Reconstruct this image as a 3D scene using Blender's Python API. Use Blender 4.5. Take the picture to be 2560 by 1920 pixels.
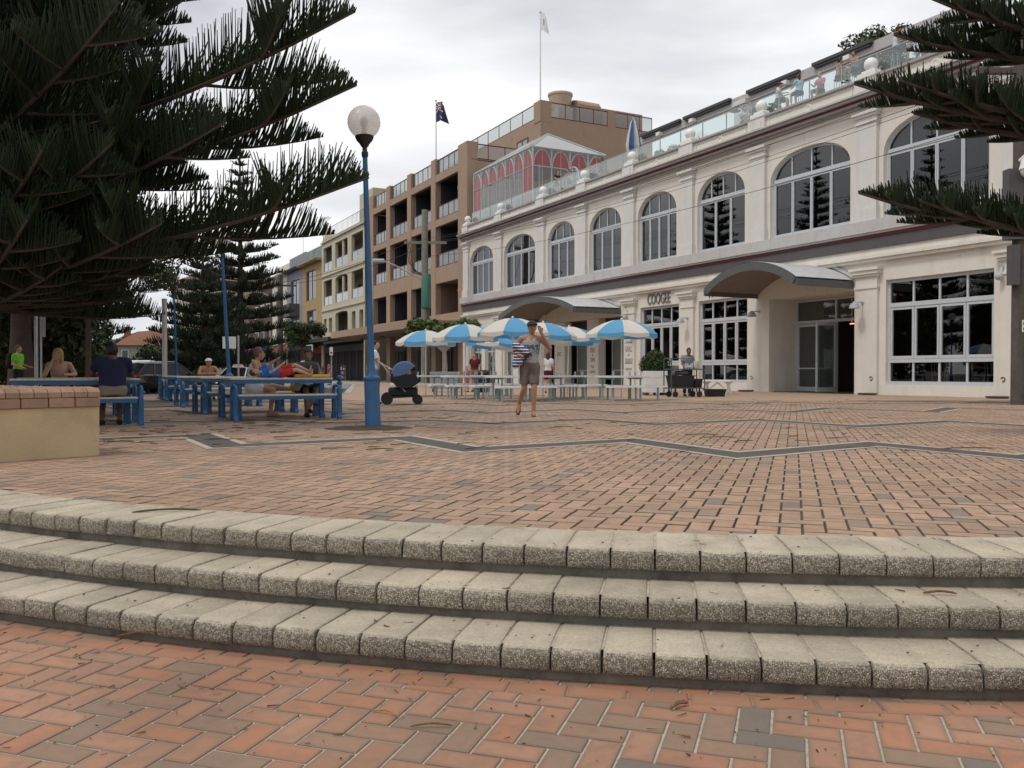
import bpy, math, random
import numpy as np
from math import sin, cos, pi, radians, sqrt, atan2
from mathutils import Vector, Matrix

for _o in list(bpy.data.objects):
    bpy.data.objects.remove(_o, do_unlink=True)
SC = bpy.context.scene
COL = SC.collection
RND = random.Random(7)

# ---------------------------------------------------------------- camera
cam_data = bpy.data.cameras.new('camera')
cam_data.sensor_fit = 'HORIZONTAL'
cam_data.sensor_width = 36.0
cam_data.lens = 36.0 * 2170.0 / 2560.0
cam_data.clip_start = 0.05
cam_data.clip_end = 3000.0
cam = bpy.data.objects.new('camera', cam_data)
COL.objects.link(cam)
cam.location = (0.0, 0.0, 0.82)
cam.rotation_euler = (radians(90.0 - 0.713), 0.0, 0.0)
SC.camera = cam

# ---------------------------------------------------------------- world: overcast sky
SUN_EL, SUN_AZ = radians(58.0), radians(238.0)      # sun high, behind and left of the camera (azimuth from +Y clockwise)
world = bpy.data.worlds.new('World')
SC.world = world
world.use_nodes = True
wt = world.node_tree
wt.nodes.clear()
w_out = wt.nodes.new('ShaderNodeOutputWorld')
w_bg = wt.nodes.new('ShaderNodeBackground')
w_bg.inputs['Strength'].default_value = 0.1
w_sky = wt.nodes.new('ShaderNodeTexSky')
w_sky.sky_type = 'NISHITA'
w_sky.sun_disc = False
w_sky.sun_elevation = SUN_EL
w_sky.sun_rotation = SUN_AZ
w_sky.air_density = 1.0
w_sky.dust_density = 2.0
w_sky.ozone_density = 1.0
w_tc = wt.nodes.new('ShaderNodeTexCoord')
w_map = wt.nodes.new('ShaderNodeMapping')
w_map.inputs['Scale'].default_value = (1.0, 1.0, 2.6)
w_n = wt.nodes.new('ShaderNodeTexNoise')
w_n.inputs['Scale'].default_value = 2.1
w_n.inputs['Detail'].default_value = 6.0
w_n.inputs['Roughness'].default_value = 0.48
w_n.inputs['Distortion'].default_value = 0.35
w_r = wt.nodes.new('ShaderNodeValToRGB')
w_r.color_ramp.elements[0].position = 0.33
w_r.color_ramp.elements[0].color = (5.0, 5.15, 5.65, 1)
w_r.color_ramp.elements[1].position = 0.63
w_r.color_ramp.elements[1].color = (10.6, 10.55, 10.6, 1)
w_m = wt.nodes.new('ShaderNodeMixRGB')
w_m.inputs['Fac'].default_value = 0.93
wt.links.new(w_tc.outputs['Generated'], w_map.inputs['Vector'])
wt.links.new(w_map.outputs['Vector'], w_n.inputs['Vector'])
wt.links.new(w_n.outputs['Fac'], w_r.inputs['Fac'])
wt.links.new(w_sky.outputs['Color'], w_m.inputs['Color1'])
wt.links.new(w_r.outputs['Color'], w_m.inputs['Color2'])
wt.links.new(w_m.outputs['Color'], w_bg.inputs['Color'])
wt.links.new(w_bg.outputs['Background'], w_out.inputs['Surface'])

# ---------------------------------------------------------------- sun through cloud
sun_data = bpy.data.lights.new('sun', 'SUN')
sun_data.energy = 1.4
sun_data.angle = radians(12.0)
sun_data.color = (1.0, 0.95, 0.88)
sun = bpy.data.objects.new('sun', sun_data)
COL.objects.link(sun)
_sd = Vector((sin(SUN_AZ) * cos(SUN_EL), cos(SUN_AZ) * cos(SUN_EL), sin(SUN_EL)))
sun.rotation_euler = _sd.to_track_quat('Z', 'Y').to_euler()
sun.location = _sd * 200.0

SC.view_settings.view_transform = 'Standard'
SC.view_settings.look = 'None'
SC.view_settings.exposure = 0.08
SC.view_settings.gamma = 1.0
SC.render.engine = 'CYCLES'
SC.cycles.use_denoising = True
SC.cycles.max_bounces = 8
SC.cycles.transparent_max_bounces = 16
SC.cycles.sample_clamp_indirect = 6.0

# ---------------------------------------------------------------- materials
MATS = {}
def mat(name, rgb, rough=0.7, var=0.12, scale=6.0, bump=0.0, bscale=None, metal=0.0, spec=0.4, rand=0.0, coat=0.0,
        dirt=0.0, dirtcol=(0.05, 0.045, 0.04), dscale=1.3, emit=None, streak=False):
    if name in MATS:
        return MATS[name]
    m = bpy.data.materials.new(name)
    m.use_nodes = True
    nt = m.node_tree
    b = nt.nodes['Principled BSDF']
    b.inputs['Roughness'].default_value = rough
    b.inputs['Metallic'].default_value = metal
    b.inputs['Specular IOR Level'].default_value = spec
    if coat:
        b.inputs['Coat Weight'].default_value = coat
    tc = nt.nodes.new('ShaderNodeTexCoord')
    geo = nt.nodes.new('ShaderNodeNewGeometry')
    src = geo.outputs['Position']
    c = nt.nodes.new('ShaderNodeRGB'); c.outputs[0].default_value = (*rgb, 1)
    col = c.outputs[0]
    if var > 0:
        n = nt.nodes.new('ShaderNodeTexNoise'); n.inputs['Scale'].default_value = scale; n.inputs['Detail'].default_value = 6; n.inputs['Roughness'].default_value = 0.62
        nt.links.new(src, n.inputs['Vector'])
        mr = nt.nodes.new('ShaderNodeMapRange'); mr.inputs[1].default_value = 0.25; mr.inputs[2].default_value = 0.75
        mr.inputs[3].default_value = 1 - var; mr.inputs[4].default_value = 1 + var
        nt.links.new(n.outputs['Fac'], mr.inputs[0])
        v = nt.nodes.new('ShaderNodeVectorMath'); v.operation = 'SCALE'
        nt.links.new(col, v.inputs[0]); nt.links.new(mr.outputs[0], v.inputs['Scale'])
        col = v.outputs[0]
    if rand > 0:
        oi = nt.nodes.new('ShaderNodeObjectInfo')
        ad = nt.nodes.new('ShaderNodeMath'); ad.operation = 'ADD'
        nt.links.new(oi.outputs['Random'], ad.inputs[0]); nt.links.new(geo.outputs['Random Per Island'], ad.inputs[1])
        fr = nt.nodes.new('ShaderNodeMath'); fr.operation = 'FRACT'; nt.links.new(ad.outputs[0], fr.inputs[0])
        mr2 = nt.nodes.new('ShaderNodeMapRange'); mr2.inputs[3].default_value = 1 - rand; mr2.inputs[4].default_value = 1 + rand
        nt.links.new(fr.outputs[0], mr2.inputs[0])
        v = nt.nodes.new('ShaderNodeVectorMath'); v.operation = 'SCALE'
        nt.links.new(col, v.inputs[0]); nt.links.new(mr2.outputs[0], v.inputs['Scale'])
        col = v.outputs[0]
    if dirt > 0:
        n = nt.nodes.new('ShaderNodeTexNoise'); n.inputs['Scale'].default_value = dscale; n.inputs['Detail'].default_value = 8; n.inputs['Roughness'].default_value = 0.7
        if streak:
            mp = nt.nodes.new('ShaderNodeMapping'); mp.inputs['Scale'].default_value = (2.2, 2.2, 0.25)
            nt.links.new(src, mp.inputs['Vector']); nt.links.new(mp.outputs[0], n.inputs['Vector'])
        else:
            nt.links.new(src, n.inputs['Vector'])
        mr = nt.nodes.new('ShaderNodeMapRange'); mr.inputs[1].default_value = 0.52; mr.inputs[2].default_value = 0.78; mr.inputs[4].default_value = dirt
        nt.links.new(n.outputs['Fac'], mr.inputs[0])
        mx = nt.nodes.new('ShaderNodeMixRGB'); mx.inputs['Color2'].default_value = (*dirtcol, 1)
        nt.links.new(mr.outputs[0], mx.inputs['Fac']); nt.links.new(col, mx.inputs['Color1'])
        col = mx.outputs[0]
    nt.links.new(col, b.inputs['Base Color'])
    if emit:
        b.inputs['Emission Color'].default_value = (*emit[0], 1); b.inputs['Emission Strength'].default_value = emit[1]
    if bump > 0:
        n = nt.nodes.new('ShaderNodeTexNoise'); n.inputs['Scale'].default_value = bscale or scale * 6; n.inputs['Detail'].default_value = 5
        nt.links.new(src, n.inputs['Vector'])
        bp = nt.nodes.new('ShaderNodeBump'); bp.inputs['Strength'].default_value = bump; bp.inputs['Distance'].default_value = 0.01
        nt.links.new(n.outputs['Fac'], bp.inputs['Height']); nt.links.new(bp.outputs[0], b.inputs['Normal'])
    MATS[name] = m
    return m

def glass(name, tint, refl=1.0, rough=0.02, opacity=0.0):
    """thin pane: fresnel reflection over tinted transparency"""
    if name in MATS:
        return MATS[name]
    m = bpy.data.materials.new(name); m.use_nodes = True
    nt = m.node_tree; nt.nodes.clear()
    o = nt.nodes.new('ShaderNodeOutputMaterial')
    t = nt.nodes.new('ShaderNodeBsdfTransparent'); t.inputs[0].default_value = (*tint, 1)
    base = t.outputs[0]
    if opacity > 0:
        d = nt.nodes.new('ShaderNodeBsdfDiffuse'); d.inputs[0].default_value = (*tint, 1)
        mx0 = nt.nodes.new('ShaderNodeMixShader'); mx0.inputs[0].default_value = opacity
        nt.links.new(t.outputs[0], mx0.inputs[1]); nt.links.new(d.outputs[0], mx0.inputs[2]); base = mx0.outputs[0]
    g = nt.nodes.new('ShaderNodeBsdfGlossy'); g.inputs['Roughness'].default_value = rough; g.inputs[0].default_value = (refl, refl, refl, 1)
    f = nt.nodes.new('ShaderNodeFresnel'); gq = nt.nodes.new('ShaderNodeNewGeometry'); mq = nt.nodes.new('ShaderNodeMapRange')
    mq.inputs[3].default_value = 1.5; mq.inputs[4].default_value = 1/1.5
    nt.links.new(gq.outputs['Backfacing'], mq.inputs[0]); nt.links.new(mq.outputs[0], f.inputs[0])
    mx = nt.nodes.new('ShaderNodeMixShader'); f2 = nt.nodes.new('ShaderNodeMath'); f2.operation = 'MULTIPLY'; f2.use_clamp = True; f2.inputs[1].default_value = 1.9
    nt.links.new(f.outputs[0], f2.inputs[0]); nt.links.new(f2.outputs[0], mx.inputs[0]); nt.links.new(base, mx.inputs[1]); nt.links.new(g.outputs[0], mx.inputs[2])
    nt.links.new(mx.outputs[0], o.inputs[0])
    MATS[name] = m
    return m

_TMP = bpy.data.scenes.new('tmp_eval')
def baked(o):
    """mesh of an object with its modifiers applied, evaluated alone in a scratch scene"""
    _TMP.collection.objects.link(o); _TMP.view_layers[0].update(); dg = _TMP.view_layers[0].depsgraph
    me = bpy.data.meshes.new_from_object(o.evaluated_get(dg)); _TMP.collection.objects.unlink(o); return me

# ---------------------------------------------------------------- mesh builder
class MB:
    def __init__(s):
        s.v = []; s.f = []; s.m = []; s.cur = 0
    def add(s, vs, fs):
        o = len(s.v); s.v.extend([tuple(map(float, p)) for p in vs])
        for f in fs:
            s.f.append(tuple(i + o for i in f)); s.m.append(s.cur)
        return s
    def box(s, x0, x1, y0, y1, z0, z1, M=None):
        vs = [(x0,y0,z0),(x1,y0,z0),(x1,y1,z0),(x0,y1,z0),(x0,y0,z1),(x1,y0,z1),(x1,y1,z1),(x0,y1,z1)]
        if M is not None: vs = [tuple(M @ Vector(p)) for p in vs]
        return s.add(vs, [(0,3,2,1),(4,5,6,7),(0,1,5,4),(1,2,6,5),(2,3,7,6),(3,0,4,7)])
    def bbox(s, x0, x1, y0, y1, z0, z1, b=0.01):
        """box with chamfered edges"""
        vs = []; idx = {}
        for i, x in enumerate((x0, x1)):
            for j, y in enumerate((y0, y1)):
                for k, z in enumerate((z0, z1)):
                    sx, sy, sz = (1 if i == 0 else -1), (1 if j == 0 else -1), (1 if k == 0 else -1)
                    for a, p in enumerate(((x, y+sy*b, z+sz*b), (x+sx*b, y, z+sz*b), (x+sx*b, y+sy*b, z))):
                        idx[(i,j,k,a)] = len(vs); vs.append(p)
        fs = []
        I = lambda i,j,k,a: idx[(i,j,k,a)]
        for i in (0,1):
            q = [I(i,0,0,0), I(i,1,0,0), I(i,1,1,0), I(i,0,1,0)]; fs.append(tuple(q if i else q[::-1]))
        for j in (0,1):
            q = [I(0,j,0,1), I(0,j,1,1), I(1,j,1,1), I(1,j,0,1)]; fs.append(tuple(q if j else q[::-1]))
        for k in (0,1):
            q = [I(0,0,k,2), I(1,0,k,2), I(1,1,k,2), I(0,1,k,2)]; fs.append(tuple(q if k else q[::-1]))
        for i in (0,1):
            for j in (0,1): fs.append((I(i,j,0,0), I(i,j,1,0), I(i,j,1,1), I(i,j,0,1)))
            for k in (0,1): fs.append((I(i,0,k,0), I(i,1,k,0), I(i,1,k,2), I(i,0,k,2)))
        for j in (0,1):
            for k in (0,1): fs.append((I(0,j,k,1), I(1,j,k,1), I(1,j,k,2), I(0,j,k,2)))
        for i in (0,1):
            for j in (0,1):
                for k in (0,1): fs.append((I(i,j,k,0), I(i,j,k,1), I(i,j,k,2)))
        return s.add(vs, fs)
    def tube(s, pts, rad, n=8, caps=True, flat=None):
        pts = [Vector(p) for p in pts]
        if not hasattr(rad, '__len__'): rad = [rad] * len(pts)
        o = len(s.v); up = None; vs = []
        for i, p in enumerate(pts):
            d = (pts[min(i+1, len(pts)-1)] - pts[max(i-1, 0)])
            if d.length < 1e-9: d = Vector((0,0,1))
            d.normalize()
            if up is None:
                up = Vector((0,0,1)) if abs(d.z) < 0.95 else Vector((1,0,0))
            x = d.cross(up)
            if x.length < 1e-6: x = d.cross(Vector((0,1,0)))
            x.normalize(); y = x.cross(d); up = y
            for k in range(n):
                a = 2*pi*k/n
                vs.append(p + (x*cos(a) + y*sin(a)) * rad[i])
        fs = []
        for i in range(len(pts)-1):
            for k in range(n):
                fs.append((i*n+k, i*n+(k+1)%n, (i+1)*n+(k+1)%n, (i+1)*n+k))
        if caps:
            fs.append(tuple(range(n-1,-1,-1))); fs.append(tuple((len(pts)-1)*n+k for k in range(n)))
        return s.add(vs, fs)
    def lathe(s, prof, n=24, c=(0,0,0), ax=None):
        vs = []; fs = []
        for r, z in prof:
            for k in range(n):
                a = 2*pi*k/n
                p = Vector((r*cos(a), r*sin(a), z))
                if ax is not None: p = ax @ p
                vs.append((p.x+c[0], p.y+c[1], p.z+c[2]))
        for i in range(len(prof)-1):
            for k in range(n):
                fs.append((i*n+k, i*n+(k+1)%n, (i+1)*n+(k+1)%n, (i+1)*n+k))
        if prof[0][0] > 1e-6: fs.append(tuple(range(n-1,-1,-1)))
        if prof[-1][0] > 1e-6: fs.append(tuple((len(prof)-1)*n+k for k in range(n)))
        return s.add(vs, fs)
    def ball(s, c, r, nu=16, nv=10, sc=(1,1,1), M=None):
        prof = []
        vs = [];fs=[]
        for j in range(nv+1):
            t = pi*j/nv
            for k in range(nu):
                a = 2*pi*k/nu
                p = Vector((r*sc[0]*sin(t)*cos(a), r*sc[1]*sin(t)*sin(a), -r*sc[2]*cos(t)))
                if M is not None: p = M @ p
                vs.append((p.x+c[0], p.y+c[1], p.z+c[2]))
        for j in range(nv):
            for k in range(nu):
                fs.append((j*nu+k, j*nu+(k+1)%nu, (j+1)*nu+(k+1)%nu, (j+1)*nu+k))
        return s.add(vs, fs)
    def prism(s, poly, h0, h1, plane='xy'):
        """extrude a 2-D polygon: plane xy along z, xz along y, yz along x"""
        n = len(poly)
        def P(a, b, h):
            return (a,b,h) if plane == 'xy' else ((a,h,b) if plane == 'xz' else (h,a,b))
        vs = [P(a,b,h0) for a,b in poly] + [P(a,b,h1) for a,b in poly]
        fs = [tuple(range(n-1,-1,-1)), tuple(range(n,2*n))] + [(i,(i+1)%n,n+(i+1)%n,n+i) for i in range(n)]
        return s.add(vs, fs)
    def loft(s, secs, caps=True):
        n = len(secs[0]); vs = [p for q in secs for p in q]; fs = []
        for i in range(len(secs)-1):
            for k in range(n): fs.append((i*n+k, i*n+(k+1)%n, (i+1)*n+(k+1)%n, (i+1)*n+k))
        if caps: fs.append(tuple(range(n-1,-1,-1))); fs.append(tuple((len(secs)-1)*n+k for k in range(n)))
        return s.add(vs, fs)
    def mesh(s, name):
        me = bpy.data.meshes.new(name); me.from_pydata(s.v, [], s.f)
        if max(s.m, default=0) > 0: me.polygons.foreach_set('material_index', s.m)
        me.update()
        return me

def fixn(me):
    import bmesh
    bm = bmesh.new(); bm.from_mesh(me); bmesh.ops.recalc_face_normals(bm, faces=bm.faces); bm.to_mesh(me); bm.free()

def smooth(me, ang=40):
    me.polygons.foreach_set('use_smooth', [True]*len(me.polygons))
    try: me.set_sharp_from_angle(angle=radians(ang))
    except Exception: pass

def tag(o, label=None, cat=None, group=None, kind=None):
    if label: o['label'] = label
    if cat: o['category'] = cat
    if group: o['group'] = group
    if kind: o['kind'] = kind
    return o

def obj(name, mb, m, parent=None, loc=None, rz=0.0, sm=None, fix=True):
    me = mb if isinstance(mb, bpy.types.Mesh) else mb.mesh(name)
    if not isinstance(mb, bpy.types.Mesh):
        if fix: fixn(me)
        if sm: smooth(me, sm)
        for q in (m if isinstance(m, (list, tuple)) else [m]): me.materials.append(q)
    o = bpy.data.objects.new(name, me); COL.objects.link(o)
    if loc is not None: o.location = loc
    if rz: o.rotation_euler = (0, 0, rz)
    if parent is not None: o.parent = parent
    return o

def empty(name, loc=(0,0,0), rz=0.0):
    o = bpy.data.objects.new(name, None); COL.objects.link(o); o.empty_display_size = 0.2
    o.location = loc; o.rotation_euler = (0, 0, rz)
    return o

def thing(name, label, cat, loc=(0,0,0), rz=0.0, group=None, kind=None):
    return tag(empty(name, loc, rz), label, cat, group, kind)

def copy_tree(o, parent=None):
    c = o.copy(); COL.objects.link(c)
    if parent is not None: c.parent = parent
    for ch in [x for x in o.children]: copy_tree(ch, c)
    return c

def text(name, s, size, m, parent, loc, rot=(pi/2, 0, 0), sx=1.0, ext=0.01, align='CENTER'):
    cu = bpy.data.curves.new(name, 'FONT'); cu.body = s; cu.size = size; cu.extrude = ext; cu.align_x = align
    cu.resolution_u = 3
    t_ = bpy.data.objects.new(name, cu)
    me = baked(t_)
    bpy.data.objects.remove(t_); bpy.data.curves.remove(cu); me.name = name
    me.materials.clear(); me.materials.append(m)
    o = bpy.data.objects.new(name, me); COL.objects.link(o)
    o.location = loc; o.rotation_euler = rot; o.scale = (sx, 1, 1)
    if parent is not None: o.parent = parent
    return o

# street frame: x to the right along the facades, y into the buildings, z up
FA = radians(27.1)
FP = Vector((16.414, 28.016, 0.0))
FRZ = -(pi/2 - FA)
FD = Vector((-sin(FA), cos(FA), 0)); FN = Vector((-cos(FA), -sin(FA), 0))
def SP(s, out, z=0.0):
    p = FP + FD*s + FN*out
    return Vector((p.x, p.y, z))
# ================================================================ GROUND
def brick_mat(name, stops, rough=0.75, bump=0.25, edge=0.0, mott=0.55):
    m = bpy.data.materials.new(name); m.use_nodes = True; nt = m.node_tree; b = nt.nodes['Principled BSDF']
    geo = nt.nodes.new('ShaderNodeNewGeometry'); oi = nt.nodes.new('ShaderNodeObjectInfo')
    ad = nt.nodes.new('ShaderNodeMath'); ad.operation = 'ADD'
    nt.links.new(oi.outputs['Random'], ad.inputs[0]); nt.links.new(geo.outputs['Random Per Island'], ad.inputs[1])
    fr = nt.nodes.new('ShaderNodeMath'); fr.operation = 'FRACT'; nt.links.new(ad.outputs[0], fr.inputs[0])
    rp = nt.nodes.new('ShaderNodeValToRGB'); rp.color_ramp.interpolation = 'LINEAR'
    els = rp.color_ramp.elements
    els[0].position, els[0].color = stops[0][0], (*stops[0][1], 1)
    els[1].position, els[1].color = stops[-1][0], (*stops[-1][1], 1)
    for p, c in stops[1:-1]:
        e = els.new(p); e.color = (*c, 1)
    nt.links.new(fr.outputs[0], rp.inputs[0])
    n = nt.nodes.new('ShaderNodeTexNoise'); n.inputs['Scale'].default_value = 11; n.inputs['Detail'].default_value = 8; n.inputs['Roughness'].default_value = 0.65
    nt.links.new(geo.outputs['Position'], n.inputs['Vector'])
    n2 = nt.nodes.new('ShaderNodeTexNoise'); n2.inputs['Scale'].default_value = 0.9; n2.inputs['Detail'].default_value = 5
    nt.links.new(geo.outputs['Position'], n2.inputs['Vector'])
    mr = nt.nodes.new('ShaderNodeMapRange'); mr.inputs[1].default_value = 0.46; mr.inputs[2].default_value = 0.74; mr.inputs[4].default_value = mott
    nt.links.new(n.outputs['Fac'], mr.inputs[0]); fac_ = mr.outputs[0]
    if edge > 0:
        tc = nt.nodes.new('ShaderNodeTexCoord'); sp = nt.nodes.new('ShaderNodeSeparateXYZ'); nt.links.new(tc.outputs['Generated'], sp.inputs[0]); ds = []
        for ax, ln in (('X',.222),('Y',.106)):
            a = nt.nodes.new('ShaderNodeMath'); a.operation = 'PINGPONG'; a.inputs[1].default_value = .5; nt.links.new(sp.outputs[ax], a.inputs[0])
            c = nt.nodes.new('ShaderNodeMath'); c.operation = 'MULTIPLY'; c.inputs[1].default_value = ln; nt.links.new(a.outputs[0], c.inputs[0]); ds.append(c.outputs[0])
        mn = nt.nodes.new('ShaderNodeMath'); mn.operation = 'MINIMUM'; nt.links.new(ds[0], mn.inputs[0]); nt.links.new(ds[1], mn.inputs[1])
        wob = nt.nodes.new('ShaderNodeMath'); wob.operation = 'MULTIPLY_ADD'; wob.inputs[1].default_value = -.05; wob.inputs[2].default_value = .045; nt.links.new(n.outputs['Fac'], wob.inputs[0])
        er = nt.nodes.new('ShaderNodeMapRange'); er.inputs[1].default_value = 0; er.inputs[3].default_value = edge; er.inputs[4].default_value = 0; nt.links.new(mn.outputs[0], er.inputs[0]); nt.links.new(wob.outputs[0], er.inputs[2])
        mxx = nt.nodes.new('ShaderNodeMath'); mxx.operation = 'MAXIMUM'; nt.links.new(fac_, mxx.inputs[0]); nt.links.new(er.outputs[0], mxx.inputs[1]); fac_ = mxx.outputs[0]
    mx = nt.nodes.new('ShaderNodeMixRGB'); mx.inputs['Color2'].default_value = (0.17, 0.13, 0.095, 1)
    nt.links.new(fac_, mx.inputs[0]); nt.links.new(rp.outputs[0], mx.inputs[1])
    mr2 = nt.nodes.new('ShaderNodeMapRange'); mr2.inputs[1].default_value = 0.3; mr2.inputs[2].default_value = 0.7; mr2.inputs[3].default_value = 0.8; mr2.inputs[4].default_value = 1.16
    nt.links.new(n2.outputs['Fac'], mr2.inputs[0])
    v = nt.nodes.new('ShaderNodeVectorMath'); v.operation = 'SCALE'; nt.links.new(mx.outputs[0], v.inputs[0]); nt.links.new(mr2.outputs[0], v.inputs['Scale'])
    nt.links.new(v.outputs[0], b.inputs['Base Color'])
    b.inputs['Roughness'].default_value = rough; b.inputs['Specular IOR Level'].default_value = 0.35
    n3 = nt.nodes.new('ShaderNodeTexNoise'); n3.inputs['Scale'].default_value = 160; n3.inputs['Detail'].default_value = 4
    nt.links.new(geo.outputs['Position'], n3.inputs['Vector'])
    bp = nt.nodes.new('ShaderNodeBump'); bp.inputs['Strength'].default_value = bump; bp.inputs['Distance'].default_value = 0.004
    nt.links.new(n3.outputs['Fac'], bp.inputs['Height']); nt.links.new(bp.outputs[0], b.inputs['Normal'])
    MATS[name] = m
    return m

M_brick_low = brick_mat('brick_terracotta', [(0.0,(0.345,0.18,0.108)),(0.22,(0.38,0.21,0.135)),(0.40,(0.325,0.178,0.112)),(0.56,(0.285,0.18,0.122)),(0.76,(0.24,0.17,0.122)),(0.82,(0.37,0.175,0.105)),(0.955,(0.37,0.18,0.10)),(0.97,(0.17,0.145,0.12)),(1.0,(0.19,0.155,0.125))], edge=0.62, mott=0.6)
M_border = brick_mat('brick_border', [(0.0,(0.34,0.165,0.095)),(0.5,(0.375,0.19,0.115)),(1.0,(0.32,0.16,0.095))], edge=0.5, mott=0.5)
M_brick_plaza = brick_mat('brick_dusty', [(0.0,(0.39,0.245,0.16)),(0.35,(0.435,0.285,0.195)),(0.6,(0.355,0.23,0.152)),(0.80,(0.335,0.235,0.165)),(0.92,(0.39,0.245,0.16)),(0.955,(0.20,0.175,0.145)),(1.0,(0.25,0.205,0.16))])
M_joint_light = mat('sand_joint', (0.40,0.36,0.285), 0.95, 0.25, 30, 0.3)
M_joint_dark = mat('dirt_joint', (0.155,0.12,0.09), 0.95, 0.3, 20, 0.3)
M_band = mat('charcoal_paver', (0.105,0.10,0.094), 0.95, 0.22, 5, 0.2, spec=0.1, dirt=0.35, dirtcol=(0.2,0.18,0.16))
M_band_edge = mat('pale_paver', (0.42,0.365,0.285), 0.9, 0.2, 6, 0.2, dirt=0.3, dirtcol=(0.28,0.22,0.17))
M_asphalt = mat('asphalt', (0.055,0.055,0.058), 0.85, 0.2, 3, 0.4, 60)
M_conc = mat('kerb_concrete', (0.38,0.36,0.33), 0.85, 0.15, 4, 0.2)
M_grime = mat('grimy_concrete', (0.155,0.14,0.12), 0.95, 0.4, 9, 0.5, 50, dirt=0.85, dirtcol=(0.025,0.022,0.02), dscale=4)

# exposed aggregate step blocks: pebbles set in mortar, the tread worn flat
def aggregate_mat():
    m = bpy.data.materials.new('exposed_aggregate'); m.use_nodes = True; nt = m.node_tree; b = nt.nodes['Principled BSDF']
    geo = nt.nodes.new('ShaderNodeNewGeometry'); oi = nt.nodes.new('ShaderNodeObjectInfo')
    vo = nt.nodes.new('ShaderNodeTexVoronoi'); vo.feature = 'F1'; vo.inputs['Scale'].default_value = 128
    ve = nt.nodes.new('ShaderNodeTexVoronoi'); ve.feature = 'DISTANCE_TO_EDGE'; ve.inputs['Scale'].default_value = 128
    for q in (vo, ve): nt.links.new(geo.outputs['Position'], q.inputs['Vector'])
    hs = nt.nodes.new('ShaderNodeSeparateColor'); nt.links.new(vo.outputs['Color'], hs.inputs[0])
    rp = nt.nodes.new('ShaderNodeValToRGB'); els = rp.color_ramp.elements
    els[0].position, els[0].color = 0.0, (0.20,0.17,0.13,1); els[1].position, els[1].color = 1.0, (0.50,0.46,0.37,1)
    e = els.new(0.5); e.color = (0.36,0.315,0.24,1)
    nt.links.new(hs.outputs[0], rp.inputs[0])
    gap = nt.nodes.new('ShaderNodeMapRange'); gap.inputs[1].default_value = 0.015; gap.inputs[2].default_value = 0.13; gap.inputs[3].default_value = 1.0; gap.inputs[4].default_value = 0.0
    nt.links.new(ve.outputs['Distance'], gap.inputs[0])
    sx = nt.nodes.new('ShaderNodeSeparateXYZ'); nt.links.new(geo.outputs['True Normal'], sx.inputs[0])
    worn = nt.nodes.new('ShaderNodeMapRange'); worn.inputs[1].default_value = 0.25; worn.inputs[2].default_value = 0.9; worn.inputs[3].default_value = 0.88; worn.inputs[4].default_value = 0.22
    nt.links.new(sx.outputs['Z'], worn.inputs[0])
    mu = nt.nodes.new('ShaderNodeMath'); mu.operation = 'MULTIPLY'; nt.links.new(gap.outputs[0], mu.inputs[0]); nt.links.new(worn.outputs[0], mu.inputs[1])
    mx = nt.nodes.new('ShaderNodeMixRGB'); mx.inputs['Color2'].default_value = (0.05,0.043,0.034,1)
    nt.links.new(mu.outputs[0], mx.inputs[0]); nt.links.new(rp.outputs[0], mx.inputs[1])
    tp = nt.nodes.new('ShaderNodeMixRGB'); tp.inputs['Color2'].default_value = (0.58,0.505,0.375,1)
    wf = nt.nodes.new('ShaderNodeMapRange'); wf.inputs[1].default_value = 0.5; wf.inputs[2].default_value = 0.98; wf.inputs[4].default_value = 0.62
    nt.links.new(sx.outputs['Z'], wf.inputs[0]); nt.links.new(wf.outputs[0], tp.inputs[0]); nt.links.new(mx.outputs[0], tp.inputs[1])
    n = nt.nodes.new('ShaderNodeTexNoise'); n.inputs['Scale'].default_value = 3.2; n.inputs['Detail'].default_value = 8; n.inputs['Roughness'].default_value = 0.66
    nt.links.new(geo.outputs['Position'], n.inputs['Vector'])
    mr = nt.nodes.new('ShaderNodeMapRange'); mr.inputs[1].default_value = 0.28; mr.inputs[2].default_value = 0.72; mr.inputs[3].default_value = 0.70; mr.inputs[4].default_value = 1.14
    nt.links.new(n.outputs['Fac'], mr.inputs[0])
    mo = nt.nodes.new('ShaderNodeMapRange'); mo.inputs[3].default_value = 0.86; mo.inputs[4].default_value = 1.1; nt.links.new(oi.outputs['Random'], mo.inputs[0])
    m2 = nt.nodes.new('ShaderNodeMath'); m2.operation = 'MULTIPLY'; nt.links.new(mr.outputs[0], m2.inputs[0]); nt.links.new(mo.outputs[0], m2.inputs[1])
    v = nt.nodes.new('ShaderNodeVectorMath'); v.operation = 'SCALE'; nt.links.new(tp.outputs[0], v.inputs[0]); nt.links.new(m2.outputs[0], v.inputs['Scale'])
    nt.links.new(v.outputs[0], b.inputs['Base Color']); b.inputs['Roughness'].default_value = 0.85
    hh = nt.nodes.new('ShaderNodeMath'); hh.operation = 'MULTIPLY'; nt.links.new(mu.outputs[0], hh.inputs[0]); hh.inputs[1].default_value = -1
    bp = nt.nodes.new('ShaderNodeBump'); bp.inputs['Strength'].default_value = 0.75; bp.inputs['Distance'].default_value = 0.006
    nt.links.new(hh.outputs[0], bp.inputs['Height']); nt.links.new(bp.outputs[0], b.inputs['Normal'])
    return m
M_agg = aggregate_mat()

CX, CY = 2.65, 16.20                      # centre of the curved steps
R_BACK, RK = 11.93, (12.37, 12.67, 12.985)
RISE = 0.14
Z_LOW = -0.42

def sheet(name, pts, z, m, kind='structure'):
    mb = MB(); mb.add([(x, y, z) for x, y in pts], [tuple(range(len(pts)))])
    return tag(obj(name, mb, m, fix=False), kind=kind)

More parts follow.
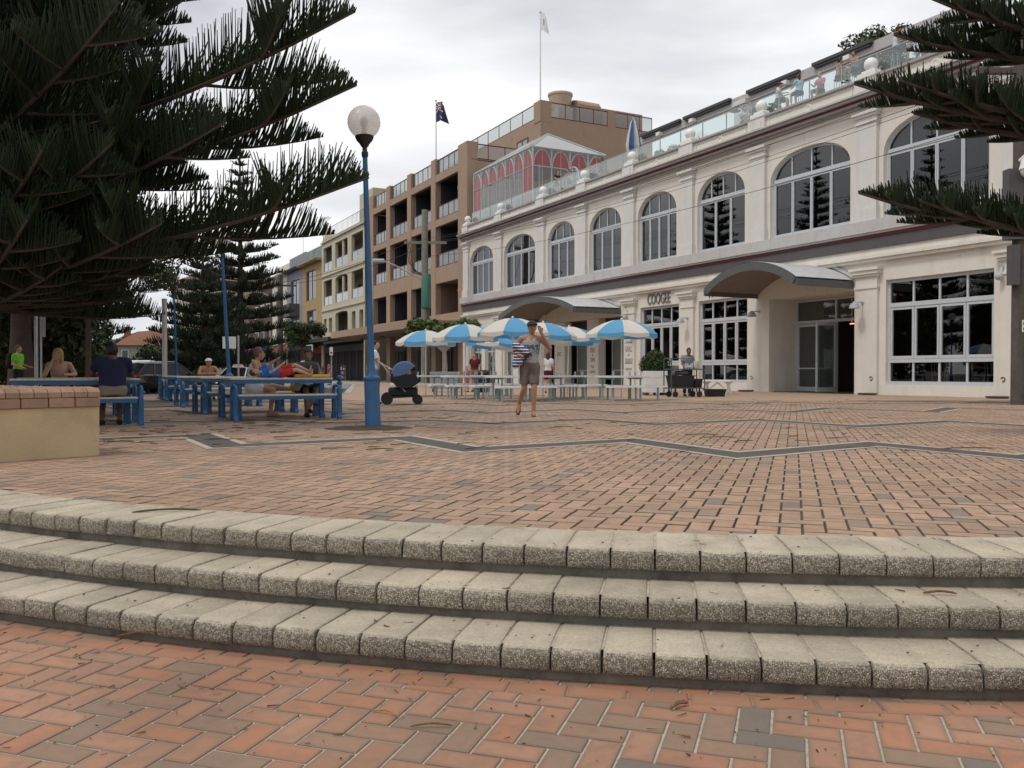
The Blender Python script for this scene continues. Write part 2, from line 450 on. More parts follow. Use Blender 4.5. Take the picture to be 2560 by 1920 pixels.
sheet('ground', [(-1500,-1500),(1500,-1500),(1500,1500),(-1500,1500)], -0.66, mat('dry_ground', (0.12,0.11,0.08), 0.95, 0.3, 0.05))
low = sheet('lower_pavement', [(-16,-8),(22,-8),(22,15),(-16,15)], Z_LOW-0.0055, M_joint_light)

arc = [(CX+12.25*cos(a), CY+12.25*sin(a)) for a in np.linspace(radians(192), radians(350), 60)]
# plaza sheet (joint bed), far edge follows the kerb of the street
KERB = [(-70,27.5),(-30,30.5),(-14.6,33.0),(-11.2,36.5)]
k_end = SP(120, 13.0)
plaza_pts = arc + [(60,12.0),(60,34), tuple(SP(0,-1)[:2]), tuple(SP(46,-1)[:2]), tuple(SP(46,8.5)[:2]), tuple(SP(17,17.5)[:2])] + KERB[::-1] + [(-70,14.0)]
plaza = sheet('plaza', plaza_pts, -0.015, M_joint_dark)

# ---- herringbone bricks laid in the direction of the photograph's joints
BRA = radians(18.0)
bu = (sin(BRA), cos(BRA)); bv = (cos(BRA), -sin(BRA))
def herring(W, region):
    """centres of 2:1 herringbone bricks inside region(x,y); yields x, y, rot"""
    out = []
    N = 250
    for a in range(-N, N):
        for b_ in range(-N//2, N//2):
            for (ox, oy, r) in ((1.0, 0.5, 0), (2.5, 0.0, 1)):
                gx = a + 2*b_ + ox; gy = a - 2*b_ + oy
                if abs(gx) > 330 or abs(gy) > 330: continue
                x = gx*W*bv[0] + gy*W*bu[0]; y = gx*W*bv[1] + gy*W*bu[1] + 4.0
                if region(x, y): out.append((x, y, r))
    return out
BW = 0.1165
def brick_mesh(w, l, t=0.022, c=0.004, jit=0):
    mb = MB(); x, y = l/2, w/2
    vs = [(-x+c,-y+c,0),(x-c,-y+c,0),(x-c,y-c,0),(-x+c,y-c,0),(-x,-y,-c),(x,-y,-c),(x,y,-c),(-x,y,-c),(-x,-y,-t),(x,-y,-t),(x,y,-t),(-x,y,-t)]
    fs = [(0,1,2,3)] + [(4+i,4+(i+1)%4,(i+1)%4,i) for i in range(4)] + [(8+i,8+(i+1)%4,4+(i+1)%4,4+i) for i in range(4)]
    return mb.add(vs, fs)
def infr(x, y, z, m=0.06):
    return y > 0.5 and abs(x)/y < 0.59+m and (z-0.82)/y > -0.46-m
def lay(name, W, pts, z, m, parent, n_obj, gap, ch=.004, side=None, jit=.0026):
    pts = sorted(pts, key=lambda p: (not infr(p[0], p[1], z, 0.02), p[0]**2 + p[1]**2))
    me = brick_mesh(W-gap, 2*W-gap, c=ch).mesh(name); me.materials.append(m)
    if side: me.materials.append(side); me.polygons.foreach_set('material_index', [0]+[1]*8)
    base = -BRA
    for x, y, r in pts[:n_obj]:
        o = bpy.data.objects.new(name, me); COL.objects.link(o)
        o.location = (x, y, z + RND.uniform(-jit, jit*.6)); o.rotation_euler = (RND.uniform(-1,1)*jit*3.5, RND.uniform(-1,1)*jit*3.5, base + (pi/2 if r else 0) + RND.uniform(-.006,.006)); o.parent = parent
    if len(pts) > n_obj:
        src = brick_mesh(W-gap, 2*W-gap, c=ch); bvts = np.array(src.v); V = []; F = []
        for i, (x, y, r) in enumerate(pts[n_obj:]):
            a = base + (pi/2 if r else 0); ca, sa = cos(a), sin(a)
            q = np.empty_like(bvts); q[:,0] = bvts[:,0]*ca - bvts[:,1]*sa + x; q[:,1] = bvts[:,0]*sa + bvts[:,1]*ca + y; q[:,2] = bvts[:,2] + z + RND.uniform(-.0015,.0015)
            V.append(q); F.extend([tuple(k+12*i for k in f) for f in src.f[:5]])
        me2 = bpy.data.meshes.new(name+'s_beyond'); me2.from_pydata(np.concatenate(V).tolist(), [], F); me2.materials.append(m); me2.update()
        if side: me2.materials.append(side); me2.polygons.foreach_set('material_index', ([0]+[1]*4)*(len(pts)-n_obj))
        o = bpy.data.objects.new('far_bricks', me2); COL.objects.link(o); o.parent = parent; o['kind'] = 'stuff'
def dC(x, y): return math.hypot(x-CX, y-CY)
low_pts = herring(BW, lambda x, y: infr(x, y, Z_LOW, 0.5) and dC(x, y) > 12.80 and y < 9)
lay('brick', BW, low_pts, Z_LOW, M_brick_low, low, 300, 0.010, .0022, jit=.0013)
pl_pts = herring(BW, lambda x, y: infr(x, y, 0, 0.4 if y < 17 else 0.12) and dC(x, y) < 12.05 and y < 26.0 and not (x < -3.0 and dC(x,y) > 11.9))
lay('brick', BW, pl_pts, 0.0, M_brick_plaza, plaza, 300, 0.0088, .0038, M_joint_dark)
# far paving beyond the laid bricks (pieces no longer told apart)
M_far = mat('brick_far', (0.365,0.255,0.175), 0.72, 0.14, 2.5, 0.1, 40, dirt=0.25, dirtcol=(0.26,0.2,0.16), dscale=0.6)
fp = [(-70,26.0),(-40,26.0),(60,26.0),(60,34),tuple(SP(0,-0.9)[:2]),tuple(SP(46,-0.9)[:2]),tuple(SP(46,8.4)[:2]),tuple(SP(17,17.4)[:2]),(-11.3,36.4),(-14.6,32.9),(-30,30.4),(-70,27.4)]
far_p = sheet('far_paving', fp, -0.003, M_far)

# ---- border course of bricks laid along the foot of the steps
bm_ = brick_mesh(0.105, 0.222).mesh('border_brick'); bm_.materials.append(M_border)
r_b = 12.985+0.075
n_b = int(2*pi*r_b/0.233)
for i in range(n_b):
    a = 2*pi*i/n_b
    x, y = CX + r_b*cos(a), CY + r_b*sin(a)
    if infr(x, y, Z_LOW, 0.5) and y < 9:
        o = bpy.data.objects.new('border_brick', bm_); COL.objects.link(o); o.parent = low
        o.location = (x, y, Z_LOW + 0.004); o.rotation_euler = (0, 0, a + pi/2 + RND.uniform(-.008,.008))

# ---- curved steps: every block its own piece
steps = tag(empty('plaza_steps'), 'three curved concrete steps of exposed aggregate blocks', None, kind='structure')
for k, r in enumerate(RK):
    depth = 0.44 if k == 0 else 0.43
    wid = 0.205
    nblk = int(round(2*pi*r/wid)); da = 2*pi/nblk
    top = 0.006 if k == 0 else -RISE*k
    meshes = []
    for v in range(9):
        rr = random.Random(100*k+v); chip = (rr.uniform(.004,.014) if v in (2,5,7) else 0); cx_ = rr.choice((0,5))
        prof = []                       # (radial, z) profile from the back top round the nosing to the back bottom
        rd = 0.036 + rr.uniform(-.005,.005)
        prof += [(r-depth, top), (r-0.16, top), (r-rd*1.5, top-0.0015)]
        for t in (25, 45, 65, 85): prof.append((r-rd+rd*sin(radians(t)), top-rd+rd*cos(radians(t))))
        prof += [(r-0.001, top-0.065), (r-0.004, top-0.088), (r-0.014, top-0.097), (r-depth, top-0.097)]
        mb = MB(); secs = []
        hw = da/2 - (0.0038+rr.uniform(0,.0016))/r
        for t in (-hw, -hw+0.0045/r, -hw*0.33, hw*0.33, hw-0.0045/r, hw):
            e = 0.004 if abs(t) == hw else 0.0
            sec = []
            for ip, (pr, pz) in enumerate(prof):
                jr = rr.uniform(-.0015,.0015)
                pr2 = pr - (e if pr > r-0.1 else 0) + (jr if pr > r-0.05 else 0); pz2 = pz - (e if pz > top-0.03 else 0) + jr*0.5
                if chip and len(secs) in (cx_, cx_+(1 if cx_ == 0 else -1)) and 3 <= ip <= 7: pr2 -= chip*rr.uniform(.5,1); pz2 -= chip*.5*rr.uniform(.3,1)
                sec.append((pr2*cos(t) - r, pr2*sin(t), pz2))
            secs.append(sec)
        mb.loft(secs)
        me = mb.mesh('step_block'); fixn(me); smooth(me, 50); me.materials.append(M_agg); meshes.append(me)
    for i in range(nblk):
        a = da*(i + 0.37*k)
        x, y = CX + r*cos(a), CY + r*sin(a)
        if not (y < CY-3 and infr(x, y, top, 0.6)): continue
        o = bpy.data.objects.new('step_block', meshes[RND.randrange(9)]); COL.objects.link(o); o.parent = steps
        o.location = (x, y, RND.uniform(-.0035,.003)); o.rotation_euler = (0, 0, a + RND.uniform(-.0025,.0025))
    # grimy riser, set back under the nosing
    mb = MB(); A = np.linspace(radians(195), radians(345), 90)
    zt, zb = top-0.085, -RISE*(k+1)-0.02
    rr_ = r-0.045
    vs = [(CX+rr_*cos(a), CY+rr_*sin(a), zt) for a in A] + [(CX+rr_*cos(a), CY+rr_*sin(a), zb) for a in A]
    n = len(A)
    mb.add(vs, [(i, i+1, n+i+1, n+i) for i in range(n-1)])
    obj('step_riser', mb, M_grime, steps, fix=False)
    # mortar bed showing in the joints
    mb = MB(); ri, ro = r-depth-0.06, r-0.02
    vs = [(CX+q*cos(a), CY+q*sin(a), top-0.0055) for a in A for q in (ri, ro-.02)]
    fs = [(2*i, 2*i+1, 2*i+3, 2*i+2) for i in range(n-1)]
    mb.add(vs, fs)
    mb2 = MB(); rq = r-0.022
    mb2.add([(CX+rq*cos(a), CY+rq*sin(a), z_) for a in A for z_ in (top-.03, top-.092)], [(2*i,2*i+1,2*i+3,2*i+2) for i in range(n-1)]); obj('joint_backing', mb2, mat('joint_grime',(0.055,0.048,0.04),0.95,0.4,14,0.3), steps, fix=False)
    obj('mortar_bed', mb, mat('mortar', (0.40,0.345,0.255), 0.95, 0.4, 14, 0.3), steps, fix=False)

# ---- zigzag bands in the plaza paving
def zig(peaks, troughs, p0, per, nl, nr):
    pts = list(sorted(peaks + troughs))
    while nl > 0:
        a, b_ = pts[0], pts[1]
        c = pts[2]
        pts.insert(0, (b_[0]-per[0], b_[1]-per[1])); nl -= 1
    while nr > 0:
        b_ = pts[-2]
        pts.append((b_[0]+per[0], b_[1]+per[1])); nr -= 1
    return pts
def offset_line(pts, d):
    out = []
    for i, p in enumerate(pts):
        ns = []
        for a, b_ in ((i-1, i), (i, i+1)):
            if a < 0 or b_ >= len(pts): continue
            dx, dy = pts[b_][0]-pts[a][0], pts[b_][1]-pts[a][1]; l = math.hypot(dx, dy); ns.append((-dy/l, dx/l))
        if len(ns) == 1: nx, ny = ns[0]
        else:
            nx, ny = ns[0][0]+ns[1][0], ns[0][1]+ns[1][1]; q = (nx*ns[0][0]+ny*ns[0][1]); nx, ny = nx/q, ny/q
        out.append((p[0]+nx*d, p[1]+ny*d))
    return out
def strip(pts, d0, d1, z, mb):
    a, b_ = offset_line(pts, d0), offset_line(pts, d1); n = len(pts)
    mb.add([(x, y, z) for x, y in a] + [(x, y, z) for x, y in b_], [(i, i+1, n+i+1, n+i) for i in range(n-1)])
bands = [
 zig([(-1.372,10.97),(1.441,10.58),(4.183,10.04)], [(-0.438,9.29),(2.256,8.645),(4.961,8.40)], None, (2.76,-0.45), 5, 5),
 zig([(-1.331,15.0),(1.404,15.39),(4.331,15.19),(7.405,14.72)], [(-0.324,14.1),(2.296,13.86),(5.316,13.31),(8.25,12.9)], None, (2.95,-0.12), 8, 6),
 zig([(-1.6,19.3),(1.3,19.6),(4.3,19.9),(7.4,20.3)], [(-0.5,17.8),(2.3,18.0),(5.9,18.3),(8.93,18.5)], None, (2.95,0.1), 8, 8),
 zig([(-1.4,23.6),(1.6,23.9),(4.6,24.3),(7.6,24.7)], [(-0.4,22.1),(2.6,22.4),(5.6,22.8),(8.6,23.2)], None, (3.0,0.35), 8, 10)]
for i, b_ in enumerate(bands):
    b_ = [p for p in b_ if p[1] > 7.0 and dC(*p) < 11.8 or p[0] < -3 and p[1] > 8 or p[0] > 12]
    mb = MB(); strip(b_, -0.19, 0.19, 0.0042, mb)
    me = obj('paving_band', mb, M_band, plaza, fix=False)
    mb = MB(); strip(b_, -0.275, -0.1905, 0.0042, mb); strip(b_, 0.1905, 0.275, 0.0042, mb)
    obj('paving_band_edge', mb, M_band_edge, plaza, fix=False)

# ---- street
road_pts = [(-160,20),(-70,27.0),(-30,30.0),(-14.4,32.5),(-10.9,36.0)] + [tuple(SP(17,17.0)[:2]), tuple(SP(47,8.0)[:2]), tuple(SP(140,6.5)[:2]), tuple(SP(300,6.5)[:2]), (-260,250), (-260,20)]
mb = MB(); mb.add([(x, y, -0.14 - 0.16*min(1, max(0, (y-33)/12)) - max(0, y-45)*0.004) for x, y in road_pts], [tuple(range(len(road_pts)))])
tag(obj('road', mb, M_asphalt, fix=False), kind='structure')
# kerb stones along the plaza edge
kp = [(-70,27.3)] + [(-30,30.3),(-14.5,32.8),(-11.1,36.2),tuple(SP(17,17.3)[:2]),tuple(SP(46,8.3)[:2])]
mb = MB()
strip(kp, -0.16, 0.10, 0.004, mb)
a = offset_line(kp, 0.10); n = len(a)
mb.add([(x,y,0.004) for x,y in a]+[(x,y,-0.4) for x,y in a], [(i,i+1,n+i+1,n+i) for i in range(n-1)])
tag(obj('kerb', mb, M_conc, fix=False), kind='structure')
# footpath in front of the shops
mb = MB(); q = [SP(46,-0.9),SP(46,6.0),SP(140,6.0),SP(140,-0.9)]
mb.add([(p.x,p.y,-0.05) for p in q]+[(p.x,p.y,-0.6) for p in q], [(0,1,2,3),(1,2,6,5),(0,1,5,4)])
tag(obj('footpath', mb, M_conc, fix=False), kind='structure')
# ================================================================ WHITE PAVILION
M_white = mat('white_render', (0.70,0.665,0.60), 0.85, 0.05, 1.5, 0.15, 30, dirt=0.42, dirtcol=(0.44,0.38,0.30), dscale=0.9, streak=True)
M_white2 = mat('pale_pilaster', (0.66,0.64,0.615), 0.85, 0.05, 2, 0.12, 30, dirt=0.4, dirtcol=(0.38,0.35,0.31), dscale=1.1, streak=True)
M_greymould = mat('grey_moulding', (0.36,0.34,0.33), 0.8, 0.1, 3, 0.1, dirt=0.3, dirtcol=(0.16,0.14,0.13), streak=True)
M_ledge = mat('grey_ledge', (0.50,0.49,0.48), 0.85, 0.1, 2, 0.15, dirt=0.35, dirtcol=(0.22,0.2,0.18), streak=True)
M_dark = mat('charcoal_fascia', (0.095,0.088,0.09), 0.7, 0.12, 3)
M_maroon = mat('maroon_strip', (0.13,0.03,0.035), 0.7, 0.15, 4)
M_frame = mat('window_frame', (0.52,0.55,0.58), 0.45, 0.06, 4)
M_pane = glass('window_glass', (0.34,0.37,0.39), 0.95, 0.01)
M_room = mat('room_plaster', (0.13,0.12,0.11), 0.9, 0.1, 1)
M_floor = mat('room_floor', (0.10,0.075,0.05), 0.6, 0.2, 3)
M_zinc = mat('zinc_sheet', (0.60,0.61,0.61), 0.42, 0.12, 2.5, metal=0.35, dirt=0.3, dirtcol=(0.3,0.28,0.26), dscale=2)
M_soffit = mat('canopy_soffit', (0.21,0.175,0.15), 0.8, 0.1, 3)
M_steel = mat('dark_steel', (0.13,0.135,0.135), 0.5, 0.12, 4, metal=0.3)
M_black = mat('black_paint', (0.015,0.015,0.017), 0.5, 0.1, 8)
M_lampgrey = mat('lamp_grey', (0.42,0.43,0.45), 0.4, 0.05, 5)
M_wpaint = mat('white_paint', (0.78,0.78,0.76), 0.5, 0.05, 5)

PV = thing('pavilion_building', 'long white two-storey pavilion with arched upper windows and roof terrace', 'building', FP, FRZ)
def sb(mb, s0, s1, o0, o1, z0, z1):
    """box in facade terms: s to the left, o outwards"""
    a, b_ = min(s0, s1), max(s0, s1); c, d = min(o0, o1), max(o0, o1)
    return mb.box(-b_, -a, -d, -c, z0, z1)
def L(s, o, z): return (-s, -o, z)

def arch_z(s, a, b, spring, rise):
    if rise <= 0: return spring
    h = (b-a)/2; t = (s-(a+b)/2)/h
    return spring + rise*sqrt(max(0.0, 1-abs(t)**2.3))**0.95
def wall_openings(mb, s0, s1, z0, z1, ops, o=0.0, depth=0.3, seg=18):
    q = lambda pts: mb.add([L(*p) for p in pts], [tuple(range(len(pts)))])
    cur = s0
    for (a, b, zb, spring, rise) in sorted(ops):
        if a > cur: q([(cur,o,z0),(a,o,z0),(a,o,z1),(cur,o,z1)])
        if zb > z0: q([(a,o,z0),(b,o,z0),(b,o,zb),(a,o,zb)]); q([(a,o,zb),(b,o,zb),(b,o-depth,zb),(a,o-depth,zb)])
        n = seg if rise > 0 else 1
        xs = [a + (b-a)*(0.5-0.5*cos(pi*i/n)) for i in range(n+1)]
        for i in range(n):
            za, zc = arch_z(xs[i],a,b,spring,rise), arch_z(xs[i+1],a,b,spring,rise)
            q([(xs[i],o,za),(xs[i+1],o,zc),(xs[i+1],o,z1),(xs[i],o,z1)])
            q([(xs[i],o,za),(xs[i+1],o,zc),(xs[i+1],o-depth,zc),(xs[i],o-depth,za)])
        for e in (a, b): q([(e,o,zb),(e,o-depth,zb),(e,o-depth,spring),(e,o,spring)])
        cur = b
    if cur < s1: q([(cur,o,z0),(s1,o,z0),(s1,o,z1),(cur,o,z1)])
S_END, S_BEG = 44.1, -3.0
UP = [(39.03,43.07),(32.71,37.28),(27.72,31.02),(22.74,26.05),(17.82,21.17),(12.85,16.20),(6.89,11.25),(1.10,5.34)]
PIL = [43.6,37.9,31.75,26.70,21.80,16.85,11.90,6.00,0.12]
Z_SILL, Z_SPR, RISE_A = 6.62, 9.08, 1.17
mb = MB(); wall_openings(mb, S_BEG, S_END, 5.0, 11.0, [(a,b,Z_SILL,Z_SPR,RISE_A) for a,b in UP])
obj('upper_wall', mb, M_white, PV, fix=False)
GW = [(0.92,5.20),(12.67,16.07),(17.60,20.90)]
TA = [(32.9,35.1),(35.9,37.2),(38.6,40.4),(41.0,42.9)]
E2, E1 = (6.66,11.30), (22.45,31.05)
ops = [(a,b,0.38,4.32,0) for a,b in GW] + [(a,b,0.0,3.15,0) for a,b in TA] + [(E2[0],E2[1],0.0,4.05,0),(E1[0],E1[1],0.0,4.0,0)]
mb = MB(); wall_openings(mb, S_BEG, S_END, 0.0, 5.0, ops, depth=0.32)
obj('ground_wall', mb, M_white, PV, fix=False)
for e in (S_END, S_BEG+0.3):
    mb = MB(); sb(mb, e-0.3, e, 0.0-0.001, -9, 0, 12.0); obj('end_wall', mb, M_white, PV)
mb = MB(); sb(mb, S_BEG+0.3, S_END-0.3, -0.34, -9.0, 11.3, 11.5)
obj('roof_slab', mb, mat('deck_paving', (0.34,0.31,0.28), 0.85), PV)
mb = MB(); sb(mb, S_BEG+0.3, S_END-0.3, -0.34, -7.5, 5.0, 5.2); sb(mb, S_BEG+0.3, S_END-0.3, -7.3, -7.5, 0.05, 5.0); sb(mb, S_BEG+0.3, S_END-0.3, -6.3, -6.5, 5.2, 11.3)
for s in (6.0, 11.6, 17.0, 21.9, 31.8): sb(mb, s-0.1, s+0.1, -2.2, -7.3, 0.05, 5.0)
obj('room_partition', mb, M_room, PV)
mb = MB(); sb(mb, S_BEG+0.3, S_END-0.3, -0.30, -7.3, -0.2, 0.02)
obj('room_floor', mb, M_floor, PV)
for s in PIL:          # pilasters, upper and lower order
    mb = MB(); h = 0.46
    sb(mb, s-h, s+h, 0.003, 0.16, 6.62, 10.35)
    sb(mb, s-h-0.06, s+h+0.06, 0.003, 0.22, 6.62, 7.12); sb(mb, s-h-0.03, s+h+0.03, 0.003, 0.19, 7.12, 7.2)
    sb(mb, s-h-0.05, s+h+0.05, 0.003, 0.21, 10.35, 10.45); sb(mb, s-h, s+h, 0.003, 0.17, 10.45, 10.6)
    sb(mb, s-h-0.08, s+h+0.08, 0.003, 0.25, 10.6, 10.7); sb(mb, s-h-0.13, s+h+0.13, 0.003, 0.32, 10.7, 10.82)
    obj('pilaster', mb, M_white2, PV)
    if s in (26.70, 31.75-0.01, 11.90): continue
    mb = MB(); sb(mb, s-0.5, s+0.5, 0.003, 0.13, 0.0, 4.5)
    sb(mb, s-0.54, s+0.54, 0.003, 0.17, 4.05, 4.13)
    sb(mb, s-0.56, s+0.56, 0.003, 0.2, 4.5, 4.6); sb(mb, s-0.62, s+0.62, 0.003, 0.27, 4.6, 4.74); sb(mb, s-0.68, s+0.68, 0.003, 0.33, 4.74, 4.84)
    obj('ground_pilaster', mb, M_white, PV)
def course(name, m, o, z0, z1, o0=0.003):
    mb = MB(); sb(mb, S_BEG, S_END+min(o,0.2), o0, o, z0, z1); obj(name, mb, m, PV)
course('ledge', M_ledge, 0.34, 6.16, 6.615); course('ledge_drip', M_ledge, 0.28, 6.08, 6.158)
course('maroon_strip', M_maroon, 0.22, 5.98, 6.078); course('dark_fascia', M_dark, 0.17, 5.56, 5.978); course('fascia_base', M_white, 0.10, 5.30, 5.558)
course('lower_moulding', M_white, 0.26, 5.18, 5.298); course('lower_bead', M_white, 0.18, 5.06, 5.178)
course('frieze', M_white, 0.07, 10.83, 11.0); course('cornice_bed', M_greymould, 0.20, 11.002, 11.10); course('cornice_bed_upper', M_greymould, 0.33, 11.102, 11.20)
course('cornice_maroon', M_maroon, 0.38, 11.202, 11.27); course('cornice', M_greymould, 0.52, 11.272, 11.38); course('cornice_top', M_ledge, 0.60, 11.382, 11.45)  # the dark course is a maroon painted strip
course('parapet', M_white, 0.12, 11.452, 12.02, -0.2); course('parapet_cap', M_greymould, 0.24, 12.022, 12.11, -0.28)
for i in range(len(PIL)-1):       # sunk panels and roundels on the parapet
    a, b_ = PIL[i+1]+0.7, PIL[i]-0.7
    mb = MB()
    for (u0,u1,w0,w1) in ((a,b_,11.90,11.94),(a,b_,11.53,11.57),(a,a+0.04,11.57,11.90),(b_-0.04,b_,11.57,11.90)): sb(mb, u0, u1, 0.122, 0.15, w0, w1)
    c = (a+b_)/2
    mb.lathe([(0.0,0.0),(0.06,0.0),(0.1,0.025),(0.17,0.03),(0.2,0.0),(0.2,-0.02)], 20, L(c,0.13,11.735), Matrix.Rotation(pi/2,3,'X'))
    obj('parapet_panel', mb, M_white, PV)
for s in PIL:
    mb = MB(); sb(mb, s-0.52, s+0.52, 0.122, 0.24, 11.455, 12.018); sb(mb, s-0.3, s+0.3, 0.243, 0.262, 11.6, 11.9)
    obj('parapet_pedestal', mb, M_white2, PV)
    mb = MB(); sb(mb, s-0.42, s+0.42, -0.34, 0.2, 12.112, 12.30); sb(mb, s-0.3, s+0.3, -0.26, 0.1, 12.30, 12.40)
    mb.ball(L(s,-0.08,12.64), 0.26, 20, 12)
    obj('ball_finial', mb, M_wpaint, PV, sm=35)

def pane_obj(pts, parent, m=None):
    mb = MB(); mb.add([L(*p) for p in pts[::-1]], [tuple(range(len(pts)))]); return obj('pane', mb, m or M_pane, parent, fix=False)
def arched_window(a, b, nl, openp=False):
    o = -0.22; zt = 9.17
    mb = MB(); fw = 0.09
    N = 24
    xs = [a+(b-a)*(0.5-0.5*cos(pi*i/N)) for i in range(N+1)]
    for i in range(N):           # arched head
        z0, z1 = arch_z(xs[i],a,b,Z_SPR,RISE_A), arch_z(xs[i+1],a,b,Z_SPR,RISE_A)
        c = (a+b)/2; k = 0.945
        i0 = (c+(xs[i]-c)*0.957, Z_SPR+(z0-Z_SPR)*0.925); i1 = (c+(xs[i+1]-c)*0.957, Z_SPR+(z1-Z_SPR)*0.925)
        q = [(xs[i],z0),(xs[i+1],z1),i1,i0]
        vs = [L(p[0],o+0.05,p[1]) for p in q]+[L(p[0],o-0.05,p[1]) for p in q]
        mb.add(vs, [(0,1,2,3),(7,6,5,4),(3,2,6,7),(0,4,5,1)])
    sb(mb, a, a+fw, o-0.05, o+0.05, Z_SILL, Z_SPR); sb(mb, b-fw, b, o-0.05, o+0.05, Z_SILL, Z_SPR)
    sb(mb, a+fw, b-fw, o-0.06, o+0.07, zt-0.11, zt+0.05); sb(mb, a, b, o-0.06, o+0.09, Z_SILL-0.02, Z_SILL+0.1)
    for i in range(1, 4):
        s = a+(b-a)*i/4; sb(mb, s-0.028, s+0.028, o-0.04, o+0.04, zt+0.05, arch_z(s,a,b,Z_SPR,RISE_A)-0.05)
    W = obj('window', mb, M_frame, PV)
    for i in range(4):
        s0, s1 = a+(b-a)*i/4+0.03, a+(b-a)*(i+1)/4-0.03
        pts = [(s0,o,zt+0.05),(s1,o,zt+0.05)] + [(s1+(s0-s1)*t/6, o, arch_z(s1+(s0-s1)*t/6,a+0.05,b-0.05,Z_SPR,RISE_A-0.07)) for t in range(7)]
        pane_obj(pts, W)
    wsh = (b-a-2*fw)/nl
    for i in range(nl):
        s0 = a+fw+wsh*i; s1 = s0+wsh; mb = MB(); t = 0.065; z0, z1 = Z_SILL+0.1, zt-0.11
        for (u0,u1,w0,w1) in ((s0+.008,s0+t,z0+.01,z1-.01),(s1-t,s1-.008,z0+.01,z1-.01),(s0+t,s1-t,z0+.01,z0+.11),(s0+t,s1-t,z1-.09,z1-.01)): sb(mb,u0,u1,o-0.03,o+0.045,w0,w1)
        obj('sash', mb, M_frame, W)
        pane_obj([(s0+t,o,z0+.11),(s1-t,o,z0+.11),(s1-t,o,z1-.09),(s0+t,o,z1-.09)], W)
for i, (a, b_) in enumerate(UP): arched_window(a, b_, 4 if (b_-a) > 3.6 or i in (4,) else 3)
def shop_window(a, b, openl=0):
    o = -0.2; zb, z1, z2, zt = 0.38, 1.30, 3.32, 4.32
    mb = MB(); f = 0.08
    sb(mb,a,a+f,o-.05,o+.05,zb,zt); sb(mb,b-f,b,o-.05,o+.05,zb,zt); sb(mb,a+f,b-f,o-.05,o+.05,zt-.12,zt); sb(mb,a-.02,b+.02,o-.05,o+.16,zb-.04,zb+.14)
    sb(mb,a+f,b-f,o-.06,o+.07,z1-.09,z1+.04); sb(mb,a+f,b-f,o-.06,o+.07,z2-.04,z2+.12)
    w = (b-a)/4
    for i in range(1,4): sb(mb,a+w*i-.035,a+w*i+.035,o-.04,o+.04,zb+.14,z1-.09); sb(mb,a+w*i-.035,a+w*i+.035,o-.04,o+.04,z2+.12,zt-.12)
    W = obj('window', mb, M_frame, PV)
    for i in range(4):
        s0, s1 = a+w*i+.04, a+w*(i+1)-.04
        pane_obj([(s0,o,zb+.14),(s1,o,zb+.14),(s1,o,z1-.09),(s0,o,z1-.09)], W); pane_obj([(s0,o,z2+.12),(s1,o,z2+.12),(s1,o,zt-.12),(s0,o,zt-.12)], W)
        if i < openl: continue
        mb = MB(); t = 0.09; u0, u1 = a+f+(w-2*f/4)*i, a+f+(w-2*f/4)*(i+1); y0, y1 = z1+.04, z2-.04
        for (c0,c1,d0,d1) in ((u0+.01,u0+t,y0+.01,y1-.01),(u1-t,u1-.01,y0+.01,y1-.01),(u0+t,u1-t,y0+.01,y0+.12),(u0+t,u1-t,y1-.1,y1-.01)): sb(mb,c0,c1,o-.035,o+.05,d0,d1)
        obj('sash', mb, M_frame, W); pane_obj([(u0+t,o,y0+.12),(u1-t,o,y0+.12),(u1-t,o,y1-.1),(u0+t,o,y1-.1)], W)
shop_window(*GW[0]); shop_window(*GW[1], openl=0); shop_window(*GW[2], openl=0)

# take-away bays: dark recess, counter frames
M_dkglass = glass('dark_door_glass', (0.25,0.30,0.28), 0.9, 0.02, 0.25)
M_greenglass = mat('green_grey_blind', (0.17,0.195,0.175), 0.55, 0.1, 1.5)
for a, b_ in TA:
    mb = MB(); sb(mb, a+.02, b_-.02, -0.28, -0.2, 2.35, 2.45); sb(mb, (a+b_)/2-.03, (a+b_)/2+.03, -0.28, -0.2, 0.02, 3.13); sb(mb, a+.02, a+.1, -.28, -.2, .02, 3.13); sb(mb, b_-.1, b_-.02, -.28, -.2, .02, 3.13)
    d = obj('door', mb, M_frame, PV); pane_obj([(a+.1,-.24,.05),(b_-.1,-.24,.05),(b_-.1,-.24,3.12),(a+.1,-.24,3.12)], d, M_dkglass)
# main recessed porch with green-grey blinds between white piers
mb = MB(); sb(mb, E1[0], E1[1], -1.6, -1.75, 3.1, 4.0); sb(mb, E1[0], E1[1], -1.75, -0.33, 3.99, 4.05)
obj('porch_bulkhead', mb, M_soffit, PV)
for s in (25.75, 29.6):
    mb = MB(); sb(mb, s-0.62, s+0.62, -0.55, -0.05, 0.02, 3.98); obj('porch_pier', mb, M_white, PV)
for a, b_ in ((22.7,23.4),(23.5,25.0),(26.5,27.3),(27.4,28.9),(30.3,30.95)):
    mb = MB(); sb(mb,a,a+.06,-1.0,-.9,.05,3.1); sb(mb,b_-.06,b_,-1.0,-.9,.05,3.1); sb(mb,a+.06,b_-.06,-1.0,-.9,3.0,3.1); sb(mb,a+.06,b_-.06,-1.0,-.9,.95,1.02)
    d = obj('porch_panel', mb, M_frame, PV)
    mb = MB(); sb(mb,a+.06,b_-.06,-.97,-.93,.05,.95); sb(mb,a+.06,b_-.06,-.97,-.93,1.02,3.0); obj('blind', mb, M_greenglass, d)
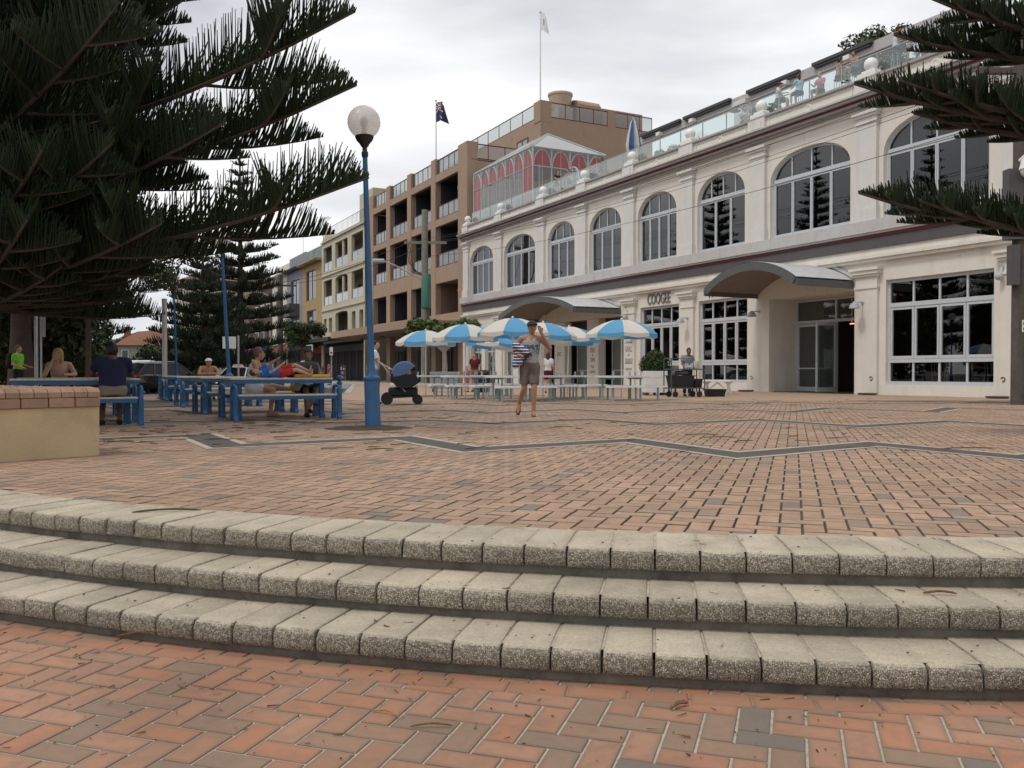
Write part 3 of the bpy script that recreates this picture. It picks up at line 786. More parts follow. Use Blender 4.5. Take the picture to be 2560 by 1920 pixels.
# entrance porch with glazed doors
o = -1.65
mb = MB(); sb(mb, E2[1], E2[1]+0.2, -0.33, o, 0.0, 4.05); sb(mb, E2[0]-.2, E2[0], -.33, o, 0, 4.05); sb(mb, E2[0], E2[1], -0.33, o, 4.04, 4.2)
obj('porch_wall', mb, M_white, PV)
mb = MB(); a, b_ = E2
for s in (a+.04, a+1.35, 9.05, b_-.04): sb(mb, s-.04, s+.04, o-.05, o+.05, 0.02, 4.03)
sb(mb, a+.08, b_-.08, o-.05, o+.05, 3.0, 3.12); sb(mb, a+.08, b_-.08, o-.05, o+.05, 3.95, 4.03)
EN = obj('entrance_frame', mb, M_frame, PV)
pane_obj([(a+.1,o,3.12),(b_-.1,o,3.12),(b_-.1,o,3.94),(a+.1,o,3.94)], EN, M_dkglass)
for s0, s1 in ((a+.08,a+1.3),(9.1,b_-.08)):
    mb = MB()
    for (c0,c1,d0,d1) in ((s0,s0+.09,.03,2.98),(s1-.09,s1,.03,2.98),(s0+.09,s1-.09,.03,.22),(s0+.09,s1-.09,2.86,2.98),(s0+.09,s1-.09,1.0,1.06)): sb(mb,c0,c1,o-.03,o+.06,d0,d1)
    D_ = obj('door', mb, M_frame, PV); pane_obj([(s0+.09,o,.2),(s1-.09,o,.2),(s1-.09,o,2.88),(s0+.09,o,2.88)], D_, M_dkglass)
    hs = s1-.14 if s0 < 8 else s0+.14
    mb = MB(); mb.tube([L(hs,o+.05,1.0),L(hs,o+.12,1.02),L(hs,o+.12,1.38),L(hs,o+.05,1.4)], 0.018, 6); obj('handle', mb, mat('brushed_steel',(0.6,0.6,0.6),0.3,0.03,metal=0.9), D_)
# doors standing open outwards
for s, sg in ((9.02, 1),):
    mb = MB()
    for (c0,c1,d0,d1) in ((0,.08,.04,2.95),(1.05,1.13,.04,2.95),(.08,1.05,.04,.22),(.08,1.05,2.83,2.95)): mb.box(-s-.03,-s+.03,-(o+.08)-c1,-(o+.08)-c0,d0,d1)
    D_ = obj('open_door', mb, M_frame, PV)
    mb = MB(); mb.add([(-s,-(o+.08)-.08,.2),(-s,-(o+.08)-1.05,.2),(-s,-(o+.08)-1.05,2.85),(-s,-(o+.08)-.08,2.85)],[(0,1,2,3)]); obj('pane', mb, M_dkglass, D_, fix=False)

def canopy(s0, s1, proj, zs, zp):
    c = (s0+s1)/2; h = (s1-s0)/2
    R = (h*h+(zp-zs)**2)/(2*(zp-zs)); cz = zp-R; am = math.asin(min(1, h/R))
    mb = MB(); na = 26; no = int(proj/0.095)*4
    A = np.linspace(-am, am, na)
    vs = []
    for j in range(no+1):
        oo = 0.02+proj*j/no; dz = 0.013*sin(2*pi*j/4)
        for a in A: vs.append(L(c+(R+.05+dz)*sin(a), oo, cz+(R+.05+dz)*cos(a)))
    mb.add(vs, [(j*na+i, j*na+i+1, (j+1)*na+i+1, (j+1)*na+i) for j in range(no) for i in range(na-1)])
    cn = obj('canopy', mb, M_zinc, PV, sm=60)
    def arcband(r0, r1, o0, o1):
        mb = MB(); secs = []
        for a in A: secs.append([L(c+r0*sin(a),o0,cz+r0*cos(a)),L(c+r1*sin(a),o0,cz+r1*cos(a)),L(c+r1*sin(a),o1,cz+r1*cos(a)),L(c+r0*sin(a),o1,cz+r0*cos(a))])
        mb.loft(secs); return mb
    obj('fascia', arcband(R-.28, R+.03, proj-.08, proj+.03), M_steel, cn, sm=40)
    obj('soffit', arcband(R-.12, R-.07, 0.02, proj-.09), M_soffit, cn, sm=40)
    obj('wall_arch', arcband(R+.10, R+.22, 0.004, .09), M_ledge, cn, sm=40)
    for sgn in (-1, 1):
        mb = MB(); e = c+sgn*(h+.02); sb(mb, e-.05, e+.05, 0.02, proj, zs-.28, zs-.02); obj('gutter', mb, M_steel, cn)
    return cn
canopy(6.75, 12.0, 3.0, 4.42, 5.22)
canopy(22.8, 32.0, 3.0, 4.40, 5.24)

M_letter = mat('letter_grey', (0.17,0.165,0.16), 0.6, 0.1, 10)
text('lettering', 'COOGEE', 0.80, M_letter, PV, L(19.25,0.03,4.44), sx=0.60, ext=0.03)
text('lettering', 'PAVILION', 0.80, M_letter, PV, L(14.25,0.03,4.44), sx=0.60, ext=0.03)
text('lettering', 'TAKE AWAY', 0.85, M_letter, PV, L(35.2,0.03,4.30), sx=0.66, ext=0.03)
def menu(s, o, items):
    for (t, z, size, sx, boxed) in items:
        if boxed:
            mb = MB(); sb(mb, s-.34, s+.34, o+.001, o+.012, z-.05, z+size*.78); bx_ = obj('menu_box', mb, M_letter, PV)
            text('menu_text', t, size, M_wpaint, PV, L(s,o+.016,z), sx=sx, ext=.003)
        else: text('menu_text', t, size, M_letter, PV, L(s,o+.006,z), sx=sx, ext=.003)
menu(25.75,-0.05,[('FISH',2.02,.42,.62,0),('&',1.82,.2,.8,0),('CHIPS',1.48,.36,.55,0),('Fruit',1.12,.26,.7,0),('& GELATO',.84,.2,.62,0),('COFFEE',2.55,.24,.7,1)])
menu(21.80,0.13,[('Cocktails',2.45,.22,.8,0),('GRILL',2.0,.42,.6,0),('and',1.78,.15,.9,0),('BURGERS',1.40,.27,.6,1),('SEAFOOD',.98,.18,.72,0),('PIZZA',.52,.22,.8,0)])
menu(29.6,-0.05,[('JUICE',1.9,.36,.6,0)])

def wall_light(s, o, z):
    mb = MB(); mb.tube([L(s,o,z+.12),L(s,o+.3,z+.12),L(s,o+.42,z+.06)], .025, 6); mb.lathe([(.07,.0),(.07,.03)],10,L(s,o,z+.12),Matrix.Rotation(pi/2,3,'X'))
    mb.lathe([(.045,.14),(.06,.1),(.15,.05),(.19,-.06),(.2,-.12),(.17,-.12),(.12,.03)],16,L(s,o+.44,z))
    obj('wall_light', mb, M_lampgrey, PV, sm=40)
for s in (21.4, 16.75, 11.75, 6.15): wall_light(s, .14, 3.42)
for s, z in ((0.55,3.98),(21.95,3.85)):        # dome cameras with conduit
    mb = MB(); mb.ball(L(s,.3,z), .13, 12, 8); mb.tube([L(s,.14,z+.05),L(s,.3,z+.1)], .05, 6); mb.tube([L(s,.15,z+.1),L(s-.05,.16,z+.35),L(s+.12,.16,z+.5),L(s+.1,.16,z+.75)], .025, 6)
    obj('dome_camera', mb, M_lampgrey, PV, sm=40)
mb = MB(); mb.tube([L(.6,.16,4.7),L(.3,.16,4.72),L(-.4,.17,4.75)], .035, 6); obj('conduit', mb, mat('rusty_pipe',(0.30,0.22,0.12),0.7,0.3,20), PV)
for s in (5.6, .45, 12.2):
    mb = MB(); mb.lathe([(0,.0),(.32,.0),(.36,.06),(.3,.07),(0,.05)], 18, L(s,.5,0.01)); obj('door_stop_tray', mb, M_steel, PV, sm=40)
for s in (5.75, .5, 12.25):
    mb = MB(); mb.tube([L(s+.07*cos(a),.145,.62+.07*sin(a)) for a in np.linspace(.4,5.2,9)], .018, 6); obj('wall_ring', mb, M_steel, PV)

# things inside, seen through the glass
M_chairw = mat('chair_white', (0.55,0.57,0.58), 0.4, 0.03)
def stool(s, o, k):
    mb = MB()
    for dx, dy in ((-.17,-.17),(.17,-.17),(.17,.17),(-.17,.17)): mb.tube([(dx*1.2,dy*1.2,0),(dx,dy,.72)], .014, 5)
    mb.box(-.19,.19,-.19,.19,.72,.75); mb.tube([(-.19,-.19,.4),(.19,-.19,.4)],.01,5); mb.tube([(-.19,.19,.4),(.19,.19,.4)],.01,5)
    mb.tube([(-.17,.17,.75),(-.19,.2,1.12),(.19,.2,1.12),(.17,.17,.75)],.014,5); mb.tube([(0,.18,.75),(0,.2,1.12)],.01,5)
    p = SP(s, o, .02)
    tag(obj('stool', mb, M_chairw, loc=p, rz=k), 'white metal bar stool inside the '+('right hand ground floor window' if s < 6 else 'window left of the entrance' if s < 17 else 'window under the lettering by the shrub'), 'stool', 'white stools inside the pavilion')
for s, o, k in ((1.5,-1.0,.3),(2.3,-1.2,1.2),(3.1,-.9,2.2),(3.9,-1.3,.6),(4.6,-1.0,2.8),(13.6,-1.0,.4),(14.6,-1.1,1.8),(15.4,-.9,2.5),(18.6,-1.0,.2),(20.0,-1.2,1.4)): stool(s, o, k)
mb = MB(); mb.box(-1.3,1.3,-.35,.35,.98,1.03); 
for dx in (-1.1,1.1): mb.box(dx-.04,dx+.04,-.3,.3,0.02,.98)
tag(obj('bar_table', mb, mat('dark_timber',(0.09,0.06,0.04),0.6), loc=SP(3.0,-1.9,.0), rz=FRZ), 'long dark bar table inside the right hand ground floor window', 'table')
for k, (s, o, z, ln) in enumerate(((14.7,-3.0,3.0,2.0),(9.0,-3.4,3.0,1.8))):
    mb = MB(); mb.box(-ln/2,ln/2,-.02,.02,-.02,.02); mb.tube([(-ln/2+.1,0,.02),(-ln/2+.1,0,1.9)],.006,4); mb.tube([(ln/2-.1,0,.02),(ln/2-.1,0,1.9)],.006,4)
    tag(obj('strip_light', mb, mat('orange_tube',(0.6,0.2,0.08),0.5,0,emit=((1,.35,.12),2.2)), loc=SP(s,o,z), rz=FRZ), ('glowing orange tube light inside the window left of the entrance','glowing orange tube light inside the open entrance')[k], 'lamp')
# ================================================================ ROOF TERRACE OF THE PAVILION
M_clear = glass('balustrade_glass', (0.86,0.92,0.91), 0.9, 0.02, 0.05)
M_rail = mat('glass_edge_rail', (0.42,0.47,0.46), 0.4, 0.05)
M_beam = mat('beam_grey', (0.44,0.43,0.42), 0.6, 0.1, 2)
M_heater = mat('heater_dark', (0.06,0.06,0.062), 0.5, 0.1, 6)
BL = tag(empty('glass_balustrade', FP, FRZ), 'clear glass balustrade along the roof edge of the pavilion', 'balustrade')
s = -2.6
while s < 43.5:
    e = min(s+1.72, 43.6); mb = MB(); sb(mb, s+.015, e-.015, -.43, -.415, 12.13, 13.12); obj('glass_panel', mb, M_clear, BL)
    mb = MB(); sb(mb, s-.012, s+.012, -.45, -.40, 11.5, 13.1); obj('post', mb, M_rail, BL)
    s = e
mb = MB(); sb(mb, -2.6, 43.6, -.445, -.40, 13.122, 13.15); obj('handrail', mb, M_rail, BL)
PG = tag(empty('roof_pergola', FP, FRZ), 'long grey beam with heaters on white posts above the roof terrace', 'pergola')
mb = MB(); sb(mb, -3.0, 24.4, -2.66, -2.34, 14.10, 14.55); obj('beam', mb, M_beam, PG)
for a, b_ in ((20.4,24.0),(16.4,20.1),(11.8,15.2),(7.8,11.0),(-2.0,0.8)):
    mb = MB(); sb(mb, a, b_, -2.33, -2.15, 14.46, 14.60); sb(mb, a+.1, b_-.1, -2.33, -2.2, 14.36, 14.458); obj('heater', mb, M_heater, PG)
for s in (22.2,19.3,12.6,9.0,6.2,2.6):
    mb = MB(); sb(mb, s-.16, s+.16, -2.33, -2.05, 14.12, 14.3); obj('speaker_box', mb, M_wpaint, PG)
for s in (15.57, 4.15):
    mb = MB(); sb(mb, s-.4, s+.4, -2.9, -2.1, 11.5, 14.0); sb(mb, s-.47, s+.47, -2.97, -2.03, 14.0, 14.12); sb(mb, s-.44, s+.44, -2.94, -2.06, 14.12, 14.235)
    p = obj('post', mb, M_white2, PG)
    mb = MB(); mb.tube([L(s-.2,-2.1,13.75),L(s-.2,-1.85,13.85),L(s-.2,-1.62,13.7)],.02,6); mb.lathe([(.03,.1),(.06,.08),(.26,-.02),(.27,-.05),(.22,-.04),(.05,.03)],18,L(s-.2,-1.62,13.62)); obj('wall_lamp', mb, M_steel, p, sm=40)

# conservatory on the roof: glazed sides with arched red heads
M_cons = mat('verdigris_frame', (0.40,0.43,0.42), 0.6, 0.1, 4)
M_redglass = mat('red_glass', (0.28,0.035,0.04), 0.15, 0.1, 3, spec=0.6)
M_consglass = glass('conservatory_glass', (0.42,0.46,0.46), 0.9, 0.02, 0.05)
CN = thing('roof_conservatory', 'glazed conservatory with red arched panes and hipped glass roof on the terrace', 'conservatory', FP, FRZ)
c0, c1, co, cb, z0, ze = 34.4, 44.0, -0.75, -6.6, 11.5, 16.2
def cons_bay(pl, n, nred, full):
    """pl(u) -> (s,o) along a side; each bay a frame with panes"""
    for i in range(n):
        a, b_ = pl(i/n), pl((i+1)/n); m_ = pl((i+.5)/n)
        def P(t, z): return L(a[0]+(b_[0]-a[0])*t, a[1]+(b_[1]-a[1])*t, z)
        mb = MB(); mb.tube([P(0,z0),P(0,ze)], .06, 4); mb.tube([P(0,14.9),P(1,14.9)], .045, 4); mb.tube([P(0,ze),P(1,ze)], .07, 4); mb.tube([P(0,13.2),P(1,13.2)],.03,4); mb.tube([P(.5,13.2),P(.5,14.9)],.03,4)
        arc_ = [P(.5-.46*cos(t), 14.9+1.15*sin(t)) for t in np.linspace(0, pi, 13)]
        mb.tube(arc_, .045, 4); mb.tube([P(.5,14.9),P(.5,16.0)],.02,4)
        fr = obj('frame', mb, M_cons, CN)
        red = full and i in nred
        mb = MB(); mb.add(arc_, [tuple(range(len(arc_)))]); obj('arch_pane', mb, M_redglass if red or not full else M_redglass, fr, fix=False)
        mb = MB(); mb.add([P(.05,11.6),P(.95,11.6),P(.95,14.88),P(.05,14.88)], [(0,1,2,3)]); obj('pane', mb, M_redglass if red else M_consglass, fr, fix=False)
        mb = MB(); mb.add([P(.04,14.9)]+[arc_[k] for k in range(0,7)]+[P(.5,ze),P(.02,ze)], [tuple(range(10))]); mb.add([P(.96,14.9)]+[arc_[k] for k in range(12,5,-1)]+[P(.5,ze),P(.98,ze)], [tuple(range(10))]); obj('spandrel', mb, M_consglass, fr, fix=False)
        if not red and i % 2 == 0:      # casement standing open
            q = P(.5,14.8); d = Vector(P(0,0))-Vector(P(1,0)); nrm = Vector((d.y,-d.x,0)).normalized()
            if (Vector((0,-1,0)) if full else Vector((1,0,0))).dot(nrm) < 0: nrm = -nrm
            h0 = Vector(P(.06,0)); w = nrm*.55 + (Vector(P(.5,0))-h0)*.15
            mb = MB(); mb.tube([h0+Vector((0,0,13.25)),h0+w+Vector((0,0,13.25)),h0+w+Vector((0,0,14.85)),h0+Vector((0,0,14.85))], .03, 4); obj('casement', mb, M_cons, fr)
cons_bay(lambda t: (c1+(c0-c1)*t, co), 7, (0,6), True)
cons_bay(lambda t: (c0, co+(cb-co)*t), 4, (), False)
mb = MB(); R0 = [L(c1,co,ze+.05),L(c0,co,ze+.05),L(c0,cb,ze+.05),L(c1,cb,ze+.05)]; RR = [L(c1-3.0,-3.6,ze+1.9),L(c0+3.0,-3.6,ze+1.9)]
mb.add(R0+RR, [(0,1,5,4),(1,2,5),(2,3,4,5),(3,0,4)]); rf = obj('glass_roof', mb, M_consglass, CN, fix=False)
mb = MB()
for a, b_ in ((R0[0],RR[0]),(R0[1],RR[1]),(RR[0],RR[1]),(R0[2],RR[1])): mb.tube([a,b_], .06, 4)
for k in range(1,7):
    t = k/7; mb.tube([Vector(R0[0]).lerp(Vector(R0[1]),t), Vector(RR[0]).lerp(Vector(RR[1]),t)], .03, 4)
obj('rafter', mb, M_cons, rf)

# arched garden gate beside the conservatory
mb = MB(); ss, oo = 30.6, -1.6
mb.tube([L(ss+.75*cos(a),oo,13.3+.75*sin(a)) for a in np.linspace(0,pi,14)], .05, 6); mb.tube([L(ss-.75,oo,11.5),L(ss-.75,oo,13.3)],.05,6); mb.tube([L(ss+.75,oo,11.5),L(ss+.75,oo,13.3)],.05,6)
mb.tube([L(ss-.75,oo,13.3),L(ss+.75,oo,13.3)],.03,4); mb.tube([L(ss+.4*cos(a),oo,13.3+.4*sin(a)) for a in np.linspace(0,pi,9)],.03,4)
for a in (40,90,140): mb.tube([L(ss,oo,13.3),L(ss+.75*cos(radians(a)),oo,13.3+.75*sin(radians(a)))],.025,4)
o_ = obj('garden_arch', mb, M_cons, loc=FP, rz=FRZ); tag(o_, 'pale green arched fan gate beside the roof conservatory', 'arch')

# ================================================================ TAN HOTEL
M_tan = mat('tan_render', (0.35,0.25,0.18), 0.9, 0.08, 1.2, 0.12, 25, dirt=0.4, dirtcol=(0.24,0.16,0.11), dscale=.8, streak=True)
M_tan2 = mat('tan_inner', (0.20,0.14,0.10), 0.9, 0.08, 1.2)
M_balcshade = mat('balcony_shade', (0.035,0.035,0.05), 0.7, 0.1, 1)  # shade of the deep balconies is put into this wall colour
M_redrail = mat('oxide_rail', (0.13,0.035,0.04), 0.5, 0.1, 5)
M_glow = mat('globe_white', (0.50,0.47,0.42), 0.35, 0.04, 3)
M_tint = glass('tinted_glass', (0.55,0.60,0.58), 0.95, 0.02, 0.10)
HT = thing('tan_hotel', 'tan rendered hotel with deep dark balconies and roof terraces', 'building', FP, FRZ)
HP = [(44.7,46.5),(51.3,52.3),(57.2,58.2),(63.0,64.1),(68.2,69.4)]
HO = -0.5
for i, (a, b_) in enumerate(HP):
    mb = MB(); sb(mb, a, b_, HO, HO-.5 if i else HO-.9, 0.0, 19.0); obj('pier', mb, M_tan, HT)
for i in range(4):
    a, b_ = HP[i][1], HP[i+1][0]
    for (z0_, z1_) in ((5.0,5.76),(8.4,9.75),(13.2,13.8),(17.0,17.6)):
        mb = MB(); sb(mb, a, b_, HO-.02, HO-.35, z0_, z1_); obj('spandrel', mb, M_tan, HT)
    for (z0_, z1_) in ((5.76,8.4),(9.75,13.2),(13.8,17.0)):
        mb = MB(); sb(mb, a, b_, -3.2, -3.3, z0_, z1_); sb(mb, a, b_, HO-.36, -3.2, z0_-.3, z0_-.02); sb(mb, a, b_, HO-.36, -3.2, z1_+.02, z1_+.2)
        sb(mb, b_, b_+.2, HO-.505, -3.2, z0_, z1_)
        obj('balcony_recess', mb, M_balcshade if not (i == 0 and z0_ < 6) else M_tan2, HT)
        mb = MB(); sb(mb, a+.6, a+.7, -3.1, -3.19, z0_, z0_+2.4); sb(mb, a+1.9, a+2.0, -3.1, -3.19, z0_, z0_+2.4); sb(mb, a+.7, a+1.9, -3.1, -3.19, z0_+2.3, z0_+2.4)
        dd = obj('balcony_door', mb, M_steel, HT); mb = MB(); sb(mb, a+.7, a+1.9, -3.15, -3.19, z0_, z0_+2.3); obj('pane', mb, mat('door_dark',(0.05,0.06,0.06),0.1,0.05), dd)
        mb = MB(); c = (a+b_)/2; mb.ball(L(c+.6,-2.0,z1_-.62), .25, 14, 10); gl = obj('globe_light', mb, M_glow, HT, sm=60)
        mb = MB(); mb.tube([L(c+.6,-2.0,z1_-.38),L(c+.6,-2.0,z1_+.02)],.03,5); obj('stem', mb, M_steel, gl)
        if z0_ < 6: continue
        mb = MB(); zt = z0_+1.15
        sb(mb, a, b_, HO-.22, HO-.16, zt-.06, zt); sb(mb, a, b_, HO-.22, HO-.16, z0_+.06, z0_+.11)
        for k in range(5):
            s = a+(b_-a)*k/4*.985+.03; sb(mb, s-.03, s+.03, HO-.215, HO-.165, z0_, zt-.06)
        R_ = obj('balustrade', mb, M_redrail, HT)
        for k in range(4):
            s0, s1 = a+(b_-a)*k/4+.06, a+(b_-a)*(k+1)/4-.06; mb = MB(); sb(mb, s0, s1, HO-.195, HO-.185, z0_+.11, zt-.06); obj('glass_panel', mb, M_tint, R_)
    # roof edge balustrade
    mb = MB(); sb(mb, a, b_, HO-.25, HO-.18, 18.8, 18.87); sb(mb, a, b_, HO-.25, HO-.18, 17.66, 17.72)
    for k in range(5):
        s = a+(b_-a)*k/4*.98+.03; sb(mb, s-.03, s+.03, HO-.24, HO-.19, 17.6, 18.8)
    R_ = obj('roof_balustrade', mb, M_redrail, HT)
    for k in range(4):
        s0, s1 = a+(b_-a)*k/4+.06, a+(b_-a)*(k+1)/4-.06; mb = MB(); sb(mb, s0, s1, HO-.22, HO-.21, 17.72, 18.8); obj('glass_panel', mb, M_tint, R_)
# side wall towards the pavilion and the set-back upper storey
mb = MB(); sb(mb, 44.71, 69.3, -3.35, -18, 0, 17.58); sb(mb, 44.705, 46.0, HO-.9, -3.36, 0, 17.55); obj('side_wall', mb, M_tan, HT)
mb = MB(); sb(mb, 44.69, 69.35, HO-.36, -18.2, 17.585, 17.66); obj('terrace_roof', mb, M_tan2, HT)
mb = MB(); sb(mb, 44.4, 68, -6.9, -7.25, 17.66, 21.68); sb(mb, 44.4, 44.75, -7.25, -18, 17.66, 21.68); sb(mb, 44.76, 68, -7.26, -18, 21.3, 21.5); obj('upper_storey', mb, M_tan, HT)
mb = MB(); sb(mb, 44.39, 45.5, -6.85, -7.9, 21.3, 23.0); obj('corner_pier', mb, M_tan, HT)
mb = MB(); sb(mb, 46.6, 48.4, -6.86, -6.895, 17.9, 20.4); wn = obj('terrace_window', mb, mat('curtain_glass',(0.35,0.37,0.36),0.2,0.1,3), HT)
mb = MB(); sb(mb, 46.5, 46.6, -6.8, -6.898, 17.8, 20.5); sb(mb, 48.4, 48.5, -6.8, -6.898, 17.8, 20.5); sb(mb, 46.6, 48.4, -6.8, -6.898, 20.4, 20.5); sb(mb, 47.47, 47.53, -6.8, -6.85, 17.9, 20.4); obj('frame', mb, M_tan2, wn)
def rail_run(s0, o0, s1, o1, z, h, n):
    mb = MB(); P = lambda t, zz_: L(s0+(s1-s0)*t, o0+(o1-o0)*t, zz_)
    mb.tube([P(0,z+h),P(1,z+h)],.05,4); mb.tube([P(0,z+.08),P(1,z+.08)],.04,4)
    for k in range(n+1): mb.tube([P(k/n,z),P(k/n,z+h)],.04,4)
    r = obj('roof_balustrade', mb, M_redrail, HT)
    for k in range(n):
        mb = MB(); mb.add([P((k+.04)/n,z+.1),P((k+.96)/n,z+.1),P((k+.96)/n,z+h-.04),P((k+.04)/n,z+h-.04)],[(0,1,2,3)]); obj('glass_panel', mb, M_tint, r, fix=False)
rail_run(45.5,-7.0,68,-7.0,21.68,1.25,10); rail_run(44.5,-7.9,44.5,-13.4,21.68,1.27,4); rail_run(44.5,-14.2,44.5,-18,21.68,1.3,3); rail_run(44.8,-.9,44.8,-6.8,17.66,1.2,4)
mb = MB(); sb(mb, 44.45, 46.5, -13.4, -14.2, 21.5, 23.0); obj('corner_pier', mb, M_tan, HT)
# roof plant: concrete bowl on a plinth, stair head
mb = MB(); sb(mb, 45.5, 47.2, -9.2, -10.6, 21.5, 23.1); mb.lathe([(.0,22.9),(.78,22.9),(.82,23.2),(.92,23.6),(1.0,24.05),(1.06,24.1),(1.06,24.28),(.95,24.28),(.0,24.2)], 24, L(46.4,-9.9,0.15)); obj('exhaust_bowl', mb, mat('pale_tan',(0.50,0.40,0.29),0.85,0.08), HT, sm=35)
mb = MB()
mb.prism([(-47.5,21.5),(-45.2,21.5),(-45.2,23.5),(-45.5,23.85),(-46.2,24.05),(-46.8,23.95),(-47.5,23.5)], 11.0, 13.2, 'xz'); sb(mb, 45.2, 47.5, -13.2, -17.5, 21.5, 23.4); obj('stair_head', mb, M_tan, HT)
# awning slab over the footpath
mb = MB(); sb(mb, 45.6, 69.4, HO+.02, 3.6, 4.35, 4.98); obj('awning_slab', mb, M_tan, HT)
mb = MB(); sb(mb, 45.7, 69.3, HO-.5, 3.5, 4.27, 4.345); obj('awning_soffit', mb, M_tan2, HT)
for s in (48.5,54,60,66):
    mb = MB(); sb(mb, s-.3, s+.3, 1.2, 1.5, 4.15, 4.27); obj('soffit_light', mb, M_steel, HT)
mb = MB(); sb(mb, 46.5, 69.4, -2.6, -2.75, 0, 4.3); obj('shopfront_wall', mb, mat('dim_tan',(0.22,0.15,0.10),0.85,0.1,1), HT)
for a, b_ in ((47.0,49.2),(52.6,55.4),(58.5,62.6),(64.4,67.8)):
    mb = MB(); sb(mb, a, b_, -2.45, -2.59, .05, 3.0); d = obj('shop_door', mb, mat('door_dark',(0.05,0.06,0.06),0.1,0.05), HT)
    mb = MB(); sb(mb, a-.1, a, -2.4, -2.59, .05, 3.1); sb(mb, b_, b_+.1, -2.4, -2.59, .05, 3.1); sb(mb, a, b_, -2.4, -2.59, 3.0, 3.1); sb(mb,(a+b_)/2-.05,(a+b_)/2+.05,-2.4,-2.44,.05,3.0); obj('frame', mb, M_steel, d)
mb = MB(); sb(mb, 50.0, 51.0, -2.4, -2.59, 1.5, 2.9); obj('notice_case', mb, M_steel, HT)

# flags
def flagpole(nm, label, s, o, zb, zt, r):
    p = SP(s, o, zb); mb = MB(); mb.tube([(0,0,0),(0,0,zt-zb)], [r, r*.55], 8); mb.ball((0,0,zt-zb), r*1.4, 8, 6)
    return tag(obj('flagpole', mb, M_wpaint, loc=p), label, 'flagpole')
fp1 = flagpole('flagpole', 'white flagpole flying the dark blue flag above the tan hotel', 65.9, -6.5, 21.5, 28.85, .09)
fp2 = flagpole('flagpole', 'tall thin flagpole with a white flag above the hotel corner', 46.45, -8.0, 21.5, 31.05, .08)
M_fb = mat('flag_navy', (0.012,0.017,0.07), 0.8, 0.1, 3); M_fw = mat('flag_white', (0.72,0.72,0.74), 0.8, 0.05, 3); M_fr = mat('flag_red', (0.45,0.02,0.03), 0.8, 0.05, 3)
def flag_xyz(u, v, w, h):       # limp cloth hanging from the hoist, u outwards, v down
    droop = 0.55*u*u*h; x = u*w*(1-.12*u); y = .16*w*sin(5.5*u+1.2*v)*u
    return (x, y, -v*h*(1-.10*u) - droop)
def flag_patch(mb, quads, w, h, off):
    for (u0,v0,u1,v1,u2,v2,u3,v3) in quads:
        n = 7; vs = []
        for i in range(n+1):
            for j in range(n+1):
                a, b_ = i/n, j/n
                u = (u0*(1-a)+u1*a)*(1-b_)+(u3*(1-a)+u2*a)*b_; v = (v0*(1-a)+v1*a)*(1-b_)+(v3*(1-a)+v2*a)*b_
                p = flag_xyz(u, v, w, h); vs.append((p[0], p[1]+off, p[2]))
        mb.add(vs, [(i*(n+1)+j, i*(n+1)+j+1, (i+1)*(n+1)+j+1, (i+1)*(n+1)+j) for i in range(n) for j in range(n)])
def rect(u0,v0,u1,v1): return (u0,v0,u1,v0,u1,v1,u0,v1)
W_, H_ = 3.4, 2.0
fl = thing('flag', 'dark blue flag with red and white cross corner hanging from the left pole', 'flag', SP(65.9,-6.5,28.6), FRZ)
mb = MB(); flag_patch(mb, [rect(0,0,1,1)], W_, H_, 0); obj('field', mb, M_fb, fl, sm=70, fix=False)
for sgn in (-1, 1):
    mb = MB(); flag_patch(mb, [rect(.0,.19,.5,.31),rect(.21,.0,.29,.5),(0,0,.05,0,.5,.5,.45,.5),(.45,0,.5,0,.05,.5,0,.5)], W_, H_, sgn*.012); obj('white_cross', mb, M_fw, fl, fix=False)
    mb = MB(); flag_patch(mb, [rect(0,.22,.5,.28),rect(.23,0,.27,.5)], W_, H_, sgn*.02); obj('red_cross', mb, M_fr, fl, fix=False)
    mb = MB(); flag_patch(mb, [(u,v-.07,u+.045,v,u,v+.07,u-.045,v) for u,v in ((.25,.76),(.75,.2),(.75,.82),(.64,.48),(.86,.42))]+[(u-.045,v-.05,u+.045,v-.05,u+.045,v+.05,u-.045,v+.05) for u,v in ((.25,.76),)], W_, H_, sgn*.012); obj('star', mb, M_fw, fl, fix=False)
fl2 = thing('flag', 'limp white flag hanging from the tall hotel corner pole', 'flag', SP(46.45,-8.0,30.9), FRZ)
mb = MB(); flag_patch(mb, [rect(0,0,1,1)], 1.5, 1.5, 0); obj('field', mb, M_fw, fl2, sm=70, fix=False)
mb = MB(); flag_patch(mb, [rect(.3,.35,.65,.7)], 1.5, 1.5, -.02); obj('emblem', mb, mat('flag_grey',(0.25,0.27,0.33),0.8), fl2, fix=False)

# ================================================================ SHOPS AND FLATS DOWN THE STREET
M_cream = mat('cream_render', (0.50,0.455,0.34), 0.88, 0.05, 1, 0.1, 20, dirt=0.2, dirtcol=(0.35,0.3,0.2), dscale=.6, streak=True)
M_ochre = mat('ochre_render', (0.36,0.26,0.125), 0.88, 0.06, 1, dirt=0.2, dirtcol=(0.26,0.18,0.09), streak=True)
M_gry = mat('blue_grey_render', (0.235,0.24,0.28), 0.88, 0.06, 1, dirt=0.2, dirtcol=(0.12,0.12,0.13), streak=True)
M_wht = mat('old_white_render', (0.58,0.56,0.47), 0.88, 0.06, 1, dirt=0.3, dirtcol=(0.32,0.3,0.25), streak=True)
M_brn = mat('brown_brick', (0.10,0.065,0.05), 0.9, 0.3, 3)
M_dkwin = mat('dark_window', (0.035,0.045,0.05), 0.06, 0.1, 2, spec=0.7)
M_blindw = mat('pale_curtain', (0.55,0.58,0.58), 0.6, 0.1, 2)
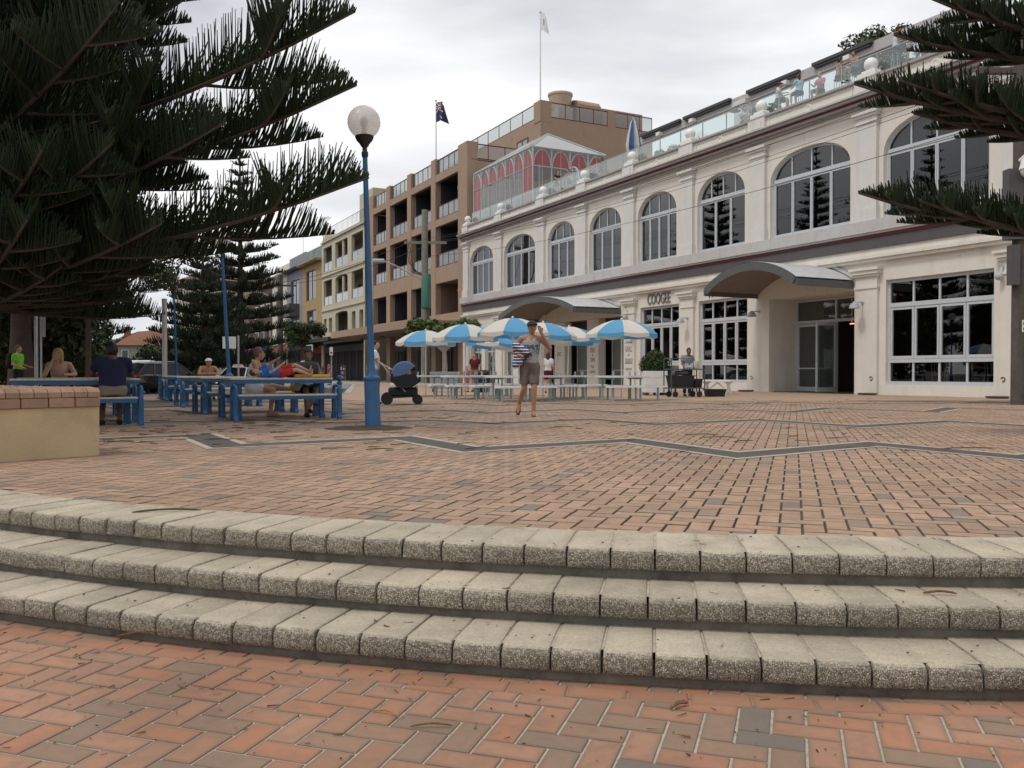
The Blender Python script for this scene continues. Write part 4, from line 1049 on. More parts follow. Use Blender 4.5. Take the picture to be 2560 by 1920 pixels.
def fac_building(label, s0, s1, m, ztop, ops, o=-0.5, deep=9):
    B = thing('terrace_building', label, 'building', FP, FRZ)
    mb = MB(); wall_openings(mb, s0, s1, 0.0, ztop, ops, o=o, depth=.35); obj('front_wall', mb, m, B, fix=False)
    mb = MB(); sb(mb, s0+.01, s0+.3, o-.001, o-deep, 0, ztop-.01); sb(mb, s1-.3, s1-.01, o-.001, o-deep, 0, ztop-.01); sb(mb, s0+.3, s1-.3, o-.36, o-deep, ztop-.4, ztop-.2); sb(mb, s0+.3, s1-.3, o-deep, o-deep+.2, 0, ztop-.4); obj('shell', mb, m, B)
    return B
# cream flats
cr_ops = [(71.6,75.8,13.1,16.0,.0),(77.3,82.3,13.1,16.0,.0),(83.8,87.5,13.1,16.0,0),(71.6,75.8,9.0,12.0,0),(77.3,82.3,9.0,11.7,.35),(83.8,87.5,9.0,12.0,0),(71.6,73,5.7,7.6,0),(74.4,75.8,5.7,7.6,0),(77.3,82.3,5.5,7.6,.3),(83.8,85.2,5.7,7.4,0),(86.2,87.5,5.7,7.4,0),(71.5,87.6,0,4.4,0)]
def wall_grid(mb, s0, s1, levels, o, depth=.35):
    for (z0_, z1_, ops_) in levels: wall_openings(mb, s0, s1, z0_, z1_, [q for q in ops_], o=o, depth=depth)
CR = thing('cream_flats', 'cream balconied block of flats beside the tan hotel', 'building', FP, FRZ)
mb = MB(); wall_grid(mb, 71.0, 88.3, [(0,5,cr_ops[11:]),(5,8.4,cr_ops[6:11]),(8.4,12.6,cr_ops[3:6]),(12.6,17.0,cr_ops[0:3])], -.5)
obj('front_wall', mb, M_cream, CR, fix=False)
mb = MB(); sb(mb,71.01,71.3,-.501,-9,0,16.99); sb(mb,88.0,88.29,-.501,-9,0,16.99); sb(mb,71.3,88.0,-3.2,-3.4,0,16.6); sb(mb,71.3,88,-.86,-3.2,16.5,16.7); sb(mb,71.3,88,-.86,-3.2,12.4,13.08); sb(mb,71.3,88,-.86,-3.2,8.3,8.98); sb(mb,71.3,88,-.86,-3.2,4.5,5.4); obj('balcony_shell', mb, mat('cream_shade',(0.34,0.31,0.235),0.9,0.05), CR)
for q in cr_ops[0:6]:
    a, b_, zb = q[0], q[1], q[2]
    mb = MB(); sb(mb,a,b_,-.62,-.56,zb+1.0,zb+1.05); sb(mb,a,b_,-.62,-.56,zb+.03,zb+.07); sb(mb,(a+b_)/2-.03,(a+b_)/2+.03,-.62,-.56,zb+.07,zb+1.0); r_ = obj('balustrade', mb, M_lampgrey, CR)
    for (u,v) in ((a+.05,(a+b_)/2-.05),((a+b_)/2+.05,b_-.05)):
        mb = MB(); sb(mb,u,v,-.595,-.585,zb+.07,zb+1.0); obj('glass_panel', mb, M_tint, r_)
    mb = MB(); sb(mb,a+.8,b_-.5,-3.05,-3.19,zb,zb+2.2); obj('balcony_door', mb, M_dkwin, CR)
for z in (8.98,13.08):
    mb = MB(); mb.tube([L(79.6,-.75,z),L(79.6,-.75,z+2.9)],.2,12); obj('column', mb, M_cream, CR, sm=40)
mb = MB(); P_ = [(-88.3,17.0)]+[(-85.6+2.0*t, 17.0+ (1.25*cos(t*pi/2) if abs(t)<1 else 0)) for t in np.linspace(-1,1,13)]+[(-71.0,17.0),(-71.0,16.9),(-88.3,16.9)]
mb.prism(P_, .5, .8, 'xz'); obj('curved_gable', mb, M_cream, CR)
mb = MB(); mb.box(-88.3,-71.0,.3,.7,16.6,16.75); mb.box(-88.3,-71.0,.35,.68,12.5,12.62); mb.box(-88.3,-71.0,.35,.68,8.3,8.42); obj('string_course', mb, M_cream, CR)
mb = MB()
for k in range(34): mb.tube([L(71.2+k*.5,-1.2,17.0),L(71.2+k*.5,-1.2,18.6)],.02,4)
mb.tube([L(71.2,-1.2,18.6),L(88,-1.2,18.6)],.03,4); obj('roof_railing', mb, M_steel, CR)
mb = MB(); sb(mb,71.3,76,-1.5,-6,17,20.5); obj('roof_room', mb, M_cream, CR)
# ochre, blue-grey and old white houses
def row_house(label, s0, s1, m, ztop, wins, eave, par, parm):
    B = thing('row_house', label, 'building', FP, FRZ)
    lv = [(0,5.0,[(s0+.4,s1-.4,0,4.0,0)]),(5.0,9.0,[w for w in wins if w[2]<9]),(9.0,ztop,[w for w in wins if w[2]>=9])]
    mb = MB(); wall_grid(mb, s0, s1, lv, -.5); obj('front_wall', mb, m, B, fix=False)
    mb = MB(); sb(mb,s0+.01,s0+.3,-.501,-9,0,ztop-.01); sb(mb,s1-.3,s1-.01,-.501,-9,0,ztop-.01); sb(mb,s0+.3,s1-.3,-2.5,-2.6,0,ztop); sb(mb,s0+.3,s1-.3,-.9,-9,ztop-.3,ztop-.1); obj('shell', mb, m, B)
    mb = MB(); sb(mb,s0,s1,-.5,.35,ztop,ztop+.12); sb(mb,s0,s1,-.5,.2,ztop-.15,ztop-.003); obj('eave', mb, eave, B)
    mb = MB(); sb(mb,s0,s1,-.9,-1.2,ztop+.12,ztop+par); obj('parapet', mb, parm, B)
    for w in wins:
        a, b_, z0_, z1_ = w[0], w[1], w[2], w[3]
        mb = MB(); sb(mb,a,a+.08,-.75,-.65,z0_,z1_); sb(mb,b_-.08,b_,-.75,-.65,z0_,z1_); sb(mb,a+.08,b_-.08,-.75,-.65,z1_-.1,z1_); sb(mb,a+.08,b_-.08,-.75,-.65,z0_,z0_+.1); sb(mb,(a+b_)/2-.04,(a+b_)/2+.04,-.75,-.65,z0_+.1,z1_-.1)
        W = obj('window', mb, M_steel, B)
        mb = MB(); sb(mb,a+.08,(a+b_)/2-.04,-.72,-.7,z0_+.1,z1_-.1); obj('pane', mb, M_dkwin, W); mb = MB(); sb(mb,(a+b_)/2+.04,b_-.08,-.72,-.7,z0_+.1,z1_-.1); obj('pane', mb, M_blindw if w[4] else M_dkwin, W)
    return B
OC = row_house('ochre house with tall dark windows', 88.32, 98.2, M_ochre, 14.9, [(91.2,96.2,10.2,14.0,0),(91.2,96.0,5.3,8.9,0)], M_ochre, 1.9, mat('faded_mural',(0.20,0.25,0.25),0.9,0.5,0.7))
GR = row_house('blue grey house with a dark box balcony', 98.22, 107.4, M_gry, 15.0, [(100.2,105.0,10.0,13.6,0),(100.2,105,5.6,8.2,0)], M_dark, 2.0, M_gry)
mb = MB(); sb(mb,100.0,105.2,-.45,.9,8.5,10.2); obj('box_balcony', mb, M_dark, GR)
WH = row_house('narrow old white house at the end of the row', 107.42, 117.3, M_wht, 15.0, [(110,114.8,10.0,13.0,0),(110,114.8,5.4,8.0,0)], M_wht, 1.6, M_wht)
mb = MB(); sb(mb,110.5,111.2,-2,-2.7,15,17.6); mb.tube([L(104,-2,15),L(104,-2,22)],.04,5); obj('chimney', mb, M_wht, WH)
def aerial(s, o, zb, h, label):
    mb = MB(); mb.tube([(0,0,0),(0,0,h)],.05,5); mb.tube([(-1.6,0,h-.3),(1.6,.3,h+.1)],.03,4)
    for k in range(7): t = -1.4+k*.45; mb.tube([(t,-.6,h-.28+.12*k/3),(t,.8,h-.25+.12*k/3)],.02,4)
    tag(obj('roof_aerial', mb, M_steel, loc=SP(s,o,zb), rz=FRZ), label, 'aerial')
aerial(97, -3, 14.8, 6.6, 'thin television aerial on the ochre house roof')
# brown brick block with striped gable further on
BB = thing('brick_flats', 'brown brick flats beyond the white house', 'building', FP, FRZ)
mb = MB(); sb(mb,118,150,-3,-16,0,15.5); obj('wall', mb, M_brn, BB)
mb = MB(); sb(mb,117.6,150.4,-2.6,-16.3,15.5,16.4); obj('roof', mb, mat('tan_roof_edge',(0.33,0.24,0.15),0.9), BB)
for k in range(5):
    for z in (6,10.5):
        mb = MB(); sb(mb,121+k*5,124+k*5,-2.9,-2.99,z,z+2.2); w = obj('window', mb, M_wpaint, BB); mb = MB(); sb(mb,121.2+k*5,123.8+k*5,-2.85,-2.9,z+.2,z+2.0); obj('pane', mb, M_dkwin, w)
FB = thing('cream_corner_flats', 'cream hipped roof flats behind the pine trees', 'building', FP, FRZ)
mb = MB(); sb(mb,152,176,8,-8,0,18); obj('wall', mb, M_cream, FB)
mb = MB(); R_ = [L(151,9,18),L(177,9,18),L(177,-9,18),L(151,-9,18),L(158,0,22),L(170,0,22)]; mb.add(R_,[(0,1,5,4),(1,2,5),(2,3,4,5),(3,0,4)]); obj('roof', mb, mat('brown_tile',(0.16,0.10,0.07),0.9,0.2,2), FB)
for k in range(4):
    for z in (5,9.5,14):
        mb = MB(); sb(mb,154+k*5.5,157+k*5.5,8.003,8.08,z,z+2.4); w = obj('window', mb, M_wpaint, FB); mb = MB(); sb(mb,154.2+k*5.5,156.8+k*5.5,8.09,8.14,z+.2,z+2.2); obj('pane', mb, M_dkwin, w)
# shop awnings and dark shopfronts
M_awn = mat('dark_green_awning', (0.035,0.045,0.035), 0.8, 0.15, 2); M_redaw = mat('red_awning', (0.30,0.035,0.03), 0.8, 0.1, 2); M_tanaw = mat('tan_fascia',(0.27,0.2,0.13),0.85,0.1,2)
def awning(label, s0, s1, o1, z0_, z1_, m, drop=.35):
    mb = MB(); mb.prism([(.5,z0_),(-o1,z1_-.1),(-o1,z1_-drop),(-o1+.05,z1_-drop),(-o1+.05,z1_-.18),(.5,z0_-.12)], -s1, -s0, 'yz')
    A = tag(obj('shop_awning', mb, m, loc=FP, rz=FRZ), label, 'awning'); return A
awning('dark green shop awning below the blue grey house', 98.4, 107.2, 3.6, 5.3, 4.7, M_awn)
awning('red shop awning below the ochre house', 91.5, 98.2, 3.2, 4.9, 4.3, M_redaw, .9)
awning('dark flat awning below the cream flats', 71.2, 88.2, 3.4, 4.75, 4.7, M_awn, .5)
awning('tan shop fascia between the red awning and the cream flats', 88.4, 91.3, 3.2, 4.8, 4.7, M_tanaw, .8)
awning('dark awning below the old white house', 107.5, 117.2, 3.4, 5.0, 4.5, M_awn)
mb = MB(); mb.box(-1.5,1.5,-.06,.06,0,.75); sg = tag(obj('shop_sign', mb, M_wpaint, loc=SP(78.5,3.55,3.2), rz=FRZ), 'black and white box sign hanging under the dark awning', 'sign')
mb = MB(); mb.box(-1.42,1.42,-.075,-.062,.08,.67); obj('sign_face', mb, M_black, sg); text('sign_text','SURF',.45,M_wpaint,sg,(0,-.08,.2),sx=.9,ext=.004)

# dark shop interiors under the awnings, with racks of goods on the footpath
M_shopdark = mat('shop_interior', (0.022,0.02,0.02), 0.8, 0.3, 1.5)
for k, (a, b_, lb) in enumerate(((71.7,87.4,'dark souvenir shopfront under the cream flats'),(88.9,97.7,'dark shopfront under the ochre house'),(98.7,106.9,'dark shopfront under the blue grey house'),(107.9,116.7,'dark shopfront under the old white house'))):
    sf = thing('shopfront', lb, 'shopfront', FP, FRZ)
    mb = MB(); sb(mb, a, b_, -.78, -.72, 0.0, 4.35); obj('glazing', mb, M_shopdark, sf)
    nb = int((b_-a)/2.4)
    for i in range(nb+1):
        s = a+(b_-a)*i/nb; mb = MB(); sb(mb, s-.05, s+.05, -.72, -.62, 0, 4.0); obj('mullion', mb, M_steel, sf)
    mb = MB(); sb(mb, a, b_, -.72, -.55, 3.3, 4.0); obj('fascia_board', mb, (M_dark, M_redaw, M_awn, M_dark)[k], sf)
rk = random.Random(77)
def goods_rack(label, s, o, cols):
    r = thing('goods_rack', label, 'rack', SP(s,o,-.05), FRZ+rk.uniform(-.3,.3))
    mb = MB()
    for x in (-.45,.45): mb.tube([(x,0,0),(x,0,1.7)],.02,5)
    for z in (.3,.75,1.2,1.65): mb.tube([(-.45,0,z),(.45,0,z)],.015,5)
    obj('frame', mb, M_galv_, r)
    for i, z in enumerate((.32,.77,1.22)):
        for j in range(4):
            mb = MB(); x = -.4+.2*j; mb.bbox(x,x+.17,-.12,.08,z,z+rk.uniform(.2,.38),.02); obj('goods', mb, cols[(i+j*2) % len(cols)], r)
M_galv_ = mat('rack_metal', (0.35,0.35,0.36), 0.5, 0.1)
gcol = [mat('goods_%d' % i, c, 0.7, 0.1) for i, c in enumerate(((0.35,0.04,0.04),(0.05,0.12,0.35),(0.55,0.53,0.5),(0.30,0.05,0.18),(0.05,0.05,0.06),(0.4,0.3,0.05)))]
goods_rack('souvenir rack with red and white goods by the parking sign', 72.5, 1.4, gcol); goods_rack('low rack of beach toys outside the souvenir shop', 76.3, 1.8, gcol[::-1]); goods_rack('rack of dark clothes at the cream flats corner', 80.5, 1.5, gcol[3:]+gcol[:2]); goods_rack('rack of blue goods before the ochre house', 90.2, 1.6, gcol[1:]); goods_rack('small display stand beside the hotel corner', 66.5, .6, gcol[2:])
# ================================================================ TREES
NPR = np.random.RandomState(11)
def leafmat(name, c1, c2, rough=0.6):
    m = bpy.data.materials.new(name); m.use_nodes = True; nt = m.node_tree; b = nt.nodes['Principled BSDF']
    geo = nt.nodes.new('ShaderNodeNewGeometry'); rp = nt.nodes.new('ShaderNodeMixRGB')
    rp.inputs[1].default_value = (*c1,1); rp.inputs[2].default_value = (*c2,1)
    nt.links.new(geo.outputs['Random Per Island'], rp.inputs[0]); nt.links.new(rp.outputs[0], b.inputs['Base Color'])
    b.inputs['Roughness'].default_value = rough; b.inputs['Specular IOR Level'].default_value = 0.25
    MATS[name] = m; return m
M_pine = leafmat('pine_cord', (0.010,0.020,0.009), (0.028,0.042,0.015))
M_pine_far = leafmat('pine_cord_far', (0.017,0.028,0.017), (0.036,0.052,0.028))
M_bark = mat('pine_bark', (0.075,0.055,0.045), 0.95, 0.3, 6, 0.6, 25)
M_leaf = leafmat('broad_leaf', (0.028,0.045,0.016), (0.065,0.085,0.03))
M_leaf2 = leafmat('olive_leaf', (0.045,0.06,0.022), (0.10,0.11,0.05))
M_leaf3 = leafmat('bright_leaf', (0.05,0.085,0.022), (0.10,0.14,0.04))

def cords(B, D0, Ln, r, bend, sides=3, segs=3):
    """tapered upturned cords: arrays of base, direction, length, radius, upward bend"""
    n = len(B); D0 = D0/np.linalg.norm(D0, axis=1)[:,None]
    ref = np.where(np.abs(D0[:,2:3]) < .9, np.array([[0,0,1.]]), np.array([[1.,0,0]]))
    X = np.cross(D0, ref); X /= np.linalg.norm(X, axis=1)[:,None]; Y = np.cross(D0, X)
    V = np.zeros((n, segs+1, sides, 3))
    for i in range(segs+1):
        t = i/segs
        P = B + D0*(Ln*t)[:,None]; P[:,2] += bend*Ln*t*t
        rr = r*(1.0 - 0.35*t) * (0.55 if i == segs else 1.0)
        for k in range(sides):
            a = 2*pi*k/sides; V[:,i,k,:] = P + X*(rr*cos(a))[:,None] + Y*(rr*sin(a))[:,None]
    per = (segs+1)*sides
    F = []
    for i in range(segs):
        for k in range(sides): F.append((i*sides+k, i*sides+(k+1)%sides, (i+1)*sides+(k+1)%sides, (i+1)*sides+k))
    F = np.array(F); FF = (F[None,:,:] + (np.arange(n)*per)[:,None,None]).reshape(-1,4)
    return V.reshape(-1,3), FF
def mesh_np(name, V, F, m):
    me = bpy.data.meshes.new(name); n, k = F.shape
    me.vertices.add(len(V)); me.vertices.foreach_set('co', V.astype(np.float32).ravel())
    me.loops.add(n*k); me.loops.foreach_set('vertex_index', F.astype(np.int32).ravel())
    me.polygons.add(n); me.polygons.foreach_set('loop_start', np.arange(0,n*k,k,dtype=np.int32)); me.polygons.foreach_set('loop_total', np.full(n,k,dtype=np.int32))
    me.update(calc_edges=True); me.materials.append(m); return me
def limb_path(p0, az, length, e1, e2, n=9):
    t = np.linspace(0,1,n); d = np.array([cos(az), sin(az)])
    return np.stack([p0[0]+d[0]*length*t, p0[1]+d[1]*length*t, p0[2]+length*(e1*t+e2*t*t)],1)
class Pine:
    def __init__(s): s.C = []; s.limbs = []
    def dress(s, path, t0, Lc, sp, r, jit=.25, taper=.85):
        seg = np.linalg.norm(np.diff(path,axis=0),axis=1); L_ = seg.sum(); cum = np.r_[0,np.cumsum(seg)]/L_
        n = max(3, int(L_*(1-t0)/sp)); t = t0+(1-t0)*(np.arange(n)+NPR.rand(n)*.6)/n
        for side in (-1,1):
            P = np.stack([np.interp(t,cum,path[:,k]) for k in range(3)],1); P2 = np.stack([np.interp(np.minimum(t+.02,1.02),cum,path[:,k]) for k in range(3)],1)
            fw = (path[-1]-path[-2]); fw = fw/np.linalg.norm(fw)
            sd = np.array([-fw[1],fw[0],0]); sd /= np.linalg.norm(sd)+1e-9
            up = np.array([0,0,1.])
            ln = Lc*np.minimum(1.0,(1-t)*L_/taper+.07)*(0.85+.3*NPR.rand(n))
            D0 = fw*.50+up*.78+sd*side*.50+NPR.randn(n,3)*jit*.35
            s.C.append((P, D0, ln, np.full(n, r)*(0.8+.4*NPR.rand(n)), 0.28+NPR.rand(n)*.2))
    def branch(s, p0, az, length, e1, e2, Lc, sp, r, nlat, bare=.35, latlen=.34, rad=.05):
        path = limb_path(p0, az, length, e1, e2); s.limbs.append((path, rad)); s.dress(path, bare, Lc, sp, r)
        for k in range(nlat):
            t = bare*.8+(0.9-bare*.8)*(k+.5*NPR.rand())/max(1,nlat); i = t*(len(path)-1); a = int(i)
            q = path[a]+(path[min(a+1,len(path)-1)]-path[a])*(i-a)
            sg = -1 if k % 2 else 1
            ll = length*latlen*(1.15-.75*t)*(0.8+.5*NPR.rand())
            lp = limb_path(q, az+sg*radians(28+26*NPR.rand()), ll, e1*.5-.06+NPR.rand()*.08, .10+.1*NPR.rand(), 6)
            s.limbs.append((lp, rad*.35)); s.dress(lp, .12, Lc*.95, sp, r)
    def build(s, root, m, segs=3):
        B = np.concatenate([c[0] for c in s.C]); D0 = np.concatenate([c[1] for c in s.C]); Ln = np.concatenate([c[2] for c in s.C]); r = np.concatenate([c[3] for c in s.C]); bd = np.concatenate([c[4] for c in s.C])
        V, F = cords(B, D0, Ln, r, bd, 3, segs)
        me = mesh_np('crown', V, F, m); o = bpy.data.objects.new('crown', me); COL.objects.link(o); o.parent = root; o['kind'] = 'stuff'
        mb = MB()
        for path, rad in s.limbs:
            n = len(path); mb.tube([tuple(p) for p in path], [rad*(1-.8*i/(n-1)) for i in range(n)], 5, caps=False)
        obj('limb', mb, M_bark, root, fix=False, sm=60)['kind'] = 'stuff'
        return len(B)
def trunk(root, h, r0, lean=(0,0), n=10):
    mb = MB(); pts = [(lean[0]*t*h, lean[1]*t*h, h*t-.3*(t==0)) for t in np.linspace(0,1,n)]
    mb.tube(pts, [r0*(1.35 if i == 0 else 1)*(1-.93*i/(n-1))+.01 for i in range(n)], 14); obj('trunk', mb, M_bark, root, sm=60)

# --- big near pine at the left; branches written from the trunk outwards
def near_pine(loc, H, r0, label, targets, z0, z1, dz, per, Lmax, dens, Lc=.50, azskip=None, seed=1):
    global NPR; NPR = np.random.RandomState(seed)
    root = thing('norfolk_pine', label, 'tree', loc); trunk(root, H, r0); P = Pine()
    for (tip, zb, nl) in targets:
        v = np.array(tip)-np.array([loc[0],loc[1],loc[2]]); ln = math.hypot(v[0],v[1]); az = atan2(v[1],v[0]); rise = (v[2]-zb)/ln
        P.branch((0,0,zb), az, ln, rise-.16, .16, Lc, dens, .0165, nl, bare=.42, latlen=.30, rad=.075)
    z = z0; k = 0
    while z < z1:
        f = max(.12, 1-(z-z0)/(H-z0)); L_ = Lmax*(f**.55)
        for j in range(per):
            az = 2*pi*(j+.5*(k%2)+NPR.rand()*.35)/per+.2
            short = 1.0
            if azskip and azskip(az % (2*pi), z):
                if Lmax < 4: continue
                short = .70
            far_ = z > 9
            P.branch((0,0,z+NPR.rand()*.3), az, L_*short*(.82+.3*NPR.rand()), -.04-.10*NPR.rand(), .14, Lc*1.02, dens*(2.2 if far_ else 1.25), .0135*(1.8 if far_ else 1.1), 5 if far_ else 9, bare=.25, latlen=.34, rad=.07)
        z += dz; k += 1
    P.build(root, M_pine, 2); return root
def rightward(az, z):      # sparse towards the plaza so that the long limbs stand out against the sky
    a = (az+pi) % (2*pi) - pi
    return -1.3 < a < 1.15 and z < 8.5
T1 = (-9.4, 14.6, 0)
near_pine(T1, 19, .34, 'large dark pine overhanging the planter at the left edge',
    [((-1.98,11.0,5.38),4.5,4),((-2.05,11.5,4.62),3.7,4),((-3.75,11.4,4.1),3.3,5),((-1.82,11.05,3.30),2.75,4),((-4.5,11.2,2.75),2.3,6),((-4.7,12.4,6.1),5.3,6),((-4.2,11.8,6.6),5.8,6),((-4.7,10.4,5.2),4.4,7),((-5.0,10.9,3.7),3.0,7),((-5.5,13.2,2.5),2.1,7),((-4.9,13.5,4.5),3.8,7),((-5.3,12.0,6.4),5.5,7),((-5.6,10.4,3.5),2.7,8),((-5.6,12.6,3.2),2.5,7),((-5.9,10.6,2.7),2.1,8),((-6.2,12.0,2.3),1.9,8),((-6.0,14.5,3.0),2.4,8),((-5.6,14.2,5.5),4.8,8)],
    1.9, 11.2, .60, 7, 4.8, .034, Lc=.54, azskip=rightward, seed=5)
near_pine((-17.3, 30.6, 0), 20, .36, 'second dark pine whose trunk stands behind the person in green', [], 3.6, 15.5, .72, 7, 5.2, .085, Lc=.58, seed=6)
near_pine((-15.6, 22.0, 0), 20, .36, 'third dark pine filling the left edge behind the planter', [], 2.6, 12.5, .75, 7, 5.0, .075, Lc=.55, seed=16)
near_pine((-25.5, 42.0, 0), 20, .4, 'fourth dark pine deep in the row at the left', [], 2.6, 14.5, .85, 6, 5.6, .11, Lc=.6, seed=8)
# --- right pine: trunk outside the frame, three limbs reaching in
near_pine((8.0, 11.2, 0), 15, .36, 'pine at the right edge whose branches reach into view',
    [((4.32,11.0,4.47),3.95,7),((4.75,10.7,4.42),4.0,7),((4.42,11.1,3.12),2.6,7),((5.0,10.7,2.95),2.5,7),((5.3,11.5,4.25),3.8,7),((4.95,11.3,5.20),4.8,7),((5.2,10.8,5.45),5.0,7)],
    6.6, 9.5, .7, 6, 2.8, .026, Lc=.34, azskip=lambda az, z: abs(az-pi) < 1.0 and z < 6.0, seed=9)

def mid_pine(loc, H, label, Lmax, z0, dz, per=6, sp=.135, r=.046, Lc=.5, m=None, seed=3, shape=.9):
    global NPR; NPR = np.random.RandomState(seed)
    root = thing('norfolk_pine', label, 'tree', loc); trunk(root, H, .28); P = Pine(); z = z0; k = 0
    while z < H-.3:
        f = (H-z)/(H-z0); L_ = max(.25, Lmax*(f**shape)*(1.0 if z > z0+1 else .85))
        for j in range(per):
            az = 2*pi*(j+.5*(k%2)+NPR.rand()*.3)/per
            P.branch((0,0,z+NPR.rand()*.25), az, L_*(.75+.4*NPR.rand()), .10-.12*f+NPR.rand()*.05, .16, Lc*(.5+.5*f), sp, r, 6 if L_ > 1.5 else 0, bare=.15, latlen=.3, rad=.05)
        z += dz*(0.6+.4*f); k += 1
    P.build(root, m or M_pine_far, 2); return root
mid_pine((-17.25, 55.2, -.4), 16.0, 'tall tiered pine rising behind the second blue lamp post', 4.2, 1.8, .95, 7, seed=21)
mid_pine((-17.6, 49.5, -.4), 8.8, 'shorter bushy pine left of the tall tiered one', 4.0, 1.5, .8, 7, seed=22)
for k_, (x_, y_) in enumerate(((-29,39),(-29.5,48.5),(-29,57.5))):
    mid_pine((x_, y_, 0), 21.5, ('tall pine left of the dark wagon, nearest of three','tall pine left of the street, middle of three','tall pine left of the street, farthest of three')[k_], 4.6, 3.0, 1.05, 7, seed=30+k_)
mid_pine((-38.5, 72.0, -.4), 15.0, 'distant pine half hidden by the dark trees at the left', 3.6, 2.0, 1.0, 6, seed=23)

# --- broadleaf crowns made of many small leaves around limbs
def leafy(name, label, cat, loc, clumps, n, size, m, stem=None, seed=1, m_st=None, flat=.75):
    rs = np.random.RandomState(seed)
    root = thing(name, label, cat, loc)
    w = np.array([c[3]**2 for c in clumps]); w = w/w.sum(); idx = rs.choice(len(clumps), n, p=w)
    cc = np.array([c[:3] for c in clumps])[idx]; rr = np.array([c[3] for c in clumps])[idx]
    d = rs.randn(n,3); d /= np.linalg.norm(d,axis=1)[:,None]; rad = rr*(0.45+.62*rs.rand(n)**.6)
    P = cc+d*rad[:,None]*np.array([1,1,flat])
    nrm = d+rs.randn(n,3)*.7+np.array([0,0,.35]); nrm /= np.linalg.norm(nrm,axis=1)[:,None]
    a = np.cross(nrm, rs.randn(n,3)); a /= np.linalg.norm(a,axis=1)[:,None]; b_ = np.cross(nrm,a)
    s1 = size*(0.6+.8*rs.rand(n))[:,None]; s2 = s1*.5
    V = np.stack([P-a*s1, P+b_*s2+nrm*s1*.12, P+a*s1, P-b_*s2+nrm*s1*.12],1).reshape(-1,3); F = np.arange(4*n).reshape(-1,4)
    o = bpy.data.objects.new('crown', mesh_np('crown', V, F, m)); COL.objects.link(o); o.parent = root; o['kind'] = 'stuff'
    if stem:
        mb = MB(); h, r0 = stem
        mb.tube([(0,0,-.1),(r0*.3,0,h*.5),(0,0,h)], [r0*1.2,r0,r0*.8], 8)
        for c in clumps[:14]: mb.tube([(0,0,h*.9),(c[0]*.5,c[1]*.5,h*.5+c[2]*.5),(c[0],c[1],c[2])], [r0*.6,r0*.4,r0*.15], 5)
        obj('trunk', mb, m_st or M_bark, root, sm=60)
    return root
def rc(n, sx, sy, z0_, z1_, r0, r1, seed):
    r = random.Random(seed); return [(r.uniform(-sx,sx), r.uniform(-sy,sy), r.uniform(z0_,z1_), r.uniform(r0,r1)) for _ in range(n)]
leafy('broadleaf_tree', 'dark broadleaf crown showing below the left pine', 'tree', (-14.9,30.5,0), [(x+1.3,y,z,r) for x,y,z,r in rc(26,2.1,1.6,3.9,6.3,.5,.9,4)], 12000, .085, M_leaf, (3.4,.10), 31)
leafy('broadleaf_tree', 'dense dark tree behind the blonde person at the left', 'tree', (-23.0,40,0), rc(40,3.3,2.0,1.0,6.5,.8,1.5,5), 16000, .13, M_leaf, (2.2,.28), 32)
leafy('broadleaf_tree', 'dense dark tree at the far left edge', 'tree', (-18.9,33,0), rc(36,2.7,1.6,.8,5.0,.7,1.3,6), 13000, .13, M_leaf, (2.2,.25), 33)
leafy('broadleaf_tree', 'yellow green rounded tree beyond the bus', 'tree', (-60,112,-1), rc(20,4,3,2,4.0,1.2,1.9,7), 6000, .3, M_leaf2, (3.5,.4), 34)
leafy('broadleaf_tree', 'dark tree beside the red roofed house', 'tree', (-40.5,104,-1), rc(30,3.2,3,1.8,4.4,1.0,1.7,8), 9000, .26, M_leaf, (3,.4), 35)
leafy('broadleaf_tree', 'grey green tall tree on the rise beyond the bus', 'tree', (-66,150,-1), rc(26,4.5,4,2,7.5,1.4,2.4,9), 8000, .4, M_leaf2, (5,.5), 36)
leafy('broadleaf_tree', 'dark spreading tree left of the bus', 'tree', (-66,120,-1), rc(24,5,3,1.5,4.2,1.4,2.2,10), 7000, .3, M_leaf, (3,.4), 37)
leafy('broadleaf_tree', 'small dark street tree in front of the cream flats', 'tree', SP(80,4,-.05), rc(16,1.6,1.2,4.2,6.2,.6,1.1,11), 4500, .14, M_leaf, (4.2,.12), 38)
leafy('broadleaf_tree', 'grey green street tree below the tall pine', 'tree', (-20.6,60,-.4), rc(18,2.2,1.6,1.8,4.5,.6,1.1,12), 5000, .13, M_leaf2, (2,.14), 39)
leafy('frangipani_tree', 'flat topped frangipani with pale trunk behind the left parasols', 'tree', (-3.95,50.5,0), rc(22,1.75,.9,3.25,3.75,.35,.55,13), 3200, .14, M_leaf3, (2.3,.16), 40, mat('pale_bark',(0.36,0.33,0.28),0.9,0.2,6), .6)
